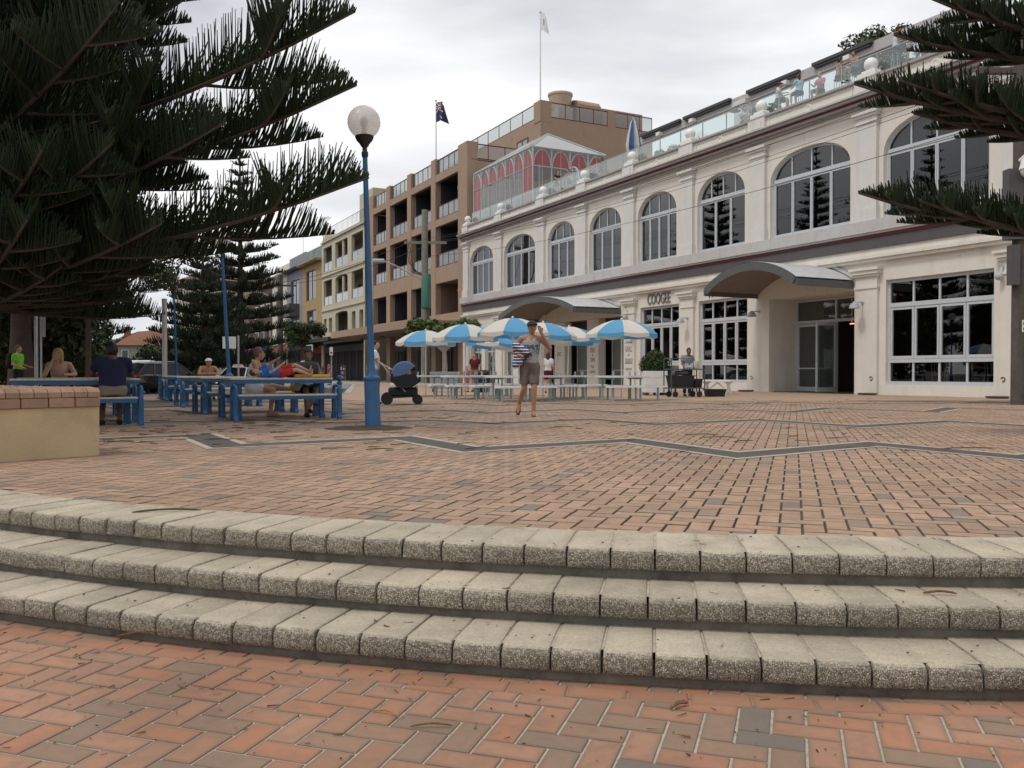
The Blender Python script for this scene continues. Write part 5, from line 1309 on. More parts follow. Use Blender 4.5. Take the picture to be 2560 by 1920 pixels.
# hill on the horizon
mb = MB(); xs = np.linspace(-420,-60,37); hz = [24+9*sin(x*.021)+5*sin(x*.06+1)+4*sin(x*.13) for x in xs]
mb.add([(x,620,-5) for x in xs]+[(x,650,max(2,h)) for x,h in zip(xs,hz)]+[(x,760,max(2,h)-3) for x,h in zip(xs,hz)], [(i,i+1,38+i,37+i) for i in range(36)]+[(37+i,38+i,75+i,74+i) for i in range(36)])
tag(obj('hill', mb, mat('wooded_hill_haze',(0.10,0.125,0.115),0.95,0.35,.08,0.5,.4), sm=60), kind='structure')  # distance haze is greyed into the hill colour
hn = 5000; rs = np.random.RandomState(5)
V_ = []; 
for i in range(420):
    x = rs.uniform(-415,-65); k = np.interp(x, xs, hz); t = rs.rand(); V_.append((x, 620+30*t, -5+(k+5)*t, rs.uniform(2.2,5.0)))
hr = leafy('hill_wood', 'hazy woodland covering the distant hill', 'woodland', (0,0,0), V_, 15000, 1.3, leafmat('hill_leaf_haze',(0.07,0.095,0.085),(0.12,0.14,0.12)), None, 50); hr['kind'] = 'stuff'  # leaf colours are paled and blued to carry the distance haze
# planting on the roof terrace
leafy('roof_tree', 'shrubby tree standing on the roof terrace by the right post', 'tree', SP(8.9,-5.0,11.5), rc(20,1.7,1.4,1.6,4.0,.45,.8,14), 5200, .10, M_leaf2, (2.2,.09), 51)
leafy('potted_shrub', 'green shrub in a pot on the roof terrace near the white post', 'plant', SP(20.8,-1.3,11.5), rc(8,.7,.4,.7,1.4,.25,.45,15), 1100, .08, M_leaf3, (.6,.04), 52)
leafy('potted_shrub', 'grey green shrub behind the seated roof terrace guests', 'plant', SP(13.6,-2.0,11.5), rc(8,.6,.4,1.0,1.9,.25,.4,16), 900, .08, M_leaf2, (.8,.04), 53)
def spiky(label, loc, n, ln, seed, m):
    rs = random.Random(seed); mb = MB()
    for i in range(n):
        a = rs.uniform(0,2*pi); e = rs.uniform(.15,1.2); l = ln*rs.uniform(.7,1.1); d = Vector((cos(a)*cos(e),sin(a)*cos(e),sin(e))); w = Vector((-sin(a),cos(a),0))*.045
        p0,p1,p2 = Vector((0,0,.3)), Vector((0,0,.3))+d*l*.55, Vector((0,0,.3))+d*l-Vector((0,0,l*.18))
        mb.add([p0-w*.6,p0+w*.6,p1+w,p1-w,p2], [(0,1,2,3),(3,2,4)])
    r = thing('palm_plant', label, 'plant', loc); obj('fronds', mb, m, r, fix=False); mb = MB(); mb.lathe([(.0,0),(.22,0),(.3,.4),(.26,.4),(.0,.34)],14); obj('pot', mb, M_tan2, r, sm=40)
spiky('spiky palm on the terrace below the folded parasol', SP(25.6,-1.6,11.5), 46, 1.7, 3, M_leaf2)
spiky('broad palm behind the glass balustrade near the pergola end', SP(23.6,-1.3,11.5), 50, 1.5, 4, M_leaf3)
spiky('low spiky plant on the terrace beside the white post', SP(17.0,-1.2,11.5), 40, 1.3, 5, M_leaf2)
# ================================================================ PLANTER
M_ochrewall = mat('ochre_wall', (0.50,0.385,0.22), 0.9, 0.12, 2, 0.5, 60, dirt=0.55, dirtcol=(0.27,0.2,0.11), dscale=2.2)
M_coping = brick_mat('coping_brick', [(0.0,(0.36,0.22,0.14)),(0.5,(0.42,0.27,0.18)),(1.0,(0.30,0.19,0.13))])
M_soil = mat('leaf_soil', (0.075,0.055,0.04), 0.95, 0.4, 12, 0.6, 40)
PU = Vector((-.655,-.755,0)).normalized(); prz = atan2(PU.y, PU.x)
PLN = thing('brick_planter', 'ochre rendered planter wall with two courses of brick coping', 'planter', (-4.13,8.68,0), prz)
# local x runs from the visible right end towards the camera's left, local y points to the wall's face
mb = MB(); mb.box(0,4.4,-.22,0,0,.485); mb.box(0,.22,-3.0,-.22,0,.485); mb.box(4.18,4.4,-3.0,-.22,0,.485); mb.box(.22,4.18,-3.0,-2.78,0,.485); obj('wall', mb, M_ochrewall, PLN)
mb = MB(); mb.add([(.2,-2.8,.60),(4.2,-2.8,.60),(4.2,-.2,.60),(.2,-.2,.60)],[(0,1,2,3)]); obj('soil', mb, M_soil, PLN, fix=False)
sm_ = MB().bbox(-.118,.118,-.14,.03,0,.09,.006).mesh('coping_brick'); fixn(sm_); sm_.materials.append(M_coping)
hm_ = MB(); hm_.prism([(.022,0),(.022,.05),(-.02,.088),(-.22,.10),(-.22,0)], -.058, .058, 'yz'); hm_ = hm_.mesh('coping_header'); fixn(hm_); hm_.materials.append(M_coping)
def cop(me, nm, x, y, z, rz):
    o = bpy.data.objects.new(nm, me); COL.objects.link(o); o.parent = PLN; o.location = (x,y,z); o.rotation_euler = (RND.uniform(-.01,.01),RND.uniform(-.01,.01),rz)
for i in range(18): cop(sm_, 'coping_brick', .12+.245*i, 0, .488, 0)
for i in range(35): cop(hm_, 'coping_header', .06+.1235*i, .004, .585, 0)
for i in range(11): cop(sm_, 'coping_brick', 0, -.27-.245*i, .488, pi/2)
for i in range(22): cop(hm_, 'coping_header', -.004, -.2-.1235*i, .585, pi/2)
mb = MB(); mb.box(-.02,4.4,-.21,.012,.486,.66); obj('mortar', mb, mat('mortar_dark',(0.10,0.075,0.055),0.95,0.3,20), PLN, loc=(0.03,-.025,-.006))

# ================================================================ LAMPS, POLES, SIGNS
M_blue = mat('lamp_blue', (0.02,0.105,0.235), 0.42, 0.15, 6, 0.08, 30, dirt=0.55, dirtcol=(0.10,0.085,0.065), dscale=3.5)
M_cup = mat('lamp_collar', (0.02,0.02,0.022), 0.5, 0.1, 6)
def globe_mat():
    m = bpy.data.materials.new('opal_globe'); m.use_nodes = True; nt = m.node_tree; b = nt.nodes['Principled BSDF']
    b.inputs['Base Color'].default_value = (.88,.84,.81,1); b.inputs['Roughness'].default_value = .28
    o = nt.nodes['Material Output']; t = nt.nodes.new('ShaderNodeBsdfTranslucent'); t.inputs[0].default_value = (.95,.91,.88,1)
    mx = nt.nodes.new('ShaderNodeMixShader'); mx.inputs[0].default_value = .55
    tr = nt.nodes.new('ShaderNodeBsdfTransparent'); tr.inputs[0].default_value = (.9,.88,.87,1); mx2 = nt.nodes.new('ShaderNodeMixShader'); mx2.inputs[0].default_value = .34
    nt.links.new(b.outputs[0], mx.inputs[1]); nt.links.new(t.outputs[0], mx.inputs[2]); nt.links.new(mx.outputs[0], mx2.inputs[1]); nt.links.new(tr.outputs[0], mx2.inputs[2]); nt.links.new(mx2.outputs[0], o.inputs[0])
    return m
M_globe = globe_mat()
def lamp(loc, label, tilt=(0,0)):
    r = thing('lamp_post', label, 'lamp', loc, 0, 'blue globe lamp posts'); r.rotation_euler = (tilt[1], tilt[0], 0)
    mb = MB(); mb.lathe([(.116,-.05),(.116,.12),(.113,.13),(.113,.715),(.128,.72),(.132,.74),(.128,.76),(.1,.775),(.075,.80),(.06,.85),(.053,.95)], 24); obj('base_sleeve', mb, M_blue, r, sm=40)
    mb = MB(); mb.lathe([(.05,.94),(.046,2.4),(.036,4.06)], 18); obj('pole', mb, M_blue, r, sm=40)
    mb = MB(); mb.lathe([(.045,4.03),(.05,4.06),(.05,4.1),(.036,4.12),(.036,4.17),(.055,4.19),(.07,4.22),(.12,4.28),(.14,4.33),(.13,4.345),(.0,4.33)], 20); obj('collar', mb, M_cup, r, sm=40)
    mb = MB(); mb.ball((0,0,4.545), .243, 32, 20); g = obj('globe', mb, M_globe, r, sm=80)
    mb = MB(); mb.lathe([(.04,4.33),(.04,4.45),(.03,4.47),(.05,4.5),(.055,4.56),(.03,4.62),(.0,4.63)], 12); obj('bulb', mb, mat('bulb_glass',(0.45,0.4,0.35),0.4), g, sm=40)
    return r
L1 = lamp((-2.07,12.93,0), 'nearest tall blue globe lamp post in front of the tables', (-.028,0))
lamp((-7.85,24.2,0), 'second blue globe lamp post, leaning left above the tables', (-.052,0))
lamp((-13.5,35.0,-.05), 'third blue globe lamp post beside the steel pole', (-.03,0))
lamp((-18.0,64.0,-.3), 'most distant small blue globe lamp post near the shops', (0,0))
mb = MB(); rs = random.Random(3)
for k, (rr, z) in enumerate(((.50,.005),(.42,.022),(.25,.035),(.0,.04))):
    pass
ring = []
n = 22
vs = [(0,0,.045)]
for rr, z in ((.2,.035),(.36,.02),(.52,.003)):
    for i in range(n): q = 1+.22*rs.uniform(-1,1); vs.append((rr*q*cos(2*pi*i/n)*1.15, rr*q*sin(2*pi*i/n), z))
fs = [(0,1+i,1+(i+1)%n) for i in range(n)]+[(1+j*n+i,1+(j+1)*n+i,1+(j+1)*n+(i+1)%n,1+j*n+(i+1)%n) for j in range(2) for i in range(n)]
mb.add(vs, fs); tag(obj('dirt_ring', mb, M_soil, loc=(-2.07,12.93,.002), fix=False), 'patch of dark dirt round the foot of the nearest lamp', 'dirt', kind='stuff')

M_timber = mat('pole_timber', (0.10,0.085,0.072), 0.95, 0.25, 5, 0.4, 30, streak=True, dirt=.3)
M_timberg = mat('pole_timber_grey', (0.21,0.205,0.165), 0.95, 0.2, 5, 0.3, 30, streak=True, dirt=.3)
M_galv = mat('galvanised', (0.42,0.43,0.43), 0.45, 0.1, 4, metal=0.4)
M_signw = mat('sign_white', (0.66,0.66,0.64), 0.5, 0.08, 5)
M_wire = mat('wire_black', (0.03,0.03,0.03), 0.7, 0)
pr = thing('power_pole', 'dark timber power pole at the right edge', 'pole', (13.46,23.1,0))
mb = MB(); mb.tube([(0,0,-.2),(0,0,9.8)],[.175,.14],16); obj('post', mb, M_timber, pr, sm=50)
mb = MB(); mb.box(-.40,.0,-.22,.08,4.35,6.2); obj('meter_box', mb, M_dark, pr); mb = MB(); mb.box(-.32,-.1,-.25,.0,3.15,4.2); obj('cable_guard', mb, M_dark, pr)
mb = MB(); mb.box(.05,.30,-.26,-.225,4.25,4.85); sgn = obj('notice', mb, M_signw, pr); text('notice_text','NO',.2,M_black,sgn,(.17,-.268,4.6),sx=.8,ext=.003); text('notice_text','2P',.2,M_black,sgn,(.17,-.268,4.33),sx=.8,ext=.003)
mb = MB(); mb.bbox(-.03,.05,-.25,-.21,1.9,2.22,.01); tg = obj('pole_tag', mb, M_signw, pr); mb = MB(); mb.box(-.012,.032,-.254,-.251,1.96,2.02); mb.box(-.012,.032,-.254,-.251,2.1,2.16); obj('tag_mark', mb, M_redrail, tg)
mb = MB(); mb.tube([(-.1,-.2,6.4),(-.05,-.35,6.5),(.05,-.42,6.45)],.05,6); mb.ball((.0,-.5,6.1),.24,16,10,(1,1,.9)); mb.lathe([(.25,6.1),(.27,6.12),(.2,6.4),(.05,6.45)],16,(0,-.5,0)); obj('dome_camera', mb, M_wpaint, pr, sm=40)
mb = MB(); mb.box(-1.1,1.1,-.08,.08,8.75,8.9); xa = obj('cross_arm', mb, M_timber, pr)
for x in (-1,-.6,.6,1):
    mb = MB(); mb.lathe([(.03,8.9),(.06,8.93),(.04,8.98),(.06,9.02),(.03,9.06)],8,(x,0,0)); obj('insulator', mb, M_wpaint, xa)
MP = Vector((-6.4,63.8,0))
pm = thing('power_pole', 'grey timber power pole with green cable guard before the hotel', 'pole', MP)
mb = MB(); mb.tube([(0,0,-.2),(.0,0,12.8)],[.30,.22],14); obj('post', mb, M_timberg, pm, sm=50)
mb = MB(); mb.lathe([(.34,5.6),(.36,5.7),(.35,8.0),(.3,8.1)],14,(.1,-.05,0)); obj('cable_guard', mb, mat('guard_green',(0.06,0.17,0.13),0.6,0.1,4), pm, sm=40)
mb = MB(); mb.tube([(.2,-.25,0),(.2,-.25,5.7)],.06,6); mb.tube([(.33,-.2,0),(.33,-.2,5.7)],.05,6); obj('conduit', mb, M_dark, pm)
mb = MB(); mb.box(-1.5,1.6,-.08,.08,10.3,10.5); obj('cross_arm', mb, M_timberg, pm)
mb = MB(); mb.tube([(0,-.2,7.6),(-2.0,-.6,8.6),(-2.9,-.8,8.95)],.06,6); mb.bbox(-3.7,-2.8,-1.0,-.65,8.8,9.1,.08); obj('street_light', mb, M_galv, pm)
for k in range(3):
    mb = MB(); mb.tube([(-1.3+.1*k,0,10.3),(-1.2+.15*k,0,9.0-.2*k),(-.6,-.1,8.3-.1*k),(-.1,-.2,8.0)],.03,5); obj('cable_loop', mb, M_wire, pm)
pf = thing('power_pole', 'distant power pole with cross arm before the grey house', 'pole', (-20.0,75,-.3))
mb = MB(); mb.tube([(0,0,-.2),(0,0,9.6)],[.27,.22],10); obj('post', mb, M_timber, pf, sm=50); mb = MB(); mb.box(-1.2,1.4,-.07,.07,8.6,8.75); obj('cross_arm', mb, M_timber, pf)
mb = MB(); mb.tube([(0,0,7.2),(-1.4,-.2,8.0),(-2.0,-.3,8.1)],.05,5); mb.box(-2.6,-2.0,-.4,-.2,8.05,8.2); obj('street_light', mb, M_galv, pf)
def wire(a, b_, sag, label, r=.012):
    a, b_ = Vector(a), Vector(b_); pts = []
    for i in range(15):
        t = i/14; p = a.lerp(b_,t); p.z -= sag*4*t*(1-t); pts.append(p-a)
    mb = MB(); mb.tube(pts, r, 4); tag(obj('overhead_wire', mb, M_wire, loc=a, fix=False), label, 'wire', 'overhead wires')
for k, (x, z) in enumerate(((-1.3,10.55),(-.5,10.55),(.5,10.5),(1.4,10.5))):
    wire(MP+Vector((x,0,z)), Vector((13.3+(-1,-.6,.6,1)[k],23.1,9.06)), .8, ('uppermost','second','third','fourth')[k]+' overhead wire crossing the white pavilion facade', .009)
wire(MP+Vector((0,0,9.4)), Vector((13.3,23.0,7.6)), .7, 'lowest overhead wire crossing the white pavilion facade', .010)
for k, (x, z) in enumerate(((-1.0,10.5),(.6,10.4))):
    wire(MP+Vector((x,0,z)), Vector((-20+x,75,8.5)), .5, ('upper','lower')[k]+' wire running from the hotel pole to the distant pole', .02)
wire((-20,75,8.45),(-60,70,9.5),.6,'thin wire crossing the sky left of the distant pole', .02)
wire((-20,75,8.2),(-62,71,8.6),.6,'lower thin wire crossing the sky left of the distant pole', .02)

def simple(name, label, cat, loc, parts, rz=0, group=None):
    """parts: list of (part name, mesh builder, material)"""
    r = thing(name, label, cat, loc, rz, group)
    for nm, mb, m in parts: obj(nm, mb, m, r, sm=40)
    return r
simple('steel_pole', 'plain thick steel pole beside the third blue lamp', 'pole', (-12.0,30.0,0), [('post', MB().tube([(0,0,-.1),(0,0,3.35)],.085,14), M_galv), ('cap', MB().lathe([(.09,3.35),(.09,3.39),(0,3.4)],14), M_galv)])
def sign(label, loc, h, w, sh, m=None, rz=0, pole=.03, pm_=None, off=0):
    return simple('street_sign', label, 'sign', loc, [('post', MB().tube([(0,0,-.1),(0,0,h)],pole,8), pm_ or M_galv), ('plate', MB().bbox(-w/2+off,w/2+off,-pole-.03,-pole-.01,h-sh-.05,h-.05,.004), m or M_signw)], rz)
s1 = sign('small white sign on thin pole left of the dark wagon', (-16.9,33.5,0), 2.35, .24, .33)
mb = MB(); mb.box(-.09,.06,-.066,-.062,2.18,2.24); mb.box(-.09,.08,-.066,-.062,2.05,2.08); obj('print', mb, M_dark, s1)
s2 = sign('blue pole with red and white parking sign at the left', (-19.0,36.5,0), 1.95, .3, .26, rz=.4, pm_=M_blue, off=-.15)
mb = MB(); mb.box(-.12,.0,-.066,-.062,1.66,1.88); obj('red_field', mb, M_redaw, s2)
simple('steel_pole', 'thin grey pole left of the blonde person', 'pole', (-13.7,25.0,0), [('post', MB().tube([(0,0,-.1),(0,0,3.05)],.05,10), M_galv), ('cap', MB().ball((0,0,3.05),.06,8,6), M_galv)])
s3 = sign('grey pole with narrow sign plate above the blonde person', (-14.1,26.0,0), 2.55, .12, .6, m=M_galv, off=.1)
s4 = sign('square white notice board on a grey post before the tall pine', (-12.6,40.0,0), 2.55, .62, .55, pole=.045, off=-.4)
s5 = sign('narrow white parking sign on a pole before the shops', (-10.4,50,0), 2.35, .2, .45, pole=.035)
mb = MB(); mb.box(-.06,.06,-.07,-.066,1.95,2.05); obj('print', mb, M_redaw, s5)
simple('steel_pole', 'pale street pole rising beyond the bus', 'pole', (-47.5,98,-1), [('post', MB().tube([(0,0,0),(0,0,8.8)],.14,10), M_galv), ('arm', MB().tube([(0,0,8.6),(2.2,0,8.9)],.08,6), M_galv)])
# pink kiosk display
kr = thing('pink_kiosk', 'small kiosk with a pink domed top behind the man with sunglasses', 'kiosk', (-17.3,58,-.2))
mb = MB(); mb.bbox(-.42,.42,-.42,.42,0,2.0,.03); mb.box(-.5,.5,-.5,.5,2.0,2.1); obj('cabinet', mb, M_galv, kr)
mb = MB(); mb.lathe([(.45,2.1),(.44,2.35),(.36,2.55),(.2,2.66),(.12,2.7),(.12,3.0),(.06,3.06),(0,3.08)],16); obj('dome', mb, mat('hot_pink',(0.55,0.04,0.22),0.5,0.1,4), kr, sm=40)
mb = MB(); mb.box(-.3,.3,-.44,-.425,1.0,1.8); obj('panel', mb, M_dark, kr); mb = MB(); mb.box(-.1,.25,-.445,-.43,.75,.95); obj('label_plate', mb, M_signw, kr)
def bollard(loc, label):
    mb = MB(); mb.lathe([(.075,0),(.075,.05),(.055,.07),(.05,.45),(.06,.46),(.06,.5),(.045,.52),(.045,.6),(.055,.61),(.055,.64),(.03,.66),(.05,.69),(.055,.72),(.045,.76),(0,.785)],16); r = thing('blue_bollard', label, 'bollard', loc, 0); obj('post', mb, M_blue, r, sm=40)
    mb = MB(); mb.lathe([(.11,-.01),(.11,.03),(.08,.045)],16); obj('foot', mb, M_blue, r, sm=40)
bollard((-3.42,17.2,0), 'blue ball topped bollard behind the bench with the boy')
bollard((-11.35,28.0,0), 'blue ball topped bollard at the left end of the farthest table')

# ================================================================ BLUE TABLES AND BENCHES
M_slat = mat('bleached_slat', (0.56,0.49,0.38), 0.8, 0.15, 8, 0.2, 40)
def blue_table():
    r = empty('blue_table')
    for k in range(5): mb = MB(); mb.bbox(-.36+.147*k,-.36+.147*k+.135,-.92,.92,.705,.735,.005); obj('slat', mb, M_slat, r)
    mb = MB(); mb.box(-.36,-.33,-.90,.90,.635,.704); mb.box(.33,.36,-.90,.90,.635,.704); mb.box(-.33,.33,-.90,-.87,.635,.704); mb.box(-.33,.33,.87,.90,.635,.704); obj('apron', mb, M_blue, r)
    for y in (-.74,.74):
        mb = MB(); mb.box(-.28,.28,y-.035,y+.035,.57,.634); mb.box(-.25,.25,y-.02,y+.02,.2,.25)
        for sx in (-1,1): mb.prism([(sx*.20,.57),(sx*.29,.57),(sx*.27,.3),(sx*.27,.12),(sx*.33,.03),(sx*.33,0),(sx*.2,0),(sx*.2,.1)], y-.04, y+.04, 'xz')
        obj('leg_frame', mb, M_blue, r)
    return r
def blue_bench():
    r = empty('blue_bench')
    for k in range(3): mb = MB(); mb.bbox(-.19+.13*k,-.19+.13*k+.115,-.86,.86,.42,.447,.005); obj('slat', mb, M_slat, r)
    mb = MB(); mb.box(-.19,-.165,-.85,.85,.36,.419); mb.box(.165,.19,-.85,.85,.36,.419); obj('rail', mb, M_blue, r)
    for y in (-.9,.9):
        mb = MB(); mb.box(-.19,.19,y-.03,y+.03,.35,.42)
        for sx in (-1,1):
            mb.prism([(sx*.13,.42),(sx*.21,.42),(sx*.2,.2),(sx*.2,.1),(sx*.25,.03),(sx*.25,0),(sx*.14,0),(sx*.13,.1)], y-.035, y+.035, 'xz')
        obj('leg', mb, M_blue, r)
        mb = MB(); mb.tube([(-.19,y,.42),(-.2,y,.52),(-.15,y,.585),(.0,y,.60),(.15,y,.585),(.2,y,.52),(.19,y,.42)], .032, 8); obj('arm_rest', mb, M_blue, r, sm=50)
    return r
T0_, B0_ = blue_table(), blue_bench(); used = [False, False]
def place(proto, idx, loc, rz, label, cat, group):
    o = proto if not used[idx] else copy_tree(proto); used[idx] = True
    o.location = loc; o.rotation_euler = (0,0,rz); tag(o, label, cat, group); return o
SETS = [((-4.29,15.94), 'with the boy lying on it', 'the boy on the table'), ((-5.65,18.3), 'just left of the boy, second in the row', 'the second table of the row'), ((-7.4,21.8), 'under the leaning lamp, third in the row', 'the third table of the row'), ((-9.7,26.6), 'at which the white capped man leans', 'the white capped man'),
        ((-7.0,13.95), 'in front of the man in navy', 'the man in navy'), ((-8.35,16.5), 'at which the blonde person sits', 'the blonde person')]
for i, (c, d1, d2) in enumerate(SETS):
    place(T0_, 0, (c[0],c[1],0), FRZ+(0,.02,-.02,.03,0,.02)[i], 'blue framed table '+d1, 'table', 'blue plaza tables')
    for sg, wd in ((1,'near'),(-1,'far')):
        p = Vector((c[0],c[1],0)) - FD*.66*sg
        place(B0_, 1, p, FRZ, 'blue slatted bench on the %s side of %s' % (wd, d2), 'bench', 'blue plaza benches')

# ================================================================ CAFE TABLES UNDER PARASOLS
M_wtab = mat('white_plank', (0.74,0.74,0.71), 0.55, 0.06, 5, dirt=0.2, dirtcol=(0.4,0.38,0.34), dscale=4)
M_pale = mat('pale_blue_leg', (0.25,0.40,0.44), 0.5, 0.1, 6)
def canvas(name, rgb, tr=.3):
    m = bpy.data.materials.new(name); m.use_nodes = True; nt = m.node_tree; b = nt.nodes['Principled BSDF']; b.inputs['Base Color'].default_value = (*rgb,1); b.inputs['Roughness'].default_value = .85
    t = nt.nodes.new('ShaderNodeBsdfTranslucent'); t.inputs[0].default_value = (*rgb,1); mx = nt.nodes.new('ShaderNodeMixShader'); mx.inputs[0].default_value = tr
    nt.links.new(b.outputs[0], mx.inputs[1]); nt.links.new(t.outputs[0], mx.inputs[2]); nt.links.new(mx.outputs[0], nt.nodes['Material Output'].inputs[0]); MATS[name] = m; return m
M_cblue = canvas('canvas_blue', (0.13,0.40,0.66)); M_cwhite = canvas('canvas_white', (0.76,0.71,0.64))
def parasol(loc, label, rot, tilt=0, R=1.08, apex=2.42, tdir=0):
    r = thing('parasol', label, 'parasol', loc, rot, 'blue and white parasols'); r.rotation_euler = (tilt*cos(tdir), tilt*sin(tdir), rot)
    mb = MB(); mb.tube([(0,0,0.02),(0,0,apex-.02)], .021, 10); obj('pole', mb, M_wtab, r, sm=50)
    mb = MB(); mb.ball((0,0,apex+.02), .035, 10, 6); obj('finial', mb, M_wtab, r)
    prof = [(.0,apex),(.25,apex-.025),(.5,apex-.105),(.75,apex-.24),(.92,apex-.36),(1.0,apex-.43)]
    for k in range(8):
        a0, a1 = 2*pi*k/8, 2*pi*(k+1)/8; mb = MB(); nn = 5
        rows = []
        for (f, z) in prof:
            row = []
            for j in range(nn+1):
                t = j/nn; p0 = Vector((cos(a0),sin(a0)))*f*R; p1 = Vector((cos(a1),sin(a1)))*f*R; p = p0.lerp(p1,t); row.append((p.x,p.y,z-.03*f*sin(pi*t)))
            rows.append(row)
        rows.append([(q[0]*1.005,q[1]*1.005,q[2]-.115-.012*sin(pi*j/nn*2+k)) for j, q in enumerate(rows[-1])])
        vs = [q for row in rows for q in row]; w = nn+1
        mb.add(vs, [(i*w+j,i*w+j+1,(i+1)*w+j+1,(i+1)*w+j) for i in range(len(rows)-1) for j in range(nn)])
        obj('canopy_panel', mb, M_cblue if k % 2 else M_cwhite, r, fix=False, sm=35)
        mb = MB(); mb.tube([(0,0,apex-.05),(cos(a0)*R*.55,sin(a0)*R*.55,apex-.16),(cos(a0)*R,sin(a0)*R,apex-.44)],.007,4); mb.tube([(cos(a0)*R*.5,sin(a0)*R*.5,apex-.14),(0,0,apex-.62)],.006,4); obj('rib', mb, M_wtab, r)
    return r
def picnic():
    r = empty('picnic_table')
    for k in range(4): mb = MB(); mb.bbox(-.40+.202*k,-.40+.202*k+.192,-.72,.72,.685,.745,.006); obj('top_plank', mb, M_wtab, r)
    for sx in (-1,1):
        for k in range(2): mb = MB(); x = sx*.80-.16+.165*k; mb.bbox(x,x+.155,-.95,.95,.39,.45,.006); obj('seat_plank', mb, M_wtab, r)
    for y in (-.5,.5):
        for sx in (-1,1): mb = MB(); mb.tube([(sx*.28,y,0),(sx*.28,y,.70)],.03,8); obj('leg', mb, M_pale, r, sm=50)
    for sx in (-1,1):
        for y in (-.78,0,.78): mb = MB(); mb.tube([(sx*.80,y,0),(sx*.80,y,.405)],.032,8); obj('seat_leg', mb, M_pale, r, sm=50)
    mb = MB(); mb.box(-.36,.36,-.53,-.47,.64,.70); mb.box(-.36,.36,.47,.53,.64,.70); obj('bearer', mb, M_pale, r)
    return r
PT = picnic(); pt_used = False
M_jar = glass('jar_glass', (0.8,0.84,0.84), 0.9, 0.05, 0.3); M_tin = mat('jar_tin', (0.62,0.6,0.57), 0.4, 0.05, metal=0.3)
CAFE = [((-3.10,31.2),'leftmost parasol',.1),((-1.50,28.0),'second parasol from the left',-.02),((0.02,25.5),'big parasol beside the walking man',.12),((-.72,31.4),'tilted parasol half hidden at the back',.3),((.98,27.4),'parasol behind the raised arm of the walking man',.05),((1.86,29.3),'parasol with drooping white flap',.35),((3.33,26.4),'rightmost parasol',.25)]
for i, (c, d, rot) in enumerate(CAFE):
    parasol((c[0],c[1],0), 'blue and white '+d, rot+i*.21, (.0,.0,.0,.07,0,.06,0)[i], tdir=1.2, apex=(2.36,2.40,2.44,2.3,2.42,2.40,2.45)[i])
    o = PT if not pt_used else copy_tree(PT); pt_used = True
    o.location = (c[0],c[1],0); o.rotation_euler = (0,0,FRZ+(.12,-.05,.03,.2,-.1,.15,-.04)[i]); tag(o, 'white picnic table with benches under the '+d, 'picnic table', 'white picnic tables')
    rj = random.Random(i)
    for k in range(4):
        a = FRZ+(.12,-.05,.03,.2,-.1,.15,-.04)[i]; lx, ly = rj.uniform(-.3,.3), rj.uniform(-.6,.6)
        p = (c[0]+lx*cos(a)-ly*sin(a), c[1]+lx*sin(a)+ly*cos(a), .746)
        j = thing('table_jar', 'small jar on the table under the '+d, 'jar', p, 0, 'jars under the '+d)
        mb = MB(); mb.lathe([(.032,0),(.036,.01),(.036,.085),(.028,.1)],10); obj('body', mb, M_jar, j, sm=40); mb = MB(); mb.lathe([(.031,.1),(.031,.125),(0,.127)],10); obj('lid', mb, M_tin, j, sm=40)

# grey cabinet on castors
gc = thing('grey_cabinet', 'grey weatherboard cabinet on castors behind the white tables', 'cabinet', (-2.95,38.2,0), -.1)
for k in range(6): mb = MB(); mb.bbox(-.62,.62,-.3,.3,.14+.125*k,.14+.125*k+.118,.008); obj('board', mb, mat('weatherboard',(0.27,0.30,0.32),0.7,0.08,5), gc)
for x in (-.5,.5):
    for y in (-.22,.22): mb = MB(); mb.tube([(x-.02,y,.06),(x+.02,y,.06)],.06,12); mb.box(x-.025,x+.025,y-.02,y+.02,.06,.14); obj('castor', mb, M_black, gc)
# planter box with clipped shrub beside the cart
pb = leafy('boxed_shrub', 'clipped green shrub in a white timber planter box', 'plant', (5.35,32.6,0), [(0,0,1.22,.46),(-.2,.1,1.15,.36),(.22,0,1.2,.36),(0,-.1,1.45,.3)], 3600, .05, leafmat('box_leaf',(0.025,0.045,0.014),(0.06,0.09,0.03)), (1.0,.04), 61, flat=.9)
for k in range(3): mb = MB(); mb.bbox(-.42,.42,-.42,.42,.1+.27*k,.1+.27*k+.262,.008); obj('box_board', mb, M_wtab, pb)
for x in (-.33,.33): mb = MB(); mb.box(x-.07,x+.07,-.35,.35,0,.1); obj('box_foot', mb, M_dark, pb)
# service cart
ct = thing('service_cart', 'steel service cart loaded with dark tubs beside the planter box', 'cart', (5.95,30.0,0), FRZ+1.35)
mb = MB()
for x in (-.62,.62):
    for y in (-.3,.3): mb.tube([(x,y,.16),(x,y,1.32 if x < 0 else .95)],.02,6)
for z in (.3,.95): mb.tube([(-.62,-.3,z),(.62,-.3,z),(.62,.3,z),(-.62,.3,z),(-.62,-.3,z)],.018,6)
mb.tube([(-.62,-.3,1.32),(-.62,.3,1.32)],.018,6); mb.tube([(-.62,-.3,1.32),(.2,-.3,1.32),(.2,-.3,.95)],.014,6); obj('frame', mb, mat('cart_green',(0.05,0.085,0.085),0.5,0.1), ct)
for z in (.30,.95): mb = MB(); mb.box(-.6,.6,-.28,.28,z,z+.025); obj('shelf', mb, M_steel, ct)
for x, y in ((-.45,-.26),(.45,-.26),(-.45,.26),(.45,.26)):
    mb = MB(); mb.tube([(x,y-.025,.1),(x,y+.025,.1)],.1,16); mb.box(x-.02,x+.02,y-.03,y+.03,.1,.3); obj('wheel', mb, M_black, ct, sm=40)
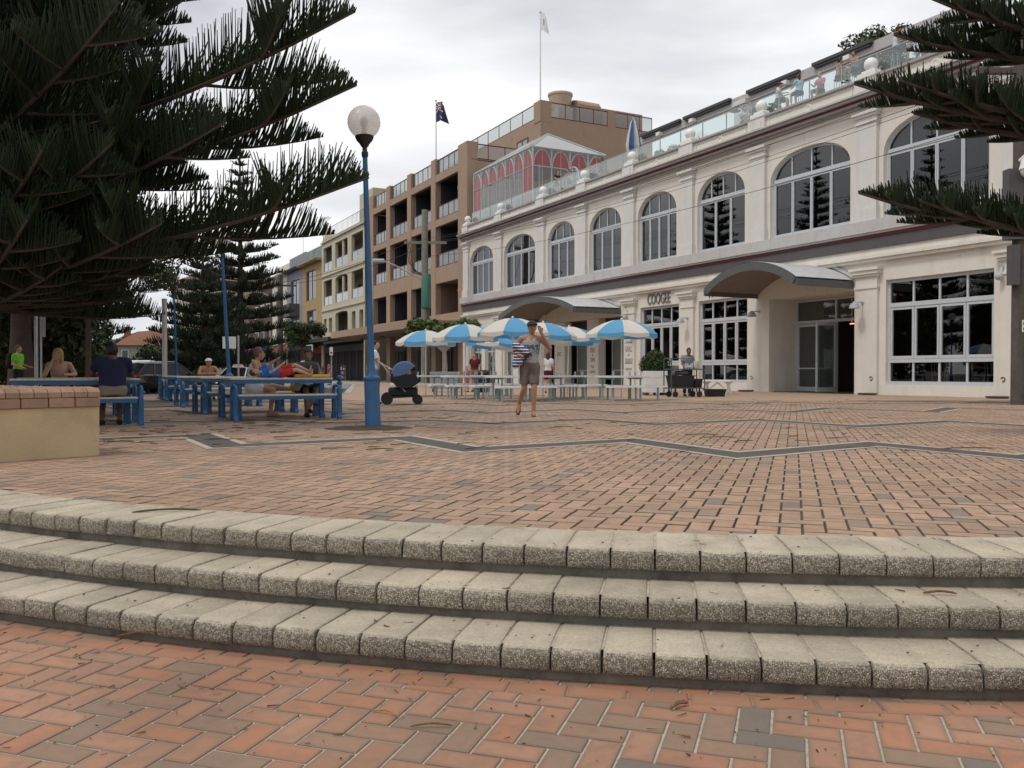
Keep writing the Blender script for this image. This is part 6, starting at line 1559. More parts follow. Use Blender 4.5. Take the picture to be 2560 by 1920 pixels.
def tub(label, loc, rz, w=.3, d=.2, h=.32, m=None):
    mb = MB(); 
    o_ = [(-w*.85,-d*.85),(w*.85,-d*.85),(w*.85,d*.85),(-w*.85,d*.85)]; u = [(-w,-d),(w,-d),(w,d),(-w,d)]; v = [(-w*1.08,-d*1.1),(w*1.08,-d*1.1),(w*1.08,d*1.1),(-w*1.08,d*1.1)]; iu = [(-w*.92,-d*.9),(w*.92,-d*.9),(w*.92,d*.9),(-w*.92,d*.9)]; ib = [(q[0]*.9,q[1]*.9) for q in o_]
    mb.loft([[(x,y,z) for x,y in P] for P, z in ((ib,.02),(o_,0),(u,h-.03),(v,h-.03),(v,h),(iu,h),(ib,.03))], caps=False); mb.add([(x,y,.02) for x,y in ib],[(0,1,2,3)])
    return tag(obj('plastic_tub', mb, m or M_black, loc=loc, rz=rz), label, 'tub')
cm = Matrix.Translation((5.95,30.0,0)) @ Matrix.Rotation(FRZ+1.35,4,'Z')
tub('large black plastic tub on the lower shelf of the cart', cm @ Vector((-.15,0,.326)), FRZ+1.35, .42, .25, .42)
tub('small black tub at the right of the cart lower shelf', cm @ Vector((.45,0,.326)), FRZ+1.35, .14, .22, .3)
tub('black tub standing on the paving by the white trestle', (7.15,30.6,0), .1, .34, .22, .26)
for k, (lx, ly, lz, rr, col, lb) in enumerate(((-.1,0,.76,.17,(0.16,0.18,0.24),'grey bundle of cloths in the cart tub'),(.25,.1,.976,.12,(0.5,0.42,0.55),'folded mauve cloth on the cart top'),)):
    mb = MB(); mb.ball((0,0,rr*.45), rr, 14, 8, (1.5,1.1,.5)); mb.ball((rr*.6,rr*.2,rr*.55), rr*.6, 10, 6, (1.3,1,.5)); tag(obj('cloth_bundle', mb, mat('cloth%d'%k,col,0.9,0.2,20), loc=cm @ Vector((lx,ly,lz)), sm=60), lb, 'cloth')
for k in range(4):
    mb = MB(); mb.lathe([(.035,0),(.04,.01),(.04,.14),(.02,.17),(.02,.2)],10); tag(obj('water_bottle', mb, M_jar, loc=cm @ Vector((.0+.1*k,-.12+.05*(k%2),.976)), sm=40), 'clear bottle on the top of the service cart', 'bottle', 'bottles on the service cart')
mb = MB(); mb.lathe([(.085,0),(.09,.01),(.09,.26),(.08,.27),(.08,.25)],16); tag(obj('cream_canister', mb, mat('cream_plastic',(0.6,0.55,0.42),0.5), loc=cm @ Vector((.48,.05,.976)), sm=40), 'cream canister at the right end of the cart top', 'canister')
# white trestle bench
tr = thing('trestle_bench', 'low white trestle bench under the ground floor window', 'bench', (7.95,33.6,0), FRZ)
for k in range(2): mb = MB(); mb.bbox(-.95,.95,-.2+.205*k,-.005+.205*k,.5,.54,.005); obj('plank', mb, M_wtab, tr)
for x in (-.62,.62):
    mb = MB(); mb.box(x-.05,x+.05,-.16,.16,.44,.5); mb.prism([(-.2,0),(-.1,0),(.12,.44),(.02,.44)],x-.04,x+.0,'yz'); mb.prism([(.2,0),(.1,0),(-.12,.44),(-.02,.44)],x+.002,x+.04,'yz'); obj('trestle', mb, M_wtab, tr)
mb = MB(); mb.box(-.9,-.5,-.03,.03,0,.02); 
mb = MB(); mb.tube([(-.62,0,.12),(.0,0,.46)],.025,6); mb.tube([(.62,0,.12),(.0,0,.46)],.025,6); obj('brace', mb, M_wtab, tr)

# folded parasol and open parasols on the roof
fpz = thing('folded_parasol', 'folded blue and white parasol standing on the roof terrace', 'parasol', SP(23.3,-1.2,11.5), 0); fpz.scale = (1.1,1.1,.86)
mb = MB(); mb.tube([(0,0,0),(0,0,4.4)],.035,8); obj('pole', mb, M_wtab, fpz)
for k in range(8):
    a0, a1 = 2*pi*k/8, 2*pi*(k+1)/8; mb = MB(); rows = []
    for z, rr in ((4.35,.04),(4.0,.17),(3.2,.32),(2.5,.40),(1.95,.30),(1.85,.36)):
        rows.append([(rr*cos(a0),rr*sin(a0),z),(rr*.72*cos((a0+a1)/2),rr*.72*sin((a0+a1)/2),z),(rr*cos(a1),rr*sin(a1),z)])
    mb.add([q for r_ in rows for q in r_], [(i*3+j,i*3+j+1,(i+1)*3+j+1,(i+1)*3+j) for i in range(5) for j in range(2)]); obj('canopy_panel', mb, mat('canvas_navy',(0.04,0.12,0.26),0.85,0.1) if k % 2 else M_cwhite, fpz, fix=False)
parasol(SP(1.6,-4.0,11.5), 'big white and blue parasol at the top right of the roof terrace', .4, R=2.6, apex=4.6)
# ================================================================ VEHICLES
M_tyre = mat('tyre', (0.018,0.018,0.018), 0.85, 0.1, 20); M_rim = mat('alloy', (0.5,0.5,0.51), 0.3, 0.03, metal=0.8)
M_carglass = mat('car_glass', (0.012,0.014,0.016), 0.08, 0.05, spec=0.35); M_red = mat('tail_red', (0.35,0.015,0.015), 0.25, 0.05); M_headl = mat('head_lens', (0.55,0.57,0.6), 0.15, 0.05, spec=0.7)
def wheel_mesh(r):
    t = MB(); t.lathe([(r*.62,-.1),(r*.9,-.11),(r,-.08),(r,.08),(r*.9,.11),(r*.62,.1)], 24, (0,0,0), Matrix.Rotation(pi/2,3,'X'))
    m = MB(); 
    for k in range(5):
        a = 2*pi*k/5; M = Matrix.Rotation(a,4,'Y'); m.box(-.035,.035,-.1,-.07,.03,r*.6,M)
    m.lathe([(0,.09),(.07,.09),(.07,.07)],12,(0,0,0),Matrix.Rotation(pi/2,3,'X')); m.lathe([(r*.55,.1),(r*.63,.1),(r*.63,-.1),(r*.55,-.1)],24,(0,0,0),Matrix.Rotation(pi/2,3,'X'))
    return t, m
def car(label, cat, loc, rz, paint, low, gh, wr=.34, wx=(1.35,-1.3), tw=.78, rails=False, sign=None, group=None):
    r = thing('parked_car', label, cat, loc, rz, group)
    secs = []
    for (x, zb, zt, w) in low:
        secs.append([(x,-w*.9,zb),(x,-w,zb+.12),(x,-w*1.01,(zb+zt)*.52),(x,-w*.985,zt-.07),(x,-w*.88,zt),(x,w*.88,zt),(x,w*.985,zt-.07),(x,w*1.01,(zb+zt)*.52),(x,w,zb+.12),(x,w*.9,zb)])
    mb = MB(); mb.loft(secs); obj('body', mb, paint, r, sm=35)
    (xa, xb, xc, xd, zb, zr, wb, wt) = gh            # windscreen foot, windscreen head, rear head, rear foot
    mb = MB(); mb.loft([[(xa,-wb,zb),(xa,wb,zb),(xd,wb,zb),(xd,-wb,zb)],[(xb,-wt,zr),(xb,wt,zr),(xc,wt,zr),(xc,-wt,zr)]]); obj('glasshouse', mb, M_carglass, r)
    mb = MB(); n = 6
    rows = []
    for i in range(n+1):
        t = i/n; x = xb+.04+(xc-xb-.08)*t; hz = .05*sin(pi*t); rows.append([(x,-wt-.015,zr-.02),(x,-wt*.8,zr+.03+hz*.6),(x,0,zr+.045+hz),(x,wt*.8,zr+.03+hz*.6),(x,wt+.015,zr-.02)])
    mb.add([p for q in rows for p in q], [(i*5+j,i*5+j+1,(i+1)*5+j+1,(i+1)*5+j) for i in range(n) for j in range(4)]); obj('roof', mb, paint, r, sm=50, fix=False)
    mb = MB()
    for sy in (-1,1):
        mb.tube([(xa,sy*wb,zb),(xb,sy*wt,zr)],.035,6); mb.tube([(xd,sy*wb,zb),(xc,sy*wt,zr)],.05,6); m_ = (xb+xc)/2+.1; mb.tube([(m_,sy*(wb+.005),zb),(m_,sy*(wt+.005),zr)],.035,6); mb.tube([(xb,sy*wt,zr),(xc,sy*wt,zr)],.035,6)
        q = xc+.45; mb.tube([(q-.1,sy*(wb+.005),zb),(q,sy*(wt+.005),zr)],.045,6)
    obj('pillar', mb, paint, r)
    t, m = wheel_mesh(wr)
    tm = t.mesh('tyre'); fixn(tm); smooth(tm,40); tm.materials.append(M_tyre); rm = m.mesh('rim'); fixn(rm); rm.materials.append(M_rim)
    for x in wx:
        for sy in (-1,1):
            w = bpy.data.objects.new('wheel', tm); COL.objects.link(w); w.parent = r; w.location = (x, sy*tw, wr); w.rotation_euler = (0,0,0 if sy < 0 else pi)
            q = bpy.data.objects.new('rim', rm); COL.objects.link(q); q.parent = w
    xf, xr = low[0][0], low[-1][0]; zf, zr_ = low[1][2]-.2, low[-2][2]-.14; wf, wr_ = low[1][3], low[-2][3]
    for sy in (-1,1):
        mb = MB(); mb.bbox(low[1][0]-.25,low[1][0]+.04,sy*wf*.8-.16,sy*wf*.8+.16,zf-.06,zf+.09,.03); obj('headlight', mb, M_headl, r, sm=40)
        mb = MB(); mb.bbox(low[-2][0]-.06,low[-2][0]+.2,sy*wr_*.86-.13,sy*wr_*.86+.13,zr_-.08,zr_+.1,.03); obj('taillight', mb, M_red, r, sm=40)
        mb = MB(); mb.bbox(xa-.35,xa-.2,sy*(wb+.12)-.08,sy*(wb+.12)+.08,zb+.02,zb+.16,.03); obj('mirror', mb, paint, r, sm=40)
    mb = MB(); mb.box(xf-.005,xf+.02,-.45,.45,.42,.6); obj('grille', mb, M_black, r)
    mb = MB(); mb.box(xf+.021,xf+.03,-.2,.2,.36,.46); obj('number_plate', mb, M_signw, r); mb = MB(); mb.box(xr-.03,xr-.005,-.2,.2,.6,.7); obj('number_plate', mb, M_signw, r)
    if rails:
        for sy in (-1,1): mb = MB(); mb.tube([(xb-.05,sy*wt*.92,zr+.02),(xb-.2,sy*wt*.92,zr+.11),(xc+.2,sy*wt*.92,zr+.11),(xc+.05,sy*wt*.92,zr+.02)],.025,6); obj('roof_rail', mb, M_rim, r, sm=50)
    if sign:
        mb = MB(); mb.loft([[(-.1,-.32,zr+.06),(.1,-.32,zr+.06),(.1,.32,zr+.06),(-.1,.32,zr+.06)],[(-.06,-.24,zr+.22),(.06,-.24,zr+.22),(.06,.24,zr+.22),(-.06,.24,zr+.22)]]); s_ = obj('roof_sign', mb, mat('sign_cream',(0.6,0.52,0.38),0.5), r); text('sign_text', sign, .15, M_black, s_, (.088,0,zr+.085), rot=(pi/2-.25,0,pi/2), sx=1, ext=.003)
    return r
P_black = mat('paint_black', (0.012,0.012,0.014), 0.2, 0.03, spec=0.5, coat=0.8); P_dark = mat('paint_charcoal', (0.03,0.03,0.035), 0.25, 0.03, coat=0.7); P_white = mat('paint_white', (0.62,0.63,0.63), 0.25, 0.02, coat=0.6); P_silver = mat('paint_silver', (0.42,0.44,0.46), 0.25, 0.03, metal=0.4, coat=0.6)
suv_low = [(2.2,.32,.72,.78),(2.1,.26,.92,.86),(1.15,.24,1.03,.91),(.8,.24,1.06,.91),(-1.6,.24,1.1,.91),(-2.12,.3,1.08,.86),(-2.22,.4,.8,.8)]
sed_low = [(2.25,.28,.62,.72),(2.12,.22,.76,.82),(1.1,.2,.88,.87),(.8,.2,.9,.87),(-1.5,.22,.95,.87),(-2.2,.26,.96,.8),(-2.3,.36,.7,.75)]
car('black sport utility car with red tail lamp beyond the blue tables', 'car', (-18.0,45.4,-.32), radians(52), P_black, suv_low, (1.0,.25,-1.55,-2.1,1.04,1.62,.84,.64), .36, (1.35,-1.32), .80, True)
car('dark wagon seen from behind left of the black car', 'car', (-24.0,50.5,-.34), radians(74), P_dark, suv_low, (1.0,.25,-1.75,-2.1,1.0,1.5,.82,.64), .34, (1.35,-1.32), .78, True)
car('dark hatchback behind the dark wagon at the left', 'car', (-29.5,56,-.36), radians(60), P_dark, sed_low, (.95,.2,-1.2,-1.9,.9,1.42,.8,.6))
car('silver sedan facing the plaza beyond the farthest table', 'car', (-22.4,60,-.38), radians(-102), P_silver, sed_low, (.95,.2,-1.0,-1.8,.9,1.42,.8,.6))
car('white sedan partly hidden behind the steel pole', 'car', (-25.4,66,-.4), radians(-98), P_white, sed_low, (.95,.2,-1.0,-1.8,.9,1.42,.8,.6))
car('white taxi with a cream roof sign facing the plaza', 'taxi', (-15.3,48.5,-.33), radians(-97), P_white, sed_low, (.95,.2,-1.0,-1.8,.9,1.42,.8,.6), sign='TAXI')
bus = thing('city_bus', 'long white roofed bus passing behind the parked cars', 'bus', (-41.1,95,-.5), 0)
mb = MB(); mb.bbox(-5.3,5.3,-1.25,1.25,.3,2.1,.12); obj('body', mb, M_carglass, bus); mb = MB(); mb.bbox(-5.32,5.32,-1.27,1.27,.3,1.05,.1); obj('lower_panel', mb, mat('bus_blue_grey',(0.2,0.24,0.3),0.4), bus)
mb = MB(); mb.bbox(-5.3,5.3,-1.28,1.28,2.1,2.72,.16); obj('roof', mb, P_white, bus); mb = MB(); mb.bbox(1.6,5.0,-.95,.95,2.72,3.1,.12); obj('roof_unit', mb, P_white, bus); mb = MB(); mb.bbox(-5.33,-4.9,-1.285,1.285,2.15,2.7,.05); obj('blue_end', mb, mat('bus_blue',(0.03,0.08,0.4),0.4), bus)
for k in range(6): mb = MB(); mb.box(-4.6+k*1.7,-4.5+k*1.7,-1.262,-1.251,1.05,2.1); obj('window_post', mb, M_black, bus)
for x in (-3.2,3.3):
    for y in (-1.1,1.1): mb = MB(); mb.lathe([(.3,-.12),(.48,-.12),(.5,0),(.48,.12),(.3,.12),(0,.05)],20,(x,y,.5),Matrix.Rotation(pi/2,3,'X')); obj('wheel', mb, M_tyre, bus, sm=40)
# red-roofed house beyond
hs = thing('red_roof_house', 'cream two storey house with orange tiled roof far behind the bus', 'house', (-51,121,-1), radians(8))
mb = MB(); mb.box(-2.9,3.6,-3,3,0,5.6); obj('wall', mb, mat('dull_cream',(0.34,0.32,0.26),0.9,0.1), hs); mb = MB(); q = [(-3.3,-3.5,5.6),(4.0,-3.5,5.6),(4.0,3.5,5.6),(-3.3,3.5,5.6),(-1.2,0,7.6),(2.0,0,7.9)]; mb.add(q,[(0,1,5,4),(1,2,5),(2,3,4,5),(3,0,4)]); obj('roof', mb, mat('orange_tile',(0.20,0.09,0.055),0.85,0.2,1.5), hs)
mb = MB(); mb.box(-2.6,-1.9,-1,-.3,6.2,8.2); obj('chimney', mb, mat('orange_tile',(0,0,0)), hs)
for x in (-1.9,.4,2.2):
    for z in (1.6,3.9): mb = MB(); mb.box(x-.45,x+.45,-3.08,-3.003,z,z+1.1); w = obj('window', mb, M_wpaint, hs); mb = MB(); mb.box(x-.37,x+.37,-3.12,-3.085,z+.08,z+1.02); obj('pane', mb, M_dkwin, w)

# twin pram
pm_ = thing('twin_pram', 'blue and black twin pram pushed by the woman in white', 'pram', (-2.92,22.85,0), radians(8)); pm_.scale = (1.12,1.12,1.12)
M_hood = mat('denim_hood', (0.085,0.14,0.27), 0.85, 0.12, 14); M_pblk = mat('pram_black', (0.012,0.012,0.014), 0.7, 0.1)
for y in (-.2,.2):
    mb = MB(); A_ = np.linspace(radians(-12), radians(140), 12); W_h = (-.185,-.175,-.13,.13,.175,.185); R_h = (.24,.29,.31,.31,.29,.24); vs = []
    for a in A_: vs += [(.08-R_h[j]*cos(a), y+W_h[j], .70+R_h[j]*sin(a)) for j in range(6)]
    n0 = len(vs); vs += [(.08,y-.185,.70),(.08,y+.185,.70)]
    fs = [(i*6+j,i*6+j+1,(i+1)*6+j+1,(i+1)*6+j) for i in range(11) for j in range(5)]+[(n0,i*6,(i+1)*6) for i in range(11)]+[(n0+1,(i+1)*6+5,i*6+5) for i in range(11)]
    mb.add(vs, fs); hd = obj('hood', mb, M_hood, pm_, sm=50)
    mb = MB(); mb.bbox(.20,.33,y-.14,y+.14,.80,.88,.02); obj('hood_peak', mb, M_pblk, hd)
    mb = MB(); mb.prism([(-.24,.72),(.34,.70),(.42,.52),(.24,.40),(-.05,.38),(-.24,.55)], y-.18, y+.18, 'xz'); obj('seat', mb, M_pblk, pm_)
mb = MB(); mb.tube([(-.42,-.34,.92),(-.42,.34,.92)],.02,8); mb.tube([(-.42,-.3,.92),(-.2,-.3,.6),(.1,-.3,.3)],.016,6); mb.tube([(-.42,.3,.92),(-.2,.3,.6),(.1,.3,.3)],.016,6); obj('handle', mb, M_galv, pm_, sm=50)
mb = MB(); mb.bbox(-.3,.38,-.3,.3,.19,.40,.04); mb.tube([(-.33,-.3,.16),(.36,-.3,.2)],.02,6); mb.tube([(-.33,.3,.16),(.36,.3,.2)],.02,6); obj('chassis', mb, M_pblk, pm_)
for x, y, r_ in ((-.33,-.33,.14),(-.33,.33,.14),(.38,-.3,.115),(.38,.3,.115),):
    mb = MB(); mb.lathe([(r_*.72,-.02),(r_,-.022),(r_,.022),(r_*.72,.02)],20,(x,y,r_),Matrix.Rotation(pi/2,3,'X')); w = obj('wheel', mb, M_tyre, pm_, sm=40)
    mb = MB(); mb.lathe([(0,.015),(r_*.45,.015),(r_*.7,.018),(r_*.7,-.018),(0,-.015)],16,(x,y,r_),Matrix.Rotation(pi/2,3,'X')); obj('hub', mb, M_galv, w, sm=40)
# ================================================================ PEOPLE
def skin(name, rgb): return mat(name, rgb, 0.55, 0.06, 9, spec=0.35)
SK_tan = skin('skin_tanned', (0.40,0.215,0.13)); SK_light = skin('skin_light', (0.50,0.31,0.22)); SK_brown = skin('skin_brown', (0.20,0.105,0.065)); SK_dark = skin('skin_dark', (0.10,0.055,0.035))
def cloth(name, rgb): return mat(name, rgb, 0.92, 0.22, 9, 0.9, 13)
def cap(mb, p, q, r0, r1, n=10):
    """closed tapered capsule"""
    p, q = Vector(p), Vector(q); d = q-p; L_ = d.length
    if L_ < 1e-6: d = Vector((0,0,1)); L_ = 1e-6
    d.normalize(); x = d.orthogonal().normalized(); y = d.cross(x); secs = []
    for t in (-88,-55,-25,0): secs.append((p+d*(r0*sin(radians(t))), r0*cos(radians(t))))
    for t in (0,25,55,88): secs.append((q+d*(r1*sin(radians(t))), r1*cos(radians(t))))
    mb.loft([[tuple(c+(x*cos(2*pi*k/n)+y*sin(2*pi*k/n))*r) for k in range(n)] for c, r in secs])
def cone(mb, p, q, r0, r1, n=14):
    p, q = Vector(p), Vector(q); d = (q-p).normalized(); x = d.orthogonal().normalized(); y = d.cross(x)
    mb.loft([[tuple(c+(x*cos(2*pi*k/n)+y*sin(2*pi*k/n))*r) for k in range(n)] for c, r in ((p,r0),(p.lerp(q,.5),(r0+r1)/2),(q,r1))])
def spine(mb, secs, xd, n=18):
    """elliptical trunk through (centre, half width, half depth)"""
    xd = Vector(xd).normalized(); out = []
    for i, (c, rx, ry) in enumerate(secs):
        a = Vector(secs[max(0,i-1)][0]); b_ = Vector(secs[min(len(secs)-1,i+1)][0]); d = (b_-a).normalized(); yd = d.cross(xd).normalized(); x2 = yd.cross(d).normalized()
        out.append([tuple(Vector(c)+x2*(rx*cos(2*pi*k/n))+yd*(ry*sin(2*pi*k/n))) for k in range(n)])
    mb.loft(out)
def remesh(mb, name, m, parent, vox, it=5, fac=.5):
    me = mb.mesh(name); fixn(me); t = bpy.data.objects.new('tmp', me)
    md = t.modifiers.new('r','REMESH'); md.mode = 'VOXEL'; md.voxel_size = vox; md.use_smooth_shade = True
    sm = t.modifiers.new('s','SMOOTH'); sm.factor = fac; sm.iterations = it
    me2 = baked(t); bpy.data.objects.remove(t); bpy.data.meshes.remove(me)
    me2.name = name; me2.materials.clear(); me2.materials.append(m); me2.polygons.foreach_set('use_smooth',[True]*len(me2.polygons))
    o = bpy.data.objects.new(name, me2); COL.objects.link(o)
    if parent is not None: o.parent = parent
    return o
STAND = dict(pel=(0,0,.95),waist=(0,0,1.08),chest=(0,0,1.27),neck=(0,.01,1.45),head=(0,-.02,1.62),shL=(.175,0,1.40),elL=(.225,.02,1.13),wrL=(.235,-.06,.89),shR=(-.175,0,1.40),elR=(-.225,.02,1.13),wrR=(-.235,-.06,.89),
             hipL=(.085,0,.92),knL=(.095,-.02,.50),anL=(.095,.03,.085),hipR=(-.085,0,.92),knR=(-.095,-.02,.50),anR=(-.095,.03,.085))
SIT = dict(pel=(0,0,.54),waist=(0,-.01,.66),chest=(0,-.03,.86),neck=(0,-.05,1.04),head=(0,-.09,1.20),shL=(.175,-.04,.99),elL=(.235,-.14,.76),wrL=(.15,-.38,.77),shR=(-.175,-.04,.99),elR=(-.235,-.14,.76),wrR=(-.15,-.38,.77),
           hipL=(.09,0,.52),knL=(.12,-.43,.52),anL=(.12,-.40,.085),hipR=(-.09,0,.52),knR=(-.12,-.43,.52),anR=(-.12,-.40,.085))
def person(label, loc, rz, base=STAND, sk=SK_light, hair=None, top=None, topm=None, bot=None, botm=None, scale=1.0, vox=.014, hl='short', over=None, feet='shoes', feetm=None, toes=None, wide=1.0, fem=False, hat=None, group=None, tilt=None, look=0.0):
    J = dict(base); J.update(over or {}); J = {k: Vector(v) for k, v in J.items()}
    sx = (J['shL']-J['shR']).normalized()
    fwd = Vector((sin(look), -cos(look), 0)); head = J['head']; hs = Vector((cos(look), sin(look), 0))
    def trunk_secs(g, lo=-.10, hi=True):
        p, w, c, nk = J['pel'], J['waist'], J['chest'], J['neck']; ax = (w-p).normalized()
        hw = .165 if fem else .155; ww = .125 if fem else .142
        S = [(p+ax*lo, .12*wide+g, .10+g), (p, hw*wide+g, .115+g), (w, ww*wide+g, .10+g), (c-(c-w)*.15, .158*wide+g, .115+g), (c+(nk-c)*.45, .165*wide+g, .10+g)]
        if hi: S += [(c+(nk-c)*.78, .11*wide+g, .075+g), (nk, .06+g, .06+g)]
        return S
    body = MB(); spine(body, trunk_secs(0), sx)
    cap(body, J['neck']-(J['head']-J['neck']).normalized()*.03, head-Vector((0,0,.03)), .058, .052)
    Mh = Matrix.Rotation(look,3,'Z')
    body.ball(head, .1, 18, 14, (.78,.96,1.16), Mh); body.ball(head+fwd*.035-Vector((0,0,.055)), .07, 14, 10, (.86,.9,.95), Mh)
    cap(body, head+fwd*.092+Vector((0,0,.015)), head+fwd*.112-Vector((0,0,.022)), .010, .016, 8)
    for s_ in (-1,1): body.ball(head+hs*s_*.08-fwd*-.0-Vector((0,0,.005)), .03, 8, 6, (.35,.6,1.0), Mh)
    dirs = {}
    for S_ in 'LR':
        sh, el, wr = J['sh'+S_], J['el'+S_], J['wr'+S_]
        cap(body, J['neck']+(sh-J['neck'])*.45-Vector((0,0,.015)), sh, .062, .06); cap(body, sh, el, .056*wide**.5, .043); cap(body, el, wr, .044, .030)
        hd = (wr-el).normalized(); hd = Vector((toes or {}).get('hand'+S_, hd)).normalized()
        side = hd.cross(fwd if abs(hd.dot(fwd)) < .9 else Vector((0,0,1))).normalized(); pn = side.cross(hd)
        cap(body, wr, wr+hd*.075, .028, .036)
        for k in range(4):
            b_ = wr+hd*.085+side*(-.027+.018*k); ln = (.060,.07,.066,.05)[k]; m_ = b_+hd*ln*.6+pn*.008; cap(body, b_, m_, .0095, .009, 6); cap(body, m_, m_+hd*ln*.45+pn*.022, .009, .008, 6)
        cap(body, wr+hd*.03+side*.034, wr+hd*.065+side*.056+pn*.015, .013, .011, 6); cap(body, wr+hd*.065+side*.056+pn*.015, wr+hd*.098+side*.05+pn*.028, .011, .009, 6)
        hp, kn, an = J['hip'+S_], J['kn'+S_], J['an'+S_]
        cap(body, hp, kn, .085*wide**.5, .058); cap(body, kn, kn+(an-kn)*.35, .056, .056); cap(body, kn+(an-kn)*.35, an, .054, .036)
        fd_ = Vector((toes or {}).get('toe'+S_, (0,-1,-.0))).normalized()
        dn = Vector((0,0,-1)) if abs(fd_.z) < .6 else fd_.cross(sx).normalized()
        if dn.z > 0: dn = -dn
        hl_ = an+dn*.045-fd_*.045; to = an+dn*.058+fd_*.17; cap(body, hl_, an+dn*.05+fd_*.09, .035, .036); cap(body, an+dn*.02, to, .034, .024); dirs[S_] = (hl_, to, fd_, dn)
    b = remesh(body, 'person', sk, None, vox); tag(b, label, 'person', group)
    b.location = loc; b.scale = (scale,)*3; b.rotation_euler = tilt if tilt else (0,0,rz)
    # face
    mb = MB()
    for s_ in (-1,1): mb.ball(head+fwd*.088+hs*s_*.033+Vector((0,0,.018)), .0105, 8, 6, (1,.7,.75))
    obj('eyes', mb, M_black, b); mb = MB(); cap(mb, head+fwd*.101-hs*.022-Vector((0,0,.062)), head+fwd*.101+hs*.022-Vector((0,0,.062)), .006, .006, 6); obj('mouth', mb, mat('lip',(0.25,0.09,0.07),0.6), b)
    up = Vector((0,0,1))
    if hair is not None:
        mb = MB(); mb.ball(head+up*.022-fwd*.016, .108, 18, 12, (.80,.96,1.10), Mh)
        if hl in ('long','bun','shoulder'):
            cap(mb, head-fwd*.05, head-fwd*.075-up*(.16 if hl != 'long' else .30), .075, .05 if hl != 'bun' else .03); 
            for s_ in (-1,1): cap(mb, head+hs*s_*.06-fwd*.03, head+hs*s_*.065-fwd*.04-up*(.12 if hl != 'bun' else .04), .035, .025)
        if hl == 'bun': mb.ball(head-fwd*.06+up*.13, .05, 10, 8)
        h = remesh(mb, 'hair', hair, b, max(.012, vox*.8), 3)
        # cut the hair away from the face: drop everything in front of the ear line and below the brow
        import bmesh
        bm = bmesh.new(); bm.from_mesh(h.data); kill = [v for v in bm.verts if (v.co-head).dot(fwd) > .045 and (v.co-head).z < .055]; bmesh.ops.delete(bm, geom=kill, context='VERTS'); bm.to_mesh(h.data); bm.free()
    if hat is not None:
        mb = MB(); prof = [(.104*cos(radians(t)), .085*sin(radians(t))) for t in (0,20,40,60,80,90)]
        mb.lathe([(.106,-.012)]+prof, 20, tuple(head+up*.045-fwd*.004)); secs = []
        pts = [head+up*.045+fwd*(.09+.09*cos(radians(t)))+hs*(.082*sin(radians(t))) for t in np.linspace(-90,90,11)]
        mb.add([tuple(p+up*(.006-.012*abs(i-5)/5)) for i, p in enumerate(pts)]+[tuple(head+up*.047+fwd*.07+hs*(.09*(i-5)/5)) for i in range(11)], [(i,i+1,12+i,11+i) for i in range(10)])
        obj('cap', mb, hat, b, sm=50)
    if top:
        mb = MB(); S = trunk_secs(.016, lo=-.045); spine(mb, S[:-1] if top != 'tank' else S[:5], sx)
        if top in ('tee','long'):
            for S_ in 'LR':
                sh, el, wr = J['sh'+S_], J['el'+S_], J['wr'+S_]; cap(mb, J['neck']+(sh-J['neck'])*.5-up*.012, sh, .075, .074); cone(mb, sh+(sh-el)*.1, sh+(el-sh)*(.62 if top == 'tee' else 1.0), .078, .066)
                if top == 'long': cap(mb, el, el, .06, .06); cone(mb, el, wr, .06, .042)
        else:
            for S_ in 'LR':
                sh = J['sh'+S_]; q = J['neck']+(sh-J['neck'])*.5; fv = sx.cross(up).normalized()
                cap(mb, J['chest']+(q-J['chest'])*.55+fv*.085, q+up*.03, .03, .026); cap(mb, J['chest']+(q-J['chest'])*.55-fv*.085, q+up*.03, .03, .026)
        remesh(mb, 'shirt', topm, b, vox, 3)
    if bot:
        mb = MB(); ax = (J['waist']-J['pel']).normalized(); spine(mb, [(J['pel']-ax*.10,.14*wide,.11),(J['pel'],.175*wide,.132),(J['pel']+ax*.07,.16*wide,.12)], sx)
        fr = {'shorts':.82,'trunks':.55,'trousers':1.0,'brief':.2}.get(bot,.8)
        for S_ in 'LR':
            hp, kn, an = J['hip'+S_], J['kn'+S_], J['an'+S_]; cap(mb, hp, hp+(kn-hp)*.1, .105, .105); cone(mb, hp, hp+(kn-hp)*fr, .112, .092 if fr < 1 else .075)
            if bot == 'trousers': cap(mb, kn, kn, .075, .075); cone(mb, kn, kn+(an-kn)*.95, .075, .062)
        remesh(mb, 'shorts' if bot != 'trousers' else 'trousers', botm, b, vox, 3)
    if feet:
        for S_ in 'LR':
            hl_, to, fd_, dn = dirs[S_]; mb = MB(); sd = fd_.cross(dn).normalized()
            if feet == 'shoes':
                cap(mb, hl_+fd_*.01, hl_+fd_*.12, .046, .046); cap(mb, hl_+fd_*.1, to, .044, .036); remesh(mb, 'shoe', feetm or M_black, b, vox, 3)
            else:
                c0 = hl_-fd_*.03+dn*.033; c1 = to+fd_*.035+dn*.02
                mb.loft([[tuple(c+sd*w*s1+dn*h) for s1, h in ((-1,0),(1,0),(1,.018),(-1,.018))] for c, w in ((c0,.028),(c0.lerp(c1,.3),.036),(c0.lerp(c1,.7),.045),(c1,.03))])
                mb.tube([hl_+fd_*.07+sd*.04,hl_+fd_*.11-dn*.035,hl_+fd_*.16-dn*.022,hl_+fd_*.11-dn*.035,hl_+fd_*.07-sd*.04], .008, 5); obj('sandal', mb, feetm or M_black, b)
    return b

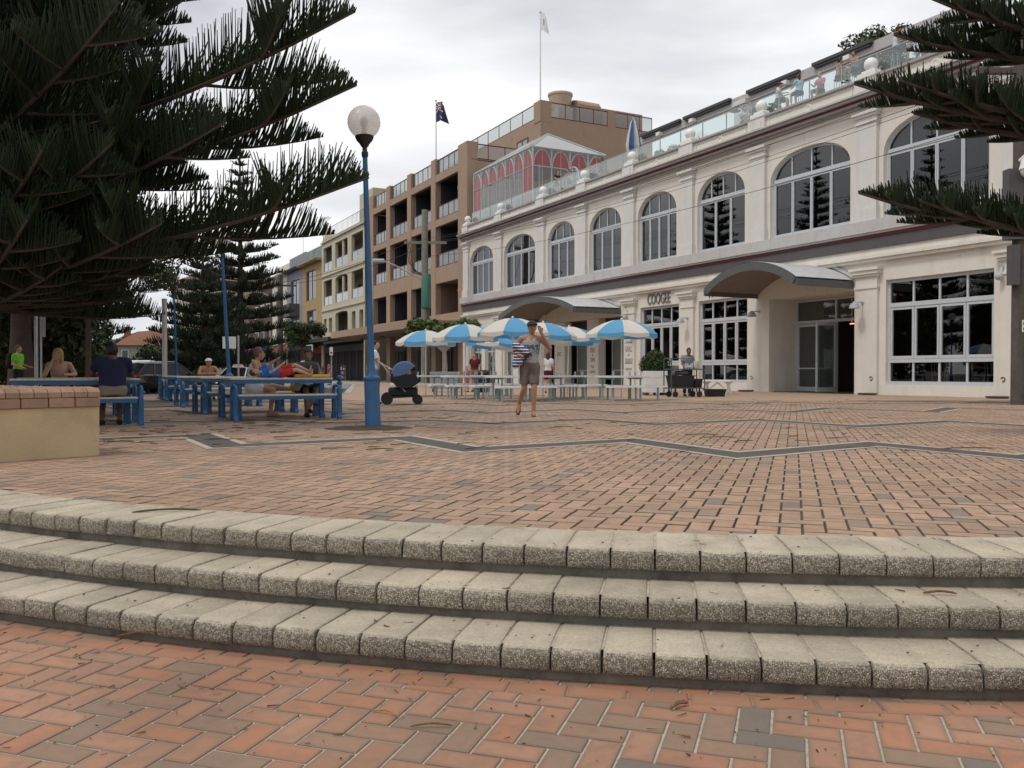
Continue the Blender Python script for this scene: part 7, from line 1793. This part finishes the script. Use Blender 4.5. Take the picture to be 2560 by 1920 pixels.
# --- the walking man in the middle of the plaza
def print_mat():
    m = mat('grey_print_singlet', (0.34,0.345,0.36), 0.9, 0.08, 14, 0.2, 30); nt = m.node_tree; b = nt.nodes['Principled BSDF']
    src = b.inputs['Base Color'].links[0].from_socket
    tc = nt.nodes.new('ShaderNodeTexCoord'); sp_ = nt.nodes.new('ShaderNodeSeparateXYZ'); nt.links.new(tc.outputs['Object'], sp_.inputs[0])
    vo = nt.nodes.new('ShaderNodeTexVoronoi'); vo.inputs['Scale'].default_value = 22; nt.links.new(tc.outputs['Object'], vo.inputs['Vector'])
    sc_ = nt.nodes.new('ShaderNodeSeparateColor'); nt.links.new(vo.outputs['Color'], sc_.inputs[0])
    rp = nt.nodes.new('ShaderNodeValToRGB'); rp.color_ramp.interpolation = 'CONSTANT'; e = rp.color_ramp.elements
    e[0].position, e[0].color = 0, (.05,.09,.11,1); e[1].position, e[1].color = .75, (.75,.20,.22,1)
    for p, c in ((.3,(.10,.33,.33,1)),(.5,(.34,.345,.36,1)),(.9,(.1,.12,.14,1))): q = e.new(p); q.color = c
    nt.links.new(sc_.outputs[0], rp.inputs[0])
    def band(sock, lo, hi):
        a = nt.nodes.new('ShaderNodeMath'); a.operation = 'GREATER_THAN'; nt.links.new(sock, a.inputs[0]); a.inputs[1].default_value = lo
        c = nt.nodes.new('ShaderNodeMath'); c.operation = 'LESS_THAN'; nt.links.new(sock, c.inputs[0]); c.inputs[1].default_value = hi
        d = nt.nodes.new('ShaderNodeMath'); d.operation = 'MULTIPLY'; nt.links.new(a.outputs[0], d.inputs[0]); nt.links.new(c.outputs[0], d.inputs[1]); return d.outputs[0]
    z = band(sp_.outputs['Z'], 1.19, 1.36); y = band(sp_.outputs['Y'], -1, -.03); k = nt.nodes.new('ShaderNodeMath'); k.operation = 'MULTIPLY'; nt.links.new(z, k.inputs[0]); nt.links.new(y, k.inputs[1])
    mx = nt.nodes.new('ShaderNodeMixRGB'); nt.links.new(k.outputs[0], mx.inputs[0]); nt.links.new(src, mx.inputs[1]); nt.links.new(rp.outputs[0], mx.inputs[2]); nt.links.new(mx.outputs[0], b.inputs['Base Color'])
    return m
man = dict(pel=(-.02,0,1.0),waist=(-.01,0,1.13),chest=(0,-.01,1.34),neck=(.01,-.01,1.53),head=(.02,-.05,1.69),shR=(-.185,0,1.475),elR=(-.36,.06,1.23),wrR=(-.17,-.20,1.135),shL=(.185,0,1.475),elL=(.36,-.06,1.30),wrL=(.185,-.17,1.575),
    hipL=(.07,-.01,.96),knL=(.055,-.10,.53),anL=(.045,-.05,.085),hipR=(-.105,.01,.96),knR=(-.125,.03,.53),anR=(-.205,.30,.23))
MAN = person('man in grey printed singlet and cap walking across the plaza', (.36,16.55,0), 0.05, man, SK_tan, mat('hair_dark',(0.02,0.015,0.012),0.7), 'tank', print_mat(), 'shorts', cloth('taupe_shorts',(0.155,0.125,0.105)), 1.0, .0105, over=None, feet='sandal', feetm=mat('sandal_brown',(0.05,0.035,0.025),0.8), hat=mat('cap_charcoal',(0.03,0.03,0.035),0.8,0.15,20), toes={'toeR':(-.15,-.62,-.8),'handL':(-.35,-.1,.9),'handR':(.9,-.35,.05)})
# rolled striped towel under his arm and phone in his hand
def stripe_mat():
    m = bpy.data.materials.new('striped_towel'); m.use_nodes = True; nt = m.node_tree; b = nt.nodes['Principled BSDF']; b.inputs['Roughness'].default_value = .95
    tc = nt.nodes.new('ShaderNodeTexCoord'); w = nt.nodes.new('ShaderNodeTexWave'); w.inputs['Scale'].default_value = 5.5; w.inputs['Distortion'].default_value = .8; w.bands_direction = 'Z'
    nt.links.new(tc.outputs['Object'], w.inputs['Vector']); rp = nt.nodes.new('ShaderNodeValToRGB'); rp.color_ramp.interpolation = 'CONSTANT'; rp.color_ramp.elements[0].color = (.02,.03,.11,1); rp.color_ramp.elements[1].color = (.62,.62,.7,1); rp.color_ramp.elements[1].position = .62
    nt.links.new(w.outputs[0], rp.inputs[0]); nt.links.new(rp.outputs[0], b.inputs['Base Color']); return m
mb = MB(); cap(mb, (-.16,0,.10), (.06,-.08,-.04), .075, .07); cap(mb, (-.15,.03,.02), (.02,-.03,-.12), .07, .06); cap(mb, (-.13,.02,-.05), (-.16,.02,-.26), .055, .075); cap(mb, (-.09,0,-.1), (-.06,-.02,-.22), .05, .05)
tw = remesh(mb, 'rolled_towel', stripe_mat(), None, .011, 2); tw.location = (.36-.13,16.55-.10,1.24); tag(tw, 'navy and white striped towel under the arm of the walking man', 'towel')
mb = MB(); mb.bbox(-.04,.04,-.006,.006,-.075,.075,.004); ph = obj('phone', mb, M_black, loc=(.36-.065,16.55-.275,1.15)); ph.rotation_euler = (.3,1.1,.2); tag(ph, 'black phone in the hand of the walking man', 'phone')

BLK = mat('hair_black',(0.012,0.011,0.011),0.6); BRN = mat('hair_brown',(0.06,0.03,0.018),0.6); BLD = mat('hair_blond',(0.42,0.28,0.09),0.6); GRY = mat('hair_grey_brown',(0.12,0.08,0.055),0.7)
C_white = cloth('white_cotton',(0.62,0.62,0.64)); C_black = cloth('black_cotton',(0.015,0.015,0.017)); C_navy = cloth('navy_cotton',(0.012,0.014,0.045)); C_green = cloth('green_tee',(0.20,0.55,0.04)); C_grey = cloth('grey_cotton',(0.22,0.23,0.25)); C_maroon = cloth('maroon_cotton',(0.10,0.015,0.02)); C_blue = cloth('blue_cotton',(0.02,0.13,0.42)); C_red = cloth('red_cotton',(0.45,0.03,0.03)); C_pink = cloth('pink_cotton',(0.5,0.16,0.2)); C_khaki = cloth('khaki_cotton',(0.20,0.17,0.12)); C_sky = cloth('pale_blue_cotton',(0.30,0.48,0.62))
person('woman in white tee pushing the twin pram', (-3.62,22.95,0), radians(98), STAND, SK_light, BLK, 'tee', C_white, 'shorts', C_grey, .97, .0175, 'short', dict(elL=(.22,-.10,1.13),wrL=(.2,-.34,1.0),elR=(-.22,-.10,1.13),wrR=(-.2,-.34,1.0),knL=(.09,-.08,.5),anL=(.09,.02,.085),anR=(-.09,.16,.1)), fem=True, look=-.3)
person('person in bright green tee with a black backpack', (-15.25,26.8,0), radians(85), STAND, SK_light, GRY, 'tee', C_green, 'shorts', C_black, .97, .0175, 'short', dict(elR=(-.23,.02,1.12),wrR=(-.16,-.26,1.02),elL=(.23,.02,1.12),wrL=(.16,-.28,1.05)), look=.1)
bp = MB(); cap(bp, (0,.22,1.18), (0,.24,1.38), .15, .13); cap(bp, (0,.26,1.1), (0,.27,1.2), .13, .13)
bk = remesh(bp, 'backpack', C_black, None, .015, 3); bk.location = (-15.25,26.8,0); bk.rotation_euler = (0,0,radians(85)); bk.scale = (.97,)*3; tag(bk, 'black backpack on the person in bright green', 'backpack')
fz = radians(27.1)
person('bare shouldered blonde person eating at the far left table', (-8.98,17.22,0), fz, SIT, SK_light, BLD, None, None, 'shorts', C_pink, 1.0, .0155, 'long', dict(chest=(0,-.06,.86),neck=(0,-.09,1.03),head=(-.03,-.13,1.18),elR=(-.25,-.24,.78),wrR=(-.12,-.26,1.04),elL=(.28,-.26,.80),wrL=(.14,-.44,.79)), fem=True, look=-.9)
person('man in navy tee seated with his back to us', (-6.24,13.57,0), fz+pi, SIT, SK_dark, BLK, 'tee', C_navy, 'shorts', C_khaki, 1.04, .0145, 'short', dict(waist=(0,-.03,.66),chest=(0,-.10,.84),neck=(0,-.17,1.0),head=(0,-.22,1.13),shL=(.20,-.12,.96),shR=(-.20,-.12,.96),elL=(.28,-.28,.76),wrL=(.14,-.46,.79),elR=(-.28,-.28,.76),wrR=(-.12,-.46,.79),anL=(.14,-.22,.085),anR=(-.1,-.26,.085)), wide=1.2, feetm=C_black)
person('bare chested man in a white cap leaning on a table', (-9.62,27.42,0), fz, SIT, SK_tan, GRY, None, None, 'trunks', C_navy, 1.03, .0175, 'short', dict(chest=(0,-.12,.84),neck=(0,-.19,1.0),head=(0,-.25,1.13),shL=(.20,-.14,.96),shR=(-.20,-.14,.96),elL=(.30,-.36,.78),wrL=(.06,-.46,.79),elR=(-.30,-.36,.78),wrR=(-.06,-.46,.79)), wide=1.2, hat=mat('cap_white',(0.7,0.7,0.72),0.7))
SG = person('man in white singlet and sunglasses seated beside the boy', (-4.98,16.60,0), radians(112), SIT, SK_tan, GRY, 'tank', C_white, 'trunks', C_white, 1.0, .0155, 'short', dict(chest=(0,-.06,.86),neck=(0,-.09,1.04),head=(0,-.14,1.19),elL=(.24,-.12,.76),wrL=(.12,-.36,.72),knL=(.1,-.42,.56),anL=(.08,-.85,.50),knR=(-.2,-.38,.5),anR=(-.38,-.30,.085)), feet='sandal', wide=1.05)
mb = MB()
for s_ in (-1,1): mb.ball((s_*.036,-.225,1.275), .027, 12, 8, (1,.45,.8))
mb.tube([(-.075,-.13,1.26),(-.06,-.2,1.275),(.06,-.2,1.275),(.075,-.13,1.26)],.006,5); obj('sunglasses', mb, mat('mirror_blue',(0.03,0.2,0.6),0.1,0.02,metal=0.6), SG)
mb = MB(); cap(mb,(-.09,-.12,1.03),(-.05,-.17,.86),.03,.035); cap(mb,(.09,-.12,1.03),(.05,-.17,.84),.03,.035); cap(mb,(-.09,-.12,1.03),(0,-.02,1.06),.03,.03); cap(mb,(.09,-.12,1.03),(0,-.02,1.06),.03,.03); remesh(mb,'scarf',cloth('yellow_towel',(0.5,0.42,0.06)),SG,.014,2)
# the boy lying on the table: posed standing, then laid down along the table
boy = dict(STAND); boy.update(elR=(-.20,-.20,1.16),wrR=(-.16,-.36,.96),elL=(.2,-.18,1.18),wrL=(.05,-.40,1.05),knR=(-.09,-.16,.52),anR=(-.1,.0,.12),knL=(.05,-.22,.53),anL=(.06,-.02,.13))
bx_ = Vector((-4.29,15.94,0)) + FN*.62
bo = person('boy in blue shirt and red shorts lying asleep on the blue table', (bx_.x,bx_.y,.83), 0, boy, SK_light, BRN, 'tee', C_blue, 'shorts', C_red, .66, .015, 'short', feet=None, tilt=(0,0,0))
ax_ = -FN      # head towards the left end, feet to the right; he lies on his side facing the camera side
Mx = Matrix((( (FN).x, (FN).y, 0),(0,0,1),(0,0,0))).to_3x3() if False else None
zc = FN.copy()                      # body up axis -> towards the head end
fy = (FD*.55 - Vector((0,0,.835))).normalized()      # local +y (his back) points down and away from the camera
xx = fy.cross(zc)                   # local x
Rm = Matrix((xx, fy, zc)).transposed()
bo.rotation_euler = Rm.to_euler(); hb = Vector((-4.29,15.94,.0)) - zc*.62*1 ; bo.location = (hb.x-FD.x*.1, hb.y-FD.y*.1, .83)
person('dark haired woman seated at the right end of the table', (-3.98,16.85,0), fz, SIT, SK_brown, BLK, 'tank', C_white, 'shorts', C_black, .98, .0155, 'bun', dict(head=(.0,-.12,1.19),elL=(.22,-.2,.8),wrL=(.12,-.42,.82),elR=(-.22,-.2,.8),wrR=(-.1,-.42,.82),knL=(.08,-.43,.53),anL=(-.10,-.55,.16),anR=(-.16,-.62,.085),knR=(-.12,-.42,.52)), fem=True, look=-.5)
mb = MB(); cap(mb,(-.2,0,.15),(.2,.02,.18),.13,.14); cap(mb,(-.25,0,.1),(-.1,0,.1),.1,.1); q = remesh(mb,'beach_bag',mat('bag_charcoal',(0.03,0.032,0.036),0.8,0.1),None,.016,3); q.location = (-3.92,16.18,.735); q.rotation_euler = (0,0,fz+.1); tag(q,'dark grey sports bag on the table beside the boy','bag')
mb = MB(); cap(mb,(-.3,0,.035),(.34,.05,.035),.035,.03); cap(mb,(-.28,.08,.03),(.3,.1,.03),.03,.03); q = remesh(mb,'yellow_board',cloth('yellow_foam',(0.60,0.36,0.05)),None,.012,3); q.location = (-3.72,16.12,.735); q.rotation_euler = (0,0,.45); tag(q,'yellow folded beach mat at the right end of the table','mat')
mb = MB(); mb.ball((0,0,.115),.115,18,12); tag(obj('volleyball', mb, mat('ball_blue',(0.02,0.035,0.14),0.6), loc=(-4.12,16.55,.448), sm=60),'navy white and yellow ball on the bench under the table','ball')
b_ = bpy.data.objects['volleyball']; mb = MB(); mb.ball((.03,-.03,.125),.1,16,10); obj('white_panel', mb, C_white, b_, sm=60); mb = MB(); mb.ball((-.03,-.045,.1),.085,16,10); obj('yellow_panel', mb, mat('ball_yellow',(0.6,0.45,0.05),0.6), b_, sm=60)
person('standing woman in white tee with hair in a bun', (-9.75,41.0,0), radians(200), STAND, SK_light, BRN, 'tee', C_white, 'shorts', C_navy, .95, .023, 'bun', fem=True)
person('woman in black dress walking before the shops', (-16.3,71.5,-.1), radians(20), STAND, SK_light, BRN, 'tank', C_black, 'shorts', C_black, .97, .026, 'long', fem=True)
person('pedestrian in blue beside the dark shopfront', (-17.7,66,-.1), radians(60), STAND, SK_brown, BLK, 'tee', C_blue, 'trousers', C_black, .97, .026)
person('shopper in red top near the souvenir racks', (-14.3,68,-.1), radians(-60), STAND, SK_light, BRN, 'tee', C_red, 'shorts', C_grey, .95, .026)
person('man in maroon polo standing behind the white tables', (-1.66,38.7,0), radians(-15), STAND, SK_light, GRY, 'tee', C_maroon, 'shorts', C_khaki, 1.0, .021, wide=1.12, look=-.5)
person('small child in pink beside the man in maroon', (-1.98,38.0,0), radians(30), STAND, SK_light, BRN, 'tee', C_pink, 'shorts', C_pink, .64, .021, 'shoulder', fem=True)
person('woman in white top standing with her back to us', (1.50,36.2,0), radians(170), STAND, SK_light, BRN, 'tee', C_white, 'shorts', C_maroon, .97, .021, 'shoulder', fem=True)
person('waiter in grey shirt bending over the service cart', (6.28,31.1,0), radians(10), STAND, SK_brown, BLK, 'tee', C_grey, 'trousers', C_black, 1.0, .021, over=dict(chest=(0,-.06,1.27),neck=(0,-.1,1.44),head=(0,-.15,1.60),elL=(.24,-.12,1.14),wrL=(.18,-.36,1.05),elR=(-.24,-.12,1.14),wrR=(-.18,-.36,1.05)))
mb = MB(); mb.lathe([(.2,0),(.24,.05),(.27,.75),(.3,.78),(.3,.84),(.24,.92),(.1,.96),(0,.97)],18); tag(obj('black_bin', mb, M_black, loc=(-1.2,37.3,0), sm=40),'round black lidded bin behind the white tables','bin')
# diners along the roof edge
mb = MB(); mb.box(-34,3,0.5,2.0,11.5,12.09); obj('terrace_platform', mb, mat('deck_paving',(0,0,0)), PV)
nf = FRZ
def diner(label, s, sk, hr, top, m, face, hl='short', fem=False, z=12.06, o=-.95, hat=None, scale=1.0):
    q = thing('bar_stool', 'bar stool under the '+label.replace(' at the right','').replace(' bending over his table','').replace(' over the parapet by the post',''), 'stool', SP(s,o,12.09), 0, 'roof terrace stools')
    hz = z+.42+.44-12.09; mb = MB(); mb.lathe([(0,hz-.04),(.17,hz-.04),(.18,hz-.02),(.17,hz),(0,hz)],14); obj('seat', mb, M_dark, q, sm=40); mb = MB()
    for k in range(4): mb.tube([(.2*cos(k*pi/2),.2*sin(k*pi/2),0),(.12*cos(k*pi/2),.12*sin(k*pi/2),hz-.03)],.014,5)
    obj('legs', mb, M_galv, q)
    person(label, SP(s,o,z+.42), face, SIT, sk, hr, top, m, 'shorts', C_navy, scale, .023, hl, fem=fem, hat=hat)
diner('roof guest in white tee and cap facing right', 11.8, SK_light, BRN, 'tee', C_white, radians(60), hat=mat('cap_charcoal',(0,0,0)))
diner('roof guest in pale blue top with hair up', 10.5, SK_light, BRN, 'tee', C_sky, radians(200), 'bun', True)
diner('fair haired roof guest low behind the glass', 9.3, SK_light, BLD, 'tee', C_pink, radians(-60), z=11.75)
diner('bare shouldered roof guest bending over his table', 8.4, SK_tan, BLK, None, None, radians(75))
diner('roof guest beside the big white ball finial', 7.5, SK_tan, BLK, 'tank', C_grey, radians(-70))
diner('roof guest in white singlet and cap at the right', 5.6, SK_tan, BRN, 'tank', C_white, radians(70), z=12.3, hat=mat('cap_maroon',(0.12,0.03,0.03),0.8), scale=1.05)
diner('bald roof guest in front of the blue parasol', 3.5, SK_tan, None, 'tee', C_navy, radians(-60), z=12.0)
diner('dark haired roof guest peeking over the parapet by the post', 14.0, SK_light, BRN, 'tee', C_white, radians(10), 'shoulder', True, z=11.6)
diner('roof guest with raised hands before the conservatory', 31.5, SK_light, BRN, 'tee', C_black, radians(40), z=12.2)
diner('roof guest in grey beside the conservatory door', 30.0, SK_light, BLK, 'tee', C_grey, radians(-40), z=12.0)
diner('roof guest sitting under the folded parasol', 26.2, SK_brown, BLK, 'tee', C_maroon, radians(30), z=11.9)

# ================================================================ LITTER
def twig(label, x, y, z, ln, rz, col, r=.011, bend=.12, group=None):
    mb = MB(); pts = [(-ln/2+ln*t, bend*ln*sin(pi*t), r*.8+.01*sin(3*t)) for t in np.linspace(0,1,9)]
    mb.tube(pts, [r*.6]+[r]*7+[r*.4], 6); o = obj('pine_twig', mb, col, loc=(x,y,z), rz=rz, sm=60); tag(o, label, 'twig', group); return o
M_gtwig = mat('green_twig',(0.085,0.095,0.03),0.8,0.25,60,0.6,200); M_btwig = mat('brown_twig',(0.17,0.085,0.035),0.85,0.3,60,0.6,200)
twig('long green pine twig lying on the top step', -2.02,5.07,.008,.38,.22,M_gtwig,.0065,.03)
twig('short brown pine twig on the middle step at the right', 1.85,3.74,-.136,.14,-.1,M_btwig,.0055,.01)
twig('brown curved leaf blade on the lower bricks at the centre', -.46,3.13,-.417,.12,-.5,mat('dry_leaf',(0.32,0.17,0.07),0.8,0.3,40),.0035,.06)
twig('thin brown twig across the grey brick in front', -.28,3.02,-.417,.15,.02,M_btwig,.0035,.015)
twig('dark twig under the lowest step at the left', -1.55,3.62,-.276,.2,.3,M_btwig,.0035,.03)
twig('dry pine cone scale on the lower bricks at the right', .62,3.20,-.417,.09,.6,mat('cone_brown',(0.22,0.12,0.06),0.9,0.4,80,0.8,150),.008,.05)
for k, (x, y, ln, a) in enumerate(((2.6,10.9,.5,.1),(2.5,11.4,.42,-.15),(2.75,10.3,.3,.4),(4.9,9.3,.62,.05),(4.1,9.0,.2,.9),(-1.4,9.2,.3,.2),(-3.6,10.6,.36,-.2),(-4.6,10.2,.3,.3))):
    twig(('long olive twig on the zigzag paving right of centre','second olive twig beside the long one','short forked twig near the olive pair','long dry twig at the right of the near band','small bent twig below the long right one','olive twig left of the near band','dark twig by the foot of the planter','short twig beside the planter corner')[k], x, y, .006, ln, a, M_gtwig if k % 3 else M_btwig, .0065, .035)
rs = np.random.RandomState(9); n = 330
ty = 9+rs.rand(n)**1.2*20; tx = ty*(-.52+.95*rs.rand(n)); 
nn = 70; tx[:nn] = -4.9+rs.randn(nn)*1.0; ty[:nn] = 10.9+rs.randn(nn)*.7; tx[nn:nn+70] = -4.5+rs.randn(70)*2.0; ty[nn:nn+70] = 14.0+rs.randn(70)*1.2
ok = np.hypot(tx-CX, ty-CY) < 11.8; ok |= ty > 15; tx, ty = tx[ok], ty[ok]; n = len(tx)
aa = rs.rand(n)*pi-.5*pi; aa = aa*.6; B = np.stack([tx,ty,np.full(n,.012)],1); Dd = np.stack([np.cos(aa),np.sin(aa),np.zeros(n)],1)
V, F = cords(B, Dd, .08+.34*rs.rand(n)**2, .0035+.0035*rs.rand(n), np.zeros(n)+.02, 4, 3)
o = bpy.data.objects.new('fallen_twigs', mesh_np('fallen_twigs', V, F, leafmat('litter',(0.075,0.05,0.025),(0.13,0.11,0.04)))); COL.objects.link(o); tag(o, 'scattered dry pine twigs fallen over the plaza bricks', 'litter', kind='stuff')
n = 260; ly = 2.75+rs.rand(n)*1.6; lx = (rs.rand(n)-.5)*1.15*ly*1.05; dd = np.hypot(lx-CX,ly-CY); zz_ = np.where(dd > 13.0, -.417, np.where(dd > 12.7, -.276, np.where(dd > 12.38, -.136, .009))); okk = ~((dd > 12.9) & (dd < 13.0)) & (dd > 11.9); lx, ly, zz_ = lx[okk], ly[okk], zz_[okk]; n = len(lx)
aa = rs.rand(n)*2*pi; V, F = cords(np.stack([lx,ly,zz_+.003],1), np.stack([np.cos(aa),np.sin(aa),np.zeros(n)],1), .008+.045*rs.rand(n)**3, .0012+.003*rs.rand(n)**2, np.zeros(n), 4, 2)
o = bpy.data.objects.new('leaf_crumbs', mesh_np('leaf_crumbs', V, F, leafmat('crumb',(0.05,0.03,0.015),(0.20,0.11,0.05)))); COL.objects.link(o); tag(o, 'crumbs of dry leaves on the steps and lower bricks', 'litter', kind='stuff')
bpy.data.scenes.remove(_TMP)
